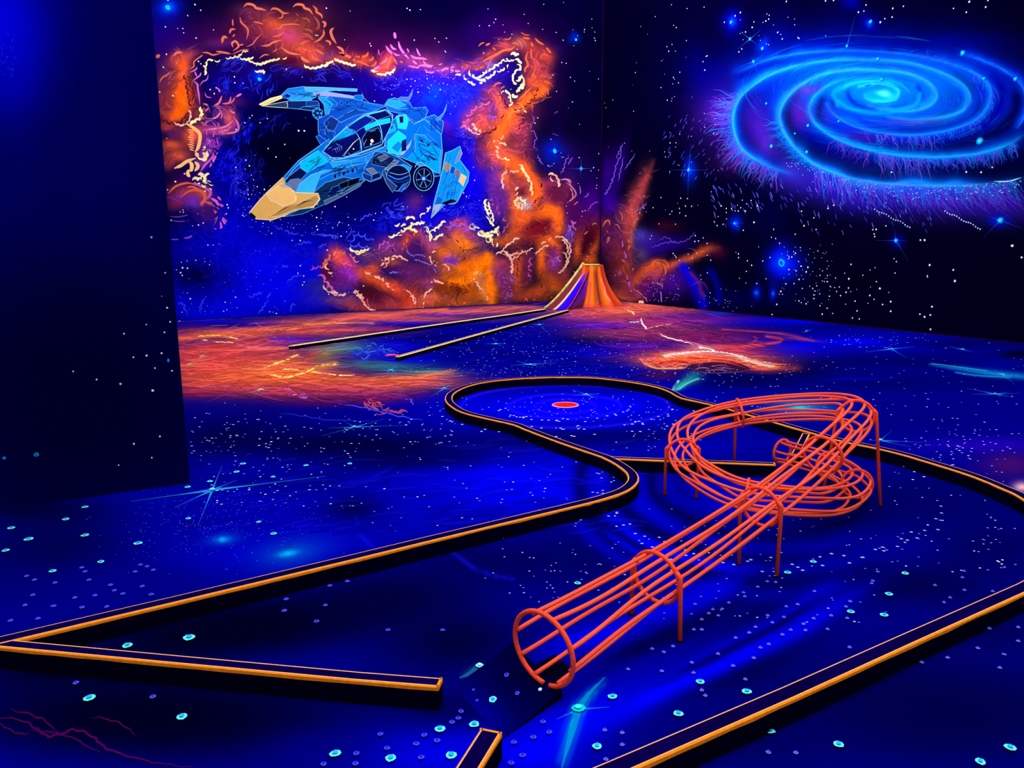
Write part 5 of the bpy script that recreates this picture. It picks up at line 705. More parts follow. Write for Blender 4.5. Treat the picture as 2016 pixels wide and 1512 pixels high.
# ------------------------------------------------------------------ painted floor
Fl = Ground('floor', np.r_[np.arange(-6.2, -2.0, 0.08), np.arange(-2.0, WALL_X+.001, 0.024)], np.r_[np.arange(-1.2, 0.4, 0.08), np.arange(0.4, WALL_Y+.001, 0.024)], (0, 0, 1), (0, 0, 116), warp=7, seed=21, cells=12)
b = Fl.frame()
BB = (0, 0, 236)
for a in ((980, 960, 240, 80, (0, 0, 226), .95), (1090, 900, 120, 40, (0, 0, 190), .7), (800, 1000, 180, 60, (0, 0, 150), .8), (700, 870, 230, 26, (0, 0, 44), .9), (450, 860, 130, 40, (0, 0, 60), .8), (560, 920, 200, 24, (0, 0, 150), .8), (820, 900, 180, 20, (0, 0, 60), .7), (600, 950, 90, 26, (0, 0, 110), .7), (520, 985, 260, 30, (0, 0, 165), .7),
          (500, 1070, 240, 70, (0, 0, 190), .95), (340, 1040, 160, 60, (0, 0, 150), .8), (700, 1000, 60, 28, (0, 0, 66), .85), (120, 1080, 160, 80, (0, 0, 66), .9), (250, 1150, 180, 40, (0, 0, 110), .8), (60, 1010, 130, 24, (0, 0, 36), .8),
          (470, 1245, 360, 62, (0, 0, 24), 1, -8, 1.5), (760, 1180, 170, 60, (0, 0, 46), .9, -8), (900, 1270, 150, 70, (0, 0, 40), .9), (300, 1420, 420, 90, (0, 0, 26), 1, 0, 1.4), (120, 1330, 200, 40, (0, 0, 30), .9), (860, 1490, 170, 60, (0, 0, 196), .95), (640, 1480, 110, 40, (0, 0, 110), .8), (900, 1400, 120, 36, (0, 0, 60), .8),
          (1110, 800, 240, 44, (0, 0, 230), .97), (1000, 770, 100, 20, (0, 0, 120), .6), (1200, 770, 120, 14, (0, 0, 110), .6), (1100, 865, 180, 20, (0, 0, 60), .7), (1350, 880, 100, 20, (0, 0, 150), .8), (1290, 860, 120, 12, (0, 0, 80), .7),
          (1180, 1090, 220, 60, (0, 0, 70), .7), (960, 1110, 160, 40, (0, 0, 60), .7), (1500, 985, 170, 36, (0, 0, 210), .9), (1400, 965, 90, 30, (0, 0, 170), .8), (1600, 1070, 220, 40, (0, 0, 150), .8), (1650, 1010, 120, 24, (0, 0, 70), .7),
          (1750, 960, 160, 26, (0, 0, 90), .7), (1850, 1000, 190, 50, (0, 0, 84), .9), (1950, 1080, 170, 60, (0, 0, 70), .9), (1760, 1080, 90, 50, (0, 0, 130), .7), (1800, 1150, 160, 40, (0, 0, 60), .9), (1500, 1210, 160, 34, (0, 0, 66), .8, -22), (1250, 1330, 180, 60, (0, 0, 130), .8, -25), (1150, 1420, 130, 60, (0, 0, 220), .95, -30), (1050, 1490, 90, 40, (0, 0, 214), .9), (1450, 1330, 160, 40, (0, 0, 54), .85, -24), (1330, 1420, 150, 30, (0, 0, 110), .7, -24),
          (1850, 1400, 330, 110, (0, 0, 58), .97, 0, 1.4), (1500, 1470, 200, 60, (0, 0, 74), .8), (1980, 1240, 130, 50, (0, 0, 70), .8)): b.blob(*a)
# sweeping bands round the coil
def ell(cx, cy, rx, ry, t0, t1, n=14): return [(cx+rx*math.cos(math.radians(t)), cy+ry*math.sin(math.radians(t))) for t in np.linspace(t0, t1, n)]
for rx, ry, c, w, aa in ((215, 78, (0, 0, 190), 9, .7), (250, 100, (0, 0, 58), 10, .7), (285, 124, (0, 0, 196), 12, .7), (320, 150, (0, 0, 58), 12, .7), (352, 172, (0, 0, 200), 14, .7), (390, 200, (0, 0, 50), 14, .7), (425, 226, (0, 0, 190), 14, .6)): b.soft(ell(1530, 945, rx, ry, 50, 190), w, c, [0, aa*.5, aa, aa, aa])
for p, w, c in (([(1170, 1440), (1290, 1370), (1430, 1290), (1560, 1215), (1660, 1140)], 22, (0, 0, 240)), ([(1300, 1370), (1430, 1310), (1570, 1240), (1720, 1150)], 15, (0, 0, 214)), ([(1280, 1360), (1420, 1290), (1540, 1225), (1640, 1165)], 9, (0, 0, 60)), ([(1040, 1300), (1160, 1262), (1280, 1218), (1420, 1160), (1480, 1110)], 26, (0, 0, 240)), ([(1180, 1310), (1330, 1250), (1480, 1170)], 16, (0, 0, 70)), ([(1190, 1010), (1280, 1070), (1400, 1110), (1500, 1120)], 8, (0, 0, 230)), ([(1170, 1030), (1250, 1085), (1350, 1120)], 8, (0, 0, 200))): b.soft(p, w, c, [.1, .9, .9, .9, .15])
for rx, ry in ((60, 14), (110, 24), (160, 34), (205, 42)): b.soft(ell(1113, 800, rx, ry, 0, 360, 30), 2.4, (30, 10, 250) if rx != 160 else (0, 0, 150), .6, warp=False)
# far lava nebula, left (sheet 1)
b.frame(300, 590, 3.36)
for a in ((1100, 320, 1000, 220, (0, 0, 84), .7), (450, 330, 330, 60, (196, 54, 58), .97), (420, 400, 340, 60, (186, 50, 58), .97), (430, 470, 340, 60, (206, 66, 46), .97), (740, 490, 330, 56, (228, 92, 36), .97), (520, 560, 380, 50, (168, 40, 66), .96), (880, 430, 240, 50, (214, 110, 50), .95), (300, 610, 220, 34, (96, 6, 60), .9), (900, 590, 300, 46, (150, 36, 72), .95), (1240, 560, 260, 44, (176, 58, 58), .95), (1480, 630, 230, 46, (110, 14, 92), .9), (1600, 530, 260, 36, (190, 86, 50), .92), (1820, 500, 200, 26, (164, 104, 84), .85), (1100, 660, 280, 40, (70, 4, 80), .8),
          (1270, 320, 200, 50, (30, 112, 110), .95), (1520, 430, 280, 28, (30, 116, 118), .9), (1150, 370, 70, 56, (110, 130, 66), .85), (1800, 470, 200, 20, (40, 116, 110), .8), (1620, 300, 190, 50, (0, 0, 170), .95), (1480, 370, 160, 34, (0, 10, 170), .85), (1700, 390, 190, 26, (0, 0, 200), .8), (1750, 250, 200, 40, (0, 0, 90), .9), (1250, 270, 90, 24, (110, 40, 110), .6),
          (900, 255, 190, 40, (38, 0, 170), .95), (660, 230, 150, 30, (150, 44, 66), .9), (640, 290, 160, 26, (170, 50, 74), .9), (260, 168, 160, 26, (30, 0, 130), .9), (450, 140, 330, 16, (0, 0, 206), .9), (300, 208, 170, 14, (58, 0, 60), .8), (760, 150, 200, 18, (60, 10, 140), .8), (1180, 190, 300, 26, (150, 44, 80), .95), (1060, 150, 260, 20, (206, 84, 60), .95), (1640, 148, 190, 18, (26, 0, 176), .95), (1900, 92, 170, 16, (40, 10, 210), .95), (1450, 100, 220, 14, (200, 80, 70), .95), (1500, 200, 200, 16, (110, 20, 90), .8)): b.blob(*a)
b.soft([(170, 258), (420, 226), (720, 196), (1000, 178), (1250, 128), (1500, 102), (1960, 66)], [22, 20, 16, 14, 14, 12, 12], (232, 92, 50), .95)
b.soft([(170, 230), (400, 205), (640, 185), (760, 170)], 8, (110, 20, 190), .8)
for p, w, c, aa in (([(170, 350), (500, 340), (760, 330), (900, 322)], 9, (236, 90, 60), .8), ([(170, 430), (450, 420), (640, 390), (900, 350)], 8, (230, 100, 50), .7), ([(200, 515), (500, 520), (900, 540), (1300, 520)], 8, (240, 84, 40), .8), ([(700, 470), (830, 430), (980, 360)], 12, (226, 180, 70), .8), ([(720, 480), (900, 515), (1040, 475), (1220, 430)], 14, (226, 170, 60), .7), ([(660, 470), (740, 470)], 26, (226, 160, 60), .7), ([(1020, 430), (1080, 370), (1090, 330)], 12, (206, 70, 50), .8), ([(540, 300), (640, 318), (900, 320)], 8, (230, 150, 170), .7), ([(560, 262), (700, 250), (860, 290)], 8, (220, 80, 60), .6), ([(1000, 500), (1400, 520), (1800, 500), (2016, 470)], 12, (214, 90, 50), .7), ([(900, 560), (1300, 580), (1700, 540), (1900, 510)], 10, (170, 50, 66), .7), ([(300, 245), (450, 240), (560, 262)], 8, (250, 160, 80), .8), ([(980, 160), (1300, 150), (1450, 155)], 5, (255, 170, 110), .8), ([(900, 195), (1150, 205), (1420, 210)], 6, (240, 100, 70), .8), ([(560, 200), (760, 190), (1000, 215), (1200, 215)], 7, (216, 80, 70), .7), ([(180, 545), (330, 560), (480, 590)], 7, (230, 80, 80), .6)): b.soft(p, w, c, aa)
for x, y, w, c in ((480, 567, 110, (226, 110, 226)), (720, 565, 70, (200, 90, 180))): b.wisps(x, y, w, 8, 20, 36, 7, [c], ang=-15, a=.8)
b.wisps(880, 606, 40, 12, 12, 40, 9, [(214, 110, 236)], ang=20); b.wisps(1060, 638, 140, 12, 28, 40, 10, [(222, 116, 226)], ang=-20); b.wisps(1460, 690, 60, 24, 16, 50, 9, [(236, 90, 60)], ang=35); b.wisps(1580, 745, 90, 10, 14, 50, 8, [(220, 80, 70)], ang=12); b.wisps(1500, 605, 230, 20, 40, 50, 6, [(206, 70, 80)], ang=-12, a=.7); b.wisps(1700, 580, 160, 20, 24, 50, 6, [(206, 70, 70)], ang=-12, a=.7)
b.squig([(1205, 684), (1400, 715), (1600, 765), (1790, 800)], 3, 7, (60, 60, 255)); b.squig([(830, 750), (1000, 770), (1150, 795), (1500, 805)], 2, 4, (50, 50, 240), .8); b.squig([(1670, 655), (1710, 660), (1725, 700)], 4, 8, (90, 70, 255)); b.wisps(1450, 340, 180, 40, 30, 70, 6, [(40, 60, 250), (60, 150, 220)], ang=-6, a=.7); b.wisps(900, 270, 140, 24, 30, 40, 5, [(60, 40, 250)], ang=-10, a=.7)
b.wisps(800, 200, 500, 50, 30, 120, 4, [(255, 150, 90), (255, 120, 80), (250, 190, 130)], ang=-4, a=.6, curve=.06); b.wisps(560, 440, 380, 120, 60, 150, 5, [(250, 120, 60), (230, 90, 50), (170, 30, 40)], ang=-4, a=.5, curve=.06)
b.stroke([(1540, 372), (1590, 366), (1640, 372)], 12, (250, 60, 70))
# far lava nebula, right (sheet 2)
b.frame(1100, 400, 4.032)
for a in ((520, 850, 330, 40, (190, 62, 60), .97), (660, 800, 230, 20, (214, 84, 60), .95), (900, 830, 220, 24, (150, 36, 70), .9), (250, 900, 240, 34, (100, 20, 150), .9), (330, 950, 200, 20, (50, 0, 170), .8), (660, 950, 190, 34, (156, 56, 66), .92), (920, 930, 300, 44, (128, 28, 84), .92), (1000, 905, 150, 26, (80, 18, 170), .85), (660, 1040, 260, 46, (74, 6, 66), .92), (1180, 1050, 280, 50, (78, 8, 70), .92), (1240, 960, 320, 26, (10, 0, 120), .9), (1650, 930, 420, 30, (0, 0, 190), .9), (1260, 874, 120, 14, (0, 40, 220), .9), (250, 1060, 220, 80, (0, 0, 60), .9), (560, 1160, 240, 50, (60, 0, 100), .9), (300, 1180, 260, 40, (0, 0, 170), .7), (1500, 1040, 300, 40, (40, 0, 80), .8), (1900, 1150, 300, 60, (0, 0, 190), .9), (1620, 1180, 150, 30, (30, 0, 170), .8), (1500, 1400, 500, 90, (0, 0, 66), .9), (1900, 1300, 260, 60, (0, 0, 60), .8), (800, 1370, 160, 40, (60, 10, 60), .8),
          (1160, 1235, 480, 44, (238, 78, 40), .98), (860, 1265, 200, 44, (238, 84, 44), .97), (1600, 1285, 200, 36, (232, 80, 50), .97), (1350, 1150, 230, 44, (190, 50, 66), .9), (1150, 1170, 130, 30, (255, 190, 150), .9), (1200, 1205, 300, 16, (255, 150, 110), .9)): b.blob(*a)
b.blob(1160, 1225, 430, 50, (240, 80, 42), .95); b.blob(1262, 1308, 250, 30, (54, 12, 56), 1.0, 2, 2.0)
for p, w, c, aa in (([(800, 1040), (900, 1080), (1050, 1118), (1130, 1150), (1220, 1180)], 9, (255, 180, 150), .9), ([(820, 1215), (950, 1200), (1100, 1184), (1250, 1186), (1400, 1206), (1520, 1240), (1690, 1275)], 12, (255, 226, 200), .95), ([(1370, 1160), (1480, 1138), (1620, 1122), (1740, 1106), (1750, 1080), (1640, 1062)], 11, (196, 50, 66), .9), ([(1270, 1008), (1500, 1018), (1720, 1032), (1900, 1062), (2016, 1092)], 7, (176, 52, 76), .8), ([(1500, 1130), (1560, 1090), (1540, 1070)], 8, (180, 50, 60), .7), ([(680, 1000), (780, 972), (900, 962)], 6, (240, 110, 70), .9), ([(660, 960), (680, 985)], 10, (220, 160, 130), .9), ([(560, 945), (620, 940), (660, 965)], 8, (120, 120, 190), .9), ([(450, 846), (540, 850), (600, 880)], 7, (240, 170, 90), .9), ([(960, 1078), (1020, 1068)], 6, (240, 90, 60), .8), ([(630, 1240), (760, 1310), (980, 1310)], 8, (255, 130, 80), .8), ([(760, 1290), (900, 1260), (1020, 1275)], 8, (150, 30, 30), .8), ([(1050, 1225), (1250, 1228), (1420, 1258), (1480, 1290)], 7, (150, 24, 34), .8), ([(1060, 1210), (1250, 1214), (1420, 1240)], 5, (255, 120, 60), .8)): b.soft(p, w, c, aa)
b.soft([(925, 1492), (985, 1440), (1080, 1380), (1180, 1350)], [18, 34, 46, 40], (34, 150, 130), [.95, .9, .6, .0]); b.soft([(910, 1480), (930, 1440), (950, 1410)], 5, (150, 240, 230), .9, warp=False); b.soft([(950, 1480), (1020, 1430), (1110, 1390)], 6, (90, 210, 190), .8, warp=False)
b.scallop([(830, 1215), (1000, 1195), (1150, 1182), (1300, 1190), (1450, 1220), (1560, 1258), (1690, 1276)], 40, 8, (255, 240, 230), side=1, bulge=.1); b.scallop([(1110, 1140), (1180, 1150), (1240, 1170)], 36, 12, (180, 226, 236), side=-1, bulge=.2); b.squig([(800, 1040), (860, 1068), (960, 1092), (1080, 1130)], 3, 7, (255, 220, 210)); b.scallop([(680, 1002), (780, 975), (890, 962)], 40, 6, (255, 140, 110), side=-1, bulge=.1); b.scallop([(650, 915), (650, 950), (690, 1000)], 24, 12, (236, 220, 200), side=1, bulge=.3); b.scallop([(560, 944), (640, 940)], 24, 8, (170, 210, 240), side=-1, bulge=.2); b.scallop([(540, 850), (590, 860), (600, 884)], 24, 10, (250, 200, 110), side=-1, bulge=.2)
b.wisps(850, 1275, 180, 36, 40, 60, 7, [(255, 120, 70), (200, 40, 30), (255, 160, 100)], ang=6, a=.7, curve=.15); b.wisps(1620, 1285, 170, 30, 30, 60, 6, [(255, 120, 70), (255, 190, 150)], ang=14, a=.7, curve=.1); b.wisps(720, 1220, 130, 30, 40, 26, 5, [(255, 130, 80)], ang=10, a=.8); b.wisps(1760, 1290, 90, 20, 24, 24, 4, [(240, 100, 60)], ang=10, a=.8); b.wisps(1250, 1308, 180, 24, 14, 70, 7, [(140, 100, 130), (110, 60, 100)], ang=4, a=.8, curve=.1)
for rx, ry in ((150, 20), (210, 34), (270, 46)): b.soft(ell(560, 1100, rx, ry, 20, 200), 2.5, (110, 40, 200), .6, warp=False)
b.wisps(560, 830, 420, 60, 40, 120, 5, [(240, 110, 80), (110, 20, 50), (250, 150, 90)], ang=3, a=.55, curve=.08); b.wisps(850, 980, 400, 80, 30, 150, 5, [(190, 60, 70), (50, 0, 50)], ang=2, a=.5, curve=.08)
b.frame()
for a in ((520, 700, 150, 40, (190, 56, 60), .6), (420, 730, 110, 40, (196, 56, 62), .8), (560, 745, 200, 18, (222, 88, 42), .85), (780, 752, 150, 12, (196, 76, 56), .8), (640, 768, 160, 14, (150, 38, 70), .75), (460, 655, 120, 8, (214, 84, 58), .9), (760, 627, 190, 7, (196, 72, 70), .9), (930, 614, 130, 6, (206, 84, 66), .9), (640, 655, 110, 8, (170, 56, 66), .85), (1010, 606, 90, 5, (200, 80, 60), .9),
          (1190, 616, 90, 9, (206, 76, 56), .95), (1260, 606, 80, 8, (214, 88, 58), .95), (1330, 610, 70, 6, (170, 54, 70), .9), (1240, 632, 110, 12, (168, 54, 66), .9), (1290, 650, 120, 14, (130, 40, 70), .85), (1230, 655, 90, 12, (120, 36, 80), .7), (1330, 632, 90, 8, (120, 26, 110), .8), (1400, 625, 90, 6, (90, 16, 120), .7), (1360, 668, 110, 12, (110, 20, 80), .8), (1180, 640, 70, 7, (70, 10, 170), .8), (1420, 690, 100, 12, (170, 44, 70), .7)): b.blob(*a)
lav = lambda c: c[0] > 70
b.texture(358, 640, 900, 790, 900, 70, 3.2, lav, a=.5, k=(.62, 1.3), flow=lambda q: -3+(q[1]-700)*.06, bend=.04); b.texture(600, 600, 1180, 660, 500, 60, 2.0, lav, a=.55, k=(.6, 1.35), flow=lambda q: -4, bend=.03)
b.texture(1100, 600, 1560, 740, 900, 44, 2.4, lav, a=.5, k=(.6, 1.35), flow=lambda q: 4, bend=.05); b.texture(700, 640, 1300, 760, 300, 60, 2.4, lambda c: c[0] < 60 and c[2] > 60, a=.4, k=(.6, 1.5), flow=lambda q: -2, bend=.04)
b.texture(380, 850, 1250, 1050, 160, 90, 9, lambda c: c[2] > 90 and c[0] < 40, a=.25, k=(.7, 1.25), flow=lambda q: -6, bend=.06)
b.frame(300, 590, 3.36)
YL = (250, 206, 96)
for p, w in (([(725, 472), (800, 432), (880, 408), (965, 366)], 9), ([(730, 480), (800, 506), (880, 520), (970, 500), (1040, 478), (1080, 448), (1150, 438), (1215, 430)], 13), ([(860, 466), (930, 466), (1010, 486)], 11), ([(1050, 485), (1140, 490), (1230, 506), (1340, 500)], 11), ([(300, 248), (420, 243), (520, 255), (570, 264)], 6), ([(330, 270), (440, 286), (535, 288)], 7)): b.scallop(p, 40, w, YL, side=1, bulge=.12, gap=.9)
b.frame(1100, 400, 4.032)
cr = [(1262+252*math.cos(t)*(1+.03*math.sin(5*t)), 1310+(30 if math.sin(t) > 0 else 44)*math.sin(t)) for t in np.linspace(0, 2*math.pi, 36, endpoint=False)]
b.lift = .001; b.poly(cr, (46, 10, 50)); b.lift = .002
for p, w, c in (([(1075, 1300), (1160, 1268), (1280, 1264), (1400, 1284), (1500, 1318)], 7, (170, 40, 50)), ([(1010, 1300), (1060, 1262), (1200, 1240), (1380, 1252), (1520, 1310)], 9, (250, 96, 56)), ([(1080, 1320), (1140, 1310), (1200, 1316)], 8, (140, 96, 140)), ([(1200, 1300), (1280, 1290), (1360, 1302)], 7, (120, 70, 110)), ([(1160, 1336), (1260, 1326), (1350, 1336)], 7, (130, 86, 130)), ([(1240, 1312), (1320, 1312), (1400, 1322)], 6, (130, 84, 120)), ([(1030, 1310), (1120, 1344), (1280, 1352), (1440, 1342), (1520, 1322)], 6, (110, 50, 90)), ([(640, 1235), (700, 1290), (800, 1318), (980, 1314), (1020, 1300)], 8, (255, 140, 90)), ([(820, 1292), (900, 1262), (1000, 1262), (1036, 1280)], 8, (150, 26, 30)), ([(740, 1262), (860, 1236), (1000, 1222)], 8, (255, 120, 70)), ([(900, 1308), (960, 1284), (1020, 1282)], 8, (255, 130, 80)), ([(1480, 1232), (1600, 1262), (1720, 1280), (1810, 1282)], 7, (255, 130, 80)), ([(1500, 1300), (1620, 1318), (1760, 1300)], 7, (240, 90, 50))): b.stroke(p, w, c, .9)
b.lift = 0
# right-hand far floor (sheet 3)
b.frame(1550, 480, 4.32)
for a in ((620, 830, 420, 52, (0, 0, 230), .95), (200, 660, 260, 22, (0, 0, 220), .8), (1000, 880, 300, 30, (0, 0, 200), .8), (1500, 900, 380, 40, (0, 0, 120), .8), (1850, 1000, 300, 60, (0, 0, 150), .8), (700, 1010, 600, 40, (0, 0, 76), .85), (900, 1180, 600, 60, (0, 0, 90), .8), (600, 1140, 260, 14, (0, 0, 170), .8), (1700, 1180, 330, 60, (0, 0, 100), .8), (1450, 860, 600, 30, (0, 0, 70), .6), (1960, 935, 130, 26, (0, 0, 30), .9), (30, 1030, 60, 22, (150, 50, 60), .8), (100, 810, 160, 12, (160, 40, 100), .8, 6)): b.blob(*a)
b.soft([(1230, 1018), (1500, 1055), (1750, 1095), (2060, 1125)], [5, 22, 30, 32], (0, 118, 196), [.5, .85, .95, .9]); b.soft([(1230, 1018), (1400, 1040), (1700, 1080)], 4, (60, 180, 190), .8, warp=False); b.soft([(1450, 1090), (1650, 1120), (1900, 1130)], 8, (20, 150, 200), .8)
b.frame(); b.blob(1578, 803, 64, 18, (0, 96, 190), .95); b.blob(1574, 803, 18, 6, (0, 190, 230), .95); b.blob(1950, 880, 130, 16, (30, 0, 170), .7); b.blob(1990, 920, 60, 26, (70, 10, 80), .7); b.blob(2012, 960, 18, 9, (250, 180, 170), .9)
b.blob(574, 1086, 62, 28, (0, 62, 176), .9, -8); b.blob(569, 1086, 18, 7, (0, 180, 236), .95, -8); b.blob(437, 1055, 30, 11, (0, 70, 210), .9, -8); b.blob(437, 1055, 9, 4, (0, 190, 240), .9)
for p in ([(880, 1080), (920, 1110), (960, 1130), (1010, 1140)], [(700, 1020), (715, 1060), (760, 1090)], [(1230, 960), (1236, 990), (1200, 1010)]): b.soft(p, 3, (10, 10, 200), .6, warp=False)
for p, w in (([(-30, 1412), (40, 1420), (75, 1440), (100, 1452), (150, 1439), (185, 1455), (215, 1478), (290, 1500), (380, 1514)], 5), ([(20, 1398), (80, 1416), (110, 1440)], 3.5), ([(180, 1414), (230, 1424), (270, 1450)], 3), ([(60, 1440), (130, 1450), (200, 1486)], 3), ([(-10, 1420), (30, 1444), (60, 1448)], 3)): b.squig(p, 1.2, w, (92, 0, 92), .75)
# cross-shaped stars
for x, y, L, k in ((418, 966, 120, ((7, 2.2), (188, 1.6), (68, .5), (248, .75), (22, .5), (205, .8))), (398, 702, 34, ((-5, 1), (185, 1.2), (40, .7), (225, .8))), (374, 718, 34, ((8, 1.2), (190, .6), (40, .7), (225, .6))), (513, 768, 44, ((12, .8), (195, 1.4), (-8, .9), (225, .6))), (770, 730, 40, ((40, .7), (-25, .8), (180, 1.2), (150, .6), (0, 1))), (874, 766, 44, ((-3, .8), (178, 1), (30, .7), (212, .9))), (698, 842, 60, ((15, 1.2), (195, 1.3), (2, 2.0), (182, 1), (150, .5))), (1044, 718, 46, ((3, 1.3), (183, 1), (14, 1.2), (165, .8), (-8, .8))), (1154, 777, 36, ((4, .9), (184, .9), (158, .8), (-20, .8))), (1062, 639, 20, ((0, .8), (180, .8), (-45, 1.2))), (1733, 867, 44, ((40, .8), (-3, 2.2), (-12, 1.6), (180, .6), (220, .4))), (1755, 687, 44, ((5, 1.2), (187, 1.4), (-30, .9), (165, .6))), (1895, 688, 30, ((-12, .8), (168, 1.2))), (1974, 738, 60, ((-6, .9), (174, 1.3), (-38, .6), (150, .4))), (1959, 776, 56, ((2, 1), (180, 1), (-10, .8), (168, 1.2), (8, .6))), (1588, 652, 14, ((20, 1), (200, .8))), (976, 677, 24, ((0, 1), (180, 1))), (630, 675, 20, ((0, 1), (180, 1)))):
    b.star(x, y, [(a, L*m*.85) for a, m in k], (150, 150, 110) if y < 770 and x < 520 else (40, 150, 230), w=3.0 if y < 900 else 7)
    b.dot(x, y, .022 if y > 900 else .018 if y > 760 else .022, (60, 210, 236), core=(190, 255, 250))
for x, y, c in ((398, 702, 1), (374, 718, 1), (513, 768, 1)): b.dot(x, y, .03, (180, 210, 120), core=(236, 250, 190))
b.soft([(1138, 1397), (1160, 1370), (1190, 1340)], [10, 9, 6], (0, 130, 190), [.95, .8, .3], warp=False); b.soft([(1138, 1397), (1125, 1440), (1108, 1500)], [10, 12, 9], (0, 130, 190), [.95, .8, .5], warp=False); b.star(1138, 1397, ((4, 62), (205, 46)), (30, 140, 220), w=12); b.stroke([(1138, 1397), (1158, 1368), (1190, 1335)], 14, (0, 150, 200), .7, taper=(0, .9)); b.stroke([(1138, 1397), (1126, 1440), (1106, 1512)], 17, (0, 140, 195), .7, taper=(0, .6))
b.dot(1138, 1397, .024, (0, 200, 220), core=(60, 240, 230))
b.stroke([(942, 1315), (926, 1326), (905, 1335)], 16, (30, 130, 150), .6, taper=(.1, .8)); b.dot(944, 1313, .016, (110, 230, 230), core=(200, 255, 250)); b.soft([(942, 1316), (920, 1330)], 8, (10, 70, 110), .8, warp=False)
# dotted stars: near ones ringed cyan, faint violet ones between, dust in the distance
CYN, CYK, VI = (26, 176, 232), (96, 226, 240), (52, 52, 246)
b.frame(0, 900, 2.88)
for x, y, r in [(483, 288, .017), (375, 357, .019), (64, 408, .02), (164, 470, .022), (483, 449, .02), (34, 535, .019), (785, 494, .021), (573, 600, .016), (298, 653, .016), (1068, 354, .015), (1075, 1030, .024), (725, 1075, .02), (508, 1373, .02), (1032, 1480, .019), (1063, 175, .02), (1342, 88, .02), (1378, 42, .02), (1467, 374, .014), (1552, 440, .016), (1192, 142, .018), (1548, 117, .015), (1736, 52, .018), (1983, 42, .018)]: b.dot(x, y, r, CYK, core=CYN)
for x, y in [(152, 682), (197, 703), (312, 720), (505, 704), (187, 790), (142, 848), (304, 853), (425, 805), (466, 860), (540, 792), (650, 764), (808, 740), (697, 783), (870, 648), (797, 618), (834, 628), (767, 658), (627, 733), (858, 787), (60, 936), (216, 924), (606, 857), (464, 635), (484, 657), (430, 1290), (869, 1369), (1623, 814), (1870, 737), (1969, 712), (1845, 849), (1613, 880), (1796, 940)]: b.dot(x, y, .0105, (84, 84, 255), core=(40, 40, 200))
b.frame(600, 1200, 4.032)
for x, y in [(1347, 927), (1072, 962), (243, 1160), (686, 1197), (1160, 1172)]: b.dot(x, y, .0165, CYK, core=CYN)
for x, y in [(95, 104), (663, 176), (1095, 177), (1240, 824), (1170, 910), (950, 1013), (1052, 1056), (655, 1118), (925, 1190), (602, 1006), (1815, 1030), (1660, 1070), (1730, 1175), (1940, 990), (1890, 907), (410, 1160), (150, 1245), (405, 1240), (1640, 1235), (1220, 880), (885, 1083)]: b.dot(x, y, .0095, (70, 70, 255), core=(30, 30, 190))
b.frame(1100, 1100, 2.2009)
for x, y in [(992, 67), (1102, 20), (1500, 70), (1430, 160), (1264, 237), (1410, 252), (613, 542), (815, 585), (234, 606), (518, 680), (165, 823), (915, 756), (1212, 815), (1955, 828), (1825, 890), (82, 113), (486, 14)]: b.dot(x, y, .0155, CYK, core=CYN)
for x, y in [(590, 205), (668, 228), (708, 226), (690, 255), (650, 245), (620, 272), (585, 316), (620, 316), (737, 199), (800, 155), (806, 172), (862, 130), (903, 107), (940, 110), (905, 255), (975, 262), (925, 285), (852, 305), (825, 330), (766, 352), (690, 422), (577, 460), (447, 497), (620, 580), (635, 604), (808, 533), (845, 440), (873, 395), (910, 380), (755, 474), (968, 338), (1005, 318), (1060, 292), (1068, 320), (1165, 315), (1180, 256), (1104, 268), (1250, 267), (1260, 394), (1244, 217), (1262, 194), (1355, 116), (1382, 65), (1360, 105), (1630, 124), (1695, 178), (1668, 198), (1755, 62), (1748, 90), (1757, 145), (1880, 150), (1930, 46), (1572, 460), (1685, 440), (1815, 398), (1865, 312), (1930, 425), (1910, 478), (1990, 302), (1990, 362), (908, 845), (1028, 847), (205, 876), (275, 812), (275, 760), (200, 748), (405, 396), (455, 410), (300, 484), (495, 385), (584, 500), (1108, 146), (1035, 203), (985, 212)]: b.dot(x, y, .0075, (110, 104, 255), core=(50, 50, 220))
b.frame()
def scatter(n, fx, fy, r0, r1, cols):
    for _ in range(n):
        x, y = fx(), fy()
        if y < 600: continue
        b.dot(x, y, RNG.uniform(r0, r1)*.55, cols[RNG.integers(len(cols))])
WV = [(176, 190, 255), (150, 150, 255), (214, 226, 255)]; VV = [(96, 90, 255), (130, 120, 255)]
un, no = RNG.uniform, RNG.normal
scatter(240, lambda: no(1130, 170), lambda: no(685, 26), .009, .02, WV); scatter(130, lambda: no(1000, 120), lambda: no(735, 10), .008, .014, WV+VV); scatter(150, lambda: un(370, 900), lambda: no(850, 22), .008, .018, WV); scatter(110, lambda: un(380, 700), lambda: un(870, 1000), .007, .014, WV+VV)
scatter(420, lambda: no(420, 110), lambda: no(1030, 42), .0025, .005, [(90, 90, 230), (120, 120, 255)]); scatter(90, lambda: un(700, 1220), lambda: un(870, 1040), .007, .013, WV+VV); scatter(130, lambda: no(1110, 140), lambda: no(805, 26), .007, .013, WV); scatter(60, lambda: un(1230, 1380), lambda: un(800, 890), .008, .014, WV); scatter(150, lambda: un(1380, 2016), lambda: un(690, 830), .009, .016, WV); scatter(60, lambda: no(1730, 60), lambda: no(672, 10), .012, .024, WV); scatter(110, lambda: no(1880, 70), lambda: no(880, 28), .008, .015, WV); scatter(70, lambda: un(1270, 1560), lambda: un(700, 750), .012, .02, WV)
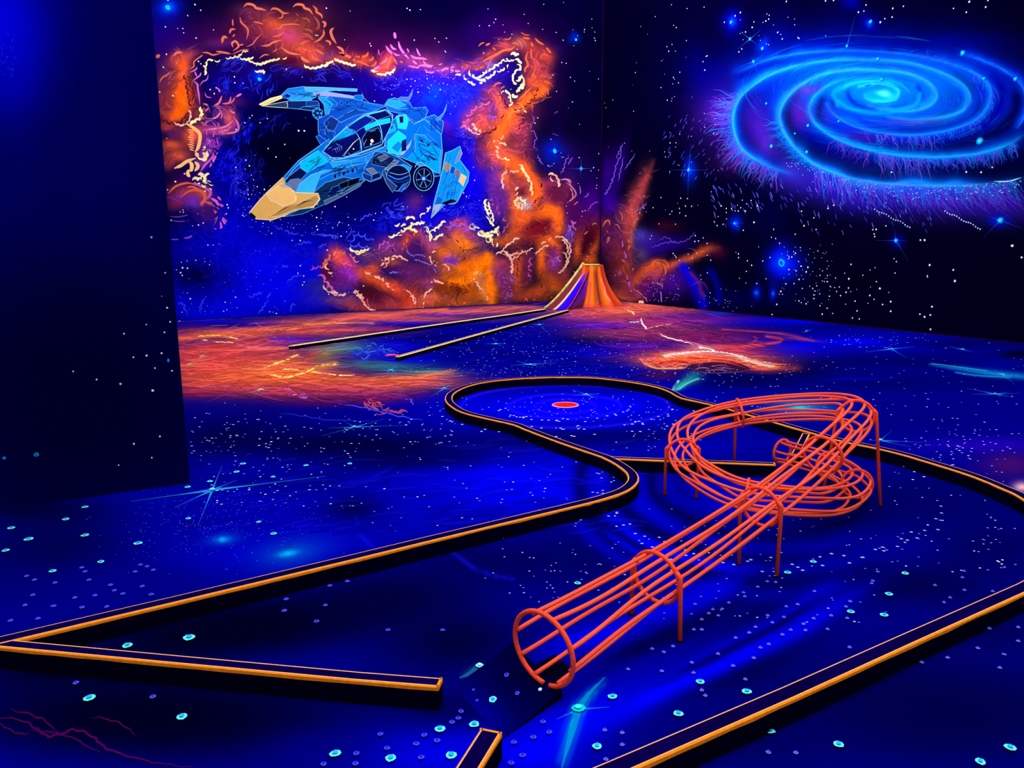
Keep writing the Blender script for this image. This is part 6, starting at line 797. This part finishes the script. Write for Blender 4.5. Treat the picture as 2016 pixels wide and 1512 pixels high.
scatter(80, lambda: un(1750, 2016), lambda: un(930, 1130), .007, .011, WV+VV); scatter(120, lambda: un(1200, 1750), lambda: un(1000, 1230), .006, .010, VV+WV[:2]); scatter(60, lambda: un(950, 1220), lambda: un(1060, 1200), .006, .009, VV+WV[:2]); scatter(60, lambda: un(380, 1000), lambda: un(640, 700), .010, .016, WV); scatter(40, lambda: un(900, 1080), lambda: no(655, 12), .012, .022, WV)
for t in np.linspace(20, 190, 60): b.dot(1530+352*math.cos(math.radians(t))+no(0, 8), 945+172*math.sin(math.radians(t))+no(0, 8), .008, (150, 160, 255))
for rx, ry, n in ((130, 30, 26), (215, 46, 34), (262, 62, 22)):
    for _ in range(n): t = un(10, 170); b.dot(1113+rx*math.cos(math.radians(t))+no(0, 5), 800+ry*math.sin(math.radians(t))+no(0, 2), .011, (190, 206, 255))
b.C *= (1+.10*b.n2)[..., None]
# ------------------------------------------------------------------ black partition on the left
Pt = PartWall('wall_left', np.r_[np.arange(-6.2, -1.6, 0.1), np.linspace(-1.6, PART_X, 76)], np.arange(0, 6.4, 0.03), (0, -1, 0), (0, 0, 74), warp=10, seed=5, cells=6)
b = Pt.frame()
for a in ((-10, 60, 110, 150, (0, 0, 232), .97), (20, 160, 60, 110, (0, 0, 190), .7), (160, 330, 180, 150, (0, 0, 84), .7), (180, 760, 320, 240, (0, 0, 42), .95, 0, 1.6), (330, 500, 60, 400, (0, 0, 58), .6), (0, 360, 60, 100, (0, 0, 100), .5)): b.blob(*a)
b.wisps(14, 110, 16, 50, 26, 8, 1.6, [(40, 60, 255)], ang=70, a=.6)
b.frame(0, 600, 3.4354); stars(b, [(1129, 20), (1150, 115, .9), (989, 133, .8), (838, 195), (1111, 186, .9), (1092, 327, 1.3), (991, 343), (901, 354), (1047, 427, .9), (1163, 446, .9), (494, 450, .9), (653, 505), (814, 534, 1.1), (1032, 579, 1.5), (1080, 889, 1.2), (905, 939, 1.2), (1026, 1033), (802, 1083, .8)], .0052)
b.dot(245, 1012, .0125, (0, 150, 230), core=(10, 60, 190)); b.dot(28, 1034, .009, (0, 130, 230)); b.dot(1137, 370, .006, (40, 130, 255)); b.dot(1137, 380, .006, (40, 130, 255))
b.frame(); stars(b, [(298, 467, 1), (325, 537, 1), (318, 583, .7), (353, 632, .8)], .0052, (120, 170, 255))
# the painting goes on past the edges of the view
b = Fl.frame(); scatter(140, lambda: un(2016, 2900), lambda: un(720, 1350), .008, .016, WV+VV); scatter(60, lambda: un(-300, 360), lambda: un(640, 940), .008, .018, WV)
b = Rw.frame(); stars(b, [(un(2016, 2900), un(-60, 660), un(.6, 1)) for _ in range(130)], SRR)
b = Wb.frame(); stars(b, [(un(-60, 340), un(-60, 600), un(.6, 1)) for _ in range(80)], SR)
# ------------------------------------------------------------------ build the shell
for c in (Wb, Rw, Fl, Pt): c.build(M_PAINT)
def box(name, lo, hi, m, parent=None):
    x0, y0, z0 = lo; x1, y1, z1 = hi
    return obj(name, [(x0, y0, z0), (x1, y0, z0), (x1, y1, z0), (x0, y1, z0), (x0, y0, z1), (x1, y0, z1), (x1, y1, z1), (x0, y1, z1)], [(3, 2, 1, 0), (4, 5, 6, 7), (0, 1, 5, 4), (1, 2, 6, 5), (2, 3, 7, 6), (3, 0, 4, 7)], m, parent)
M_DARK = mat('dark_partition_paint', (1, 0, 22)); M_SEAM = mat('dark_seam_paint', (30, 2, 40))
box('trim_1', (WALL_X-.022, WALL_Y-.022, 0), (WALL_X-.0065, WALL_Y-.0065, 8.35), M_SEAM)['kind'] = 'structure'
o = box('trim_2', (-6.2, PART_Y+.004, 0), (PART_X, PART_Y+.14, 6.36), M_DARK); o['kind'] = 'structure'
box('baseboard_back', (-2.5, WALL_Y-.012, 0), (WALL_X-.03, WALL_Y-.006, .014), M_SEAM)['kind'] = 'structure'
box('baseboard_right', (WALL_X-.012, 2.1, 0), (WALL_X-.0065, WALL_Y-.03, .014), M_SEAM)['kind'] = 'structure'
# small pale block at the foot of the right wall
pb = at(1286.5, 596.5); pb[0] = WALL_X-.05
blk = empty('pale_floor_block', (pb[0], pb[1], 0), 'tiny cream block on two feet at the foot of the right wall', 'block')
M_BLK = mat('cream_block_paint', (255, 206, 190), noise=.3, scale=30)
vb = [(-.025, -.07, .018), (.025, -.07, .018), (.025, .07, .018), (-.025, .07, .018), (-.02, -.062, .062), (.02, -.062, .062), (.02, .056, .066), (-.02, .056, .066)]
obj('body', vb, [(3, 2, 1, 0), (4, 5, 6, 7), (0, 1, 5, 4), (1, 2, 6, 5), (2, 3, 7, 6), (3, 0, 4, 7)], M_BLK, blk)
for y in (-.045, .045): box('foot', (-.018, y-.012, 0), (.018, y+.012, .0185), M_BLK, blk)
# ------------------------------------------------------------------ kerbs
def offs(path, d):                       # mitred parallel of a plan polyline
    P = np.asarray(path, float)[:, :2]; n = len(P); out = []
    for i in range(n):
        a = P[i]-P[i-1] if i > 0 else P[1]-P[0]
        b = P[i+1]-P[i] if i < n-1 else P[-1]-P[-2]
        a = a/np.linalg.norm(a); b = b/np.linalg.norm(b)
        na, nb = np.array([-a[1], a[0]]), np.array([-b[1], b[0]])
        m = na+nb; m = m/np.linalg.norm(m); out.append(P[i]+m*d/max(0.18, m@na))
    return np.array(out)
def ribbon3(path, prof):                 # prof: list of (side offset, z) swept along the plan path, open
    rows = [np.c_[offs(path, d), np.full(len(path), z)] for d, z in prof]
    n = len(path); V = np.concatenate(rows); F = []
    for j in range(len(prof)-1):
        for i in range(n-1):
            F.append((j*n+i, j*n+i+1, (j+1)*n+i+1, (j+1)*n+i))
    return V, F
def kerb(path, w, h, c, label, group, edge_m, edge_side, edge_top, name='border_rail', ends=True, top_m=None):
    path = np.asarray(path, float); path[:, 2] = 0; top_m = top_m or (M_EDGE_LIT if edge_m is M_EDGE else edge_m)
    o3 = path[len(path)//2].copy()
    k = empty(name, o3, label, 'border rail', group); k['kind'] = 'thing'
    h2 = w/2
    prof = [(-h2, 0), (-h2, h-c), (-h2+c, h), (h2-c, h), (h2, h-c), (h2, 0)]
    V, F = ribbon3(path, prof); n = len(path)
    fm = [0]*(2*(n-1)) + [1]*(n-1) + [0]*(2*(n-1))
    F += [tuple(j*n for j in range(6)), tuple(j*n+n-1 for j in range(5, -1, -1))]; fm += [0, 0]
    obj('timber', shift(V, o3), F, None, k, mats=[M_KERB, M_KTOP], fmat=fm)
    e = 0.0008
    for s in (-1, 1):
        wob = 1.0
        pr = [(s*(h2+e), h-edge_side), (s*(h2+e), h-c+e), (s*(h2-c+e), h+e), (s*(h2-edge_top), h+e)]
        V, F = ribbon3(path, pr)
        V = np.array(V); m = len(path)
        far = np.clip((np.linalg.norm(path[:, :2], axis=1)-3.0)/2.5, 0, 1)      # the paint line thins out round the far bay
        V[:m, 2] += RNG.normal(0, edge_side*0.07, m) + far*edge_side*.42
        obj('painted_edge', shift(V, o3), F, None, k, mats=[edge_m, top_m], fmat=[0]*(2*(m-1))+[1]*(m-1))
    if ends:
        for a, b in ((0, 1), (-1, -2)):
            p = path[a]; t = path[a]-path[b]; t = t/np.linalg.norm(t); s = np.array([-t[1], t[0], 0])
            q = [(e, h-edge_side), (e, h+e), (-edge_top, h+e)]
            V = [p+t*d+s*sd*(h2+e)+np.array([0, 0, z]) for d, z in q for sd in (-1, 1)]
            obj('painted_end', shift(V, o3), [(0, 1, 3, 2), (2, 3, 5, 4)], edge_m, k)
    return k
def plan(pts, z): return np.array([at(x, y, z) for x, y in pts])

KH = 0.085
strand = [(867, 1343), (700, 1330), (347, 1297.5), (-60, 1259.5)]
strand2 = [(-60, 1274), (347, 1179), (700, 1095.3), (850, 1059)]
curve1 = [(850, 1059), (1048, 1012), (1120, 995), (1172, 982), (1219, 967), (1240, 954), (1247, 941), (1240, 927), (1216, 910), (1192, 898)]
curve2 = [(1192, 898), (1098, 866), (1040, 844), (1014, 834), (965, 823), (920, 812), (897, 801), (883.5, 786.5), (891, 771.5), (924, 757.5), (974, 748.5),
          (1048, 743), (1110, 741.6), (1172, 743), (1247, 751.5), (1298, 761.5), (1324, 771), (1336, 778), (1347, 783)]
curve3 = [(1347, 783), (1419, 799), (1453.6, 808.5), (1589, 847), (1659.5, 866.5), (1723.7, 879.5), (1780, 893), (1825, 906), (1915, 934), (1982, 961), (2016, 977),
          (2085, 1022), (2112, 1070), (2085, 1116), (2016, 1155)]
strand3 = [(2016, 1155), (1785, 1258), (1554, 1362), (1212, 1510), (1060, 1574)]
W1 = list(plan(strand2, KH))
W1 += list(catmull(plan(curve1, KH), 5))[1:] + list(catmull(plan(curve2, KH), 6))[1:]
W1 += list(catmull(plan(curve3, KH), 5))[1:] + list(plan(strand3, KH))[1:]
def densify(P, step):
    out = [P[0]]
    for a, b in zip(P[:-1], P[1:]):
        n = max(1, int(np.linalg.norm(b-a)/step))
        out += [a+(b-a)*k/n for k in range(1, n+1)]
    return np.array(out)
G = 'orange-edged border rails of the fairway'
kerb(densify(W1, 0.09), 0.066, KH, 0.005, 'long dark border rail with orange edges looping round the whole fairway', G, M_EDGE, 0.0145, 0.008)
kerb(densify(plan(strand, KH), 0.09), 0.054, KH-0.001, 0.004,
     'straight orange-edged border rail at lower left, ending in front of the ramp', G, M_EDGE, 0.014, 0.008)
kerb(densify(plan([(967, 1438), (921, 1512), (880, 1578)], KH), 0.05), 0.066, KH, 0.005,
     'short orange-edged rail stub in front of the ramp', G, M_EDGE, 0.0145, 0.008)
kerb(densify(plan([(1203, 900), (1280, 903), (1400, 907.5), (1526, 912)], KH), 0.09), 0.054, KH-0.002, 0.005,
     'straight orange-edged divider rail running from the neck of the long rail to the wire coil', G, M_EDGE, 0.014, 0.009)
kerb(densify(plan([(1587, 853), (1566, 894)], KH), 0.09), 0.054, KH-0.002, 0.005,
     'short divider rail behind the wire coil, branching off the far side of the long rail', G, M_EDGE, 0.014, 0.009)
FH = 0.055
G2 = 'pale-edged rails leading to the volcano'
kerb(densify(plan([(571, 680.5), (700, 662), (850, 640), (1000, 619), (1073, 608)], FH), 0.2), 0.06, FH, 0.006,
     'farther dark rail with a pale gold edge leading to the volcano chute', G2, M_GOLD, 0.014, 0.024)
kerb(densify(plan([(783, 701.5), (900, 669), (1000, 641.5), (1117, 610)], FH), 0.2), 0.066, FH, 0.006,
     'nearer dark rail with a pale gold edge leading to the volcano chute', G2, M_GOLD, 0.012, 0.02)

# ------------------------------------------------------------------ hole
hc = at(1113, 797.6); hr = 0.116
hole = empty('target_hole', hc, 'round red target disc with a pink rim inside the round railed bay', 'golf hole')
def disc(r, z, n=64, r0=0.0):
    a = np.linspace(0, 2*math.pi, n, endpoint=False); V = [(r*math.cos(t), r*math.sin(t), z) for t in a]
    return V, [tuple(range(n))]
def lathe(prof, n=64):
    V = []; F = []
    for r, z in prof:
        for k in range(n): t = 2*math.pi*k/n; V.append((r*math.cos(t), r*math.sin(t), z))
    for j in range(len(prof)-1):
        for k in range(n): a, b = j*n+k, j*n+(k+1) % n; F.append((a, b, b+n, a+n))
    return V, F
M_RED = mat('red_felt', (226, 30, 12), noise=0.45, scale=60); M_PINK = mat('pink_rim_paint', (255, 140, 200))
V, F = disc(hr, 0.003); obj('disc', V, F, M_RED, hole)
V, F = lathe([(hr-0.006, 0.003), (hr-0.005, 0.006), (hr+0.003, 0.006), (hr+0.006, 0.001)]); obj('rim', V, F, M_PINK, hole, smooth=True)

# ------------------------------------------------------------------ wire ball run
TR = 0.104
mouth = at(1069.5, 1277, 0.160)
C0 = np.array([3.50, 3.22])
def pol(a, r, z): return np.array([C0[0]+r*math.cos(math.radians(a)), C0[1]+r*math.sin(math.radians(a)), z])
axis_pts = [mouth, np.array([1.925, 2.288, 0.207]), np.array([2.68, 2.482, 0.302]), np.array([3.30, 2.668, 0.412]), np.array([3.82, 2.88, 0.51]),
            pol(5, .51, .475), pol(62, .52, .388), pol(110, .50, .325), pol(148.6, .48, .265), pol(180, .50, .218), pol(212.5, .52, .165), pol(262, .49, .125),
            pol(307, .49, .113), pol(340, .515, .108), pol(367, .56, .11), pol(394, .66, .112)]
NS = 10
AX = catmull(axis_pts, NS)
AT = np.gradient(AX, axis=0); AT /= np.linalg.norm(AT, axis=1)[:, None]
run = empty('wire_ball_run', (2.68, 2.482, 0), 'orange-red wire cage tube on legs, climbing from the ramp and coiling back down', 'ball run')
RO = np.array([2.68, 2.482, 0])
def ringpt(i, ang, r):                   # ang from straight up, + to the right of travel
    t = AT[i]; s = np.cross(t, [0, 0, 1.0]); s /= np.linalg.norm(s); u = np.cross(s, t)
    return AX[i] + r*(s*math.sin(ang)+u*math.cos(ang))
rad = np.full(len(AX), TR); k5 = 4*NS
rad[:] = np.interp(np.arange(len(AX)), [0, NS, 2*NS, 3*NS, k5, 8*NS, len(AX)-1], [.130, .104, .092, .096, .090, .086, .080])
for k in range(8):
    a0 = 2*math.pi*(k+0.42)/8
    P = []
    for i in range(len(AX)):
        wob = 0.10*math.sin(i*0.21+k*1.9)+0.06*math.sin(i*0.5+k)
        P.append(ringpt(i, a0+wob, rad[i]-0.010))
    V, F = tube(P, 0.0078, 10); obj('rod', shift(V, RO), F, M_ROD, run, smooth=True)
def hoop(i, a=0.0, b=2*math.pi, r=None, th=0.0085):
    n = 40; V, F = tube([ringpt(i, a+(b-a)*t/n, (r or rad[i])) for t in range(n+1)], th, 10, caps=(b-a) < 6.2)
    return obj('hoop', shift(V, RO), F, M_HOOP, run, smooth=True)
hoop(0, math.radians(-177), math.radians(171))
for i in (NS, 2*NS, 3*NS, 4*NS, 6*NS, 8*NS, 10*NS, 12*NS+3, 14*NS-2, 15*NS): hoop(i)
def leg(i, side, foot):
    top = ringpt(i, side*math.radians(75), rad[i]+0.012); top2 = ringpt(i, side*math.radians(62), rad[i]+0.004)
    f = np.array([foot[0], foot[1], 0.004])
    V, F = tube([top2, top, top*0.97+f*0.03, f], 0.0088, 10); l = obj('leg', shift(V, RO), F, M_HOOP, run, smooth=True)
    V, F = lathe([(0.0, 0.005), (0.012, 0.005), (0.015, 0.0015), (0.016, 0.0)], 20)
    obj('foot_shadow_disc', np.array(V)+shift(f, RO)-np.array([0, 0, 0.004]), F, M_FOOT_SHADOW, l)  # added dark disc, a painted contact shadow round each foot
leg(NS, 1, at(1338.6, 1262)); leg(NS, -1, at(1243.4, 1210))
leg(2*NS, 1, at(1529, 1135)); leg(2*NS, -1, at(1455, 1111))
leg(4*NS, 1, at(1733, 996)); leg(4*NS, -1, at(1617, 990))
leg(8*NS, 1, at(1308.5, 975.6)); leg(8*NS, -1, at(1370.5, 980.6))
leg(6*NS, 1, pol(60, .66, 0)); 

# ------------------------------------------------------------------ entry ramp
M_RAMP = mat('ramp_deep_blue_paint', (6, 2, 70), noise=0.6, scale=5)
tdir = AT[0].copy(); tdir[2] = 0; tdir /= np.linalg.norm(tdir)
rt_top = at(1107, 1358, 0.03); lf_top = at(1008, 1264, 0.03)
rt_bot = at(988, 1457); lf_bot = at(893, 1352)
ramp_o = (rt_bot+lf_bot)/2
ramp = empty('entry_ramp', ramp_o, 'dark blue concave ramp with painted stars leading up into the mouth of the wire tube', 'ramp')
def ramp_z(t): return 0.003 + 0.026*(t**1.8)
NT, NW = 24, 14
V = []; F = []
for i in range(NT+1):
    t = i/NT
    for j in range(NW+1):
        s = j/NW
        lo = rt_bot*(1-s)+lf_bot*s; hi = rt_top*(1-s)+lf_top*s
        p = lo*(1-t)+hi*t; V.append((p[0], p[1], ramp_z(t)))
nt = len(V)
for i in range(NT+1):
    for j in (0, NW): v = V[i*(NW+1)+j]; V.append((v[0], v[1], 0.0))
for i in range(NT):
    for j in range(NW):
        a = i*(NW+1)+j; F.append((a, a+NW+1, a+NW+2, a+1))
nf = len(F)
for i in range(NT):
    for q, j in ((0, 0), (1, NW)):
        F.append((i*(NW+1)+j, (i+1)*(NW+1)+j, nt+2*(i+1)+q, nt+2*i+q))
F.append(tuple([NT*(NW+1)+j for j in range(NW+1)] + [nt+2*NT+1, nt+2*NT]))
q0 = len(V); ea = np.array(V[NT*(NW+1)+2]); eb = np.array(V[NT*(NW+1)+7])      # tongue of the deck inside the tube
for p in (ea, eb, eb+tdir*0.10, ea+tdir*0.10): V.append(tuple(p)); V.append((p[0], p[1], 0.0))
F += [(q0, q0+6, q0+4, q0+2), (q0, q0+1, q0+7, q0+6), (q0+6, q0+7, q0+5, q0+4), (q0+4, q0+5, q0+3, q0+2)]
RAMP_GRID = (np.array(V[:nt]).reshape(NT+1, NW+1, 3))
M_RSIDE = mat('ramp_side_black', (4, 1, 26))
M_RAMP = mat('ramp_deck_paint', attr=True, noise=.1)
RC = []
for i_ in range(NT+1):
    for j_ in range(NW+1):
        t, q = i_/NT, j_/NW
        c = np.array((0, 0, 84.))*(1-t)+np.array((0, 0, 44.))*t
        k = max(0, 1-t*2.6)*(.4+.6*math.sin(3*q+.4)**2); c = c*(1-k)+np.array((0, 0, 128.))*k; RC.append(c)
RC += [np.array((0, 0, 26.))]*(len(V)-len(RC)); RC = lin(np.array(RC))
obj('deck', shift(V, ramp_o), F, None, ramp, smooth=False, mats=[M_RAMP, M_RSIDE], fmat=[0]*nf+[1]*(len(F)-nf), paint=RC)
def ramp_pt(t, s, lift=0.0012):
    lo = rt_bot*(1-s)+lf_bot*s; hi = rt_top*(1-s)+lf_top*s
    p = lo*(1-t)+hi*t; return np.array([p[0], p[1], ramp_z(t)+lift])

def ramp_star(t, q, r, col, core):
    c = ramp_pt(t, q); du = (ramp_pt(min(1, t+.02), q)-ramp_pt(t-.02, q)); du /= np.linalg.norm(du); dv = lf_bot-rt_bot; dv /= np.linalg.norm(dv)
    V_, F_ = [], []
    for k, rad_ in enumerate((r, r*.55)):
        n = 10; V_ += [c+np.array([0, 0, .0012*k])+rad_*(1+.12*math.sin(3*i))*(du*math.cos(2*math.pi*i/n)+dv*math.sin(2*math.pi*i/n)) for i in range(n)]; F_.append(tuple(range(k*n, k*n+n)))
    obj('painted_star', shift(V_, ramp_o), F_, M_STAR, ramp, paint=lin(np.array([col]*10+[core]*10)))
M_STAR = mat('star_paint', attr=True)
for t, q, r, c, k in ((.26, .50, .0155, (96, 226, 240), (26, 150, 220)), (.62, .66, .010, (84, 84, 255), (30, 30, 190)), (.55, .36, .009, (84, 84, 255), (30, 30, 190)), (.80, .20, .008, (170, 220, 255), (200, 240, 255)), (.16, .78, .006, (70, 70, 240), (30, 30, 190)), (.10, .62, .006, (70, 70, 240), (30, 30, 190))): ramp_star(t, q, r, c, k)
# ------------------------------------------------------------------ volcano with its chute
vc = at(1166, 601); vc[2] = 0
vdep = np.linalg.norm((vc-EYE)@FWD)
PXM = FPX/vdep                                       # pixels per metre at the volcano
volcano = empty('volcano', vc, 'orange and red ridged volcano in the corner with a painted chute down its left side', 'volcano')
M_LAVA = mat('lava_paint', attr=True, noise=0.15, scale=9)
a_cam = math.atan2(-vc[1], -vc[0])                   # direction back to the viewer
prof = [(0.0, .600), (.05, .565), (.18, .478), (.35, .392), (.52, .325), (.68, .278), (.82, .248), (.93, .228), (1.0, .222)]
VH = 0.885
NA = 120
V = []; PC = []
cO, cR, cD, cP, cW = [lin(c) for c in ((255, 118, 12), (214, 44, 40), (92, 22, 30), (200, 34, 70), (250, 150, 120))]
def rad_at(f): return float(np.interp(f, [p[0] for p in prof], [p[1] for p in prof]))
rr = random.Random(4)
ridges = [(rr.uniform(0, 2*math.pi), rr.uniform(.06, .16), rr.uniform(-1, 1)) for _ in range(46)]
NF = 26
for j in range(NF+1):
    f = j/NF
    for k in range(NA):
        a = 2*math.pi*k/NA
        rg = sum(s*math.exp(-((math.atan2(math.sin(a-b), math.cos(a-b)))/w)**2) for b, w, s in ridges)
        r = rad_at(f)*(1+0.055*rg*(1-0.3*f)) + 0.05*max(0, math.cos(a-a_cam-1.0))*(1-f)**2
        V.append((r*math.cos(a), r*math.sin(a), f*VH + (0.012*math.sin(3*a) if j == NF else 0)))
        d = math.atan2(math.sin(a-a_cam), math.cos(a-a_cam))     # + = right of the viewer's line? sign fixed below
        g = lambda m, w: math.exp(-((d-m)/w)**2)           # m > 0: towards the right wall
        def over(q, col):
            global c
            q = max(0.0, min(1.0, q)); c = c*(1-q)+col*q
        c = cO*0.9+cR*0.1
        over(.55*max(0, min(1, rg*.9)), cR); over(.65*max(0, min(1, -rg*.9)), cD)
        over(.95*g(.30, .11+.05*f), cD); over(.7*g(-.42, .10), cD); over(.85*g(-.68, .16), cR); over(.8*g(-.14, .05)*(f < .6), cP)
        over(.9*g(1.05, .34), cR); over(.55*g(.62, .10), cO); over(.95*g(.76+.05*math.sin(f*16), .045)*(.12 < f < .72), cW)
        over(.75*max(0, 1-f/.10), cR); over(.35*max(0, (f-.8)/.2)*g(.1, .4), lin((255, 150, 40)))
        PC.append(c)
F = []
for j in range(NF):
    for k in range(NA):
        a, b = j*NA+k, j*NA+(k+1) % NA; F.append((a, b, b+NA, a+NA))
# crater lip and pit
base = len(V)
for r, z in ((.205, VH+.004), (.165, VH-.02), (.10, VH-.12), (.0, VH-.14)):
    for k in range(NA):
        a = 2*math.pi*k/NA; V.append((r*math.cos(a), r*math.sin(a), z)); PC.append(cD*.8 if z < VH-.05 else cO*.5+cD*.5)
top = NF*NA
for q in range(4):
    o0 = top if q == 0 else base+(q-1)*NA; o1 = base+q*NA
    for k in range(NA): F.append((o0+k, o0+(k+1) % NA, o1+(k+1) % NA, o1+k))
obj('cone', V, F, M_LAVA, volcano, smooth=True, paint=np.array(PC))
# pale drips on the right flank
def flank(t, f, lift=.012):
    a = a_cam-(-t); r = rad_at(f)*(1+.03)+lift
    return np.array([r*math.cos(a), r*math.sin(a), f*VH])
M_DRIP = mat('pale_pink_drip_paint', (255, 170, 150), noise=.2)
# chute: swept trough from the crater down to the gate between the far kerbs
g1 = at(1073, 610, 0.0); g2 = at(1115, 612, 0.0); gate = (g1+g2)/2; gate[2] = 0
tip = on = None
lip_l = at(1146, 520, VH); lip_r = at(1172, 519, VH)
def chute_row(t):
    # centre line leaves the crater, drops along the flank and flattens at the gate
    a = at(1157, 524, VH*.97)*np.array([1, 1, 0])
    d = gate-a; p = a+d*t; z = VH*max(0.0, (1-t)**1.3)*0.93+0.012
    return np.array([p[0], p[1], z]), d/np.linalg.norm(d)
CV = []; CC = []; NC = 30; NWc = 12
cB, cB2, cN = lin((46, 6, 225)), lin((30, 0, 110)), lin((150, 50, 60))
rimL, rimR = [], []
for i in range(NC+1):
    t = i/NC; p, d = chute_row(t); s = np.array([d[1], -d[0], 0]); hw = 0.105+0.165*t
    for j in range(NWc+1):
        u = -1+2*j/NWc
        q = p + s*hw*u; q[2] += 0.075*(abs(u)**2.2)*(1-.75*t)
        CV.append(q-vc)
        c = cB*(1-abs(u-.0)*.6)+cB2*abs(u)*.6
        if u > .30: c = lin((110, 34, 46))
        elif u > .12: c = lin((236, 206, 120))
        w = max(0, 1-t*3.0); c = c*(1-w)+cN*w
        CC.append(c)
    for L, u in ((rimL, 1), (rimR, -1)):
        q = p+s*hw*u; q[2] += 0.078*(1-.75*t)+.006; L.append(q-vc)
F = []
for i in range(NC):
    for j in range(NWc):
        a = i*(NWc+1)+j; F.append((a, a+1, a+NWc+2, a+NWc+1))
nq = len(CV)
for i in range(NC+1):                                  # skirt to the floor on both sides
    for j in (0, NWc): v = CV[i*(NWc+1)+j]; CV.append(np.array([v[0], v[1], 0.0])); CC.append(cN*.6)
for i in range(NC):
    for q, j in ((0, 0), (1, NWc)): F.append((i*(NWc+1)+j, (i+1)*(NWc+1)+j, nq+2*(i+1)+q, nq+2*i+q))
ch = obj('chute', CV, F, mat('chute_paint', attr=True, noise=.1), volcano, smooth=True, paint=np.array(CC))
M_RIM = mat('olive_gold_rim_paint', (206, 190, 110), noise=.55, scale=7); M_RIMR = mat('red_rim_paint', (205, 50, 60), noise=.4, scale=9)
V, F = tube(rimL, np.linspace(.034, .022, NC+1), 10); obj('chute_rim', V, F, M_RIM, volcano, smooth=True)
V, F = tube(rimR, np.linspace(.012, .010, NC+1), 10); obj('chute_rim', V, F, M_RIMR, volcano, smooth=True)
lipP = []
for k in range(25):
    a = a_cam-1.15+2.9*k/24*1.0
    lipP.append((.215*math.cos(a-1.0), .215*math.sin(a-1.0), VH+.008))
V, F = tube(lipP, .020, 10); obj('crater_lip', V, F, M_RIM, volcano, smooth=True)
# ------------------------------------------------------------------ light
w = bpy.data.worlds.new('world'); SC.world = w; w.use_nodes = True
w.node_tree.nodes['Background'].inputs['Color'].default_value = (1, 1, 1, 1)
w.node_tree.nodes['Background'].inputs['Strength'].default_value = 0.64
def area(name, loc, target, size, size_y, power, col=(1, 1, 1)):
    l = bpy.data.lights.new(name, 'AREA'); l.shape = 'RECTANGLE'; l.size = size; l.size_y = size_y; l.energy = power; l.color = col
    o = bpy.data.objects.new(name, l); COL.objects.link(o); o.location = loc
    o.rotation_euler = (Vector(target)-Vector(loc)).to_track_quat('-Z', 'Y').to_euler()
    return o
area('fill_panel', (3.0, 8.5, 8.0), (4.6, 16.2, 2.6), 6, 1.6, 600)  # white overhead panels, unseen, added to even out walls, corner and floor
area('fill_panel', (6.5, 11.0, 8.0), (11.7, 10.5, 2.6), 6, 1.6, 360)
area('fill_panel', (8.2, 12.0, 8.0), (11.3, 16.0, 1.4), 3, 1.6, 420)
area('fill_panel', (2.2, 2.0, 8.0), (2.4, 2.4, 0), 7, 4, 700)
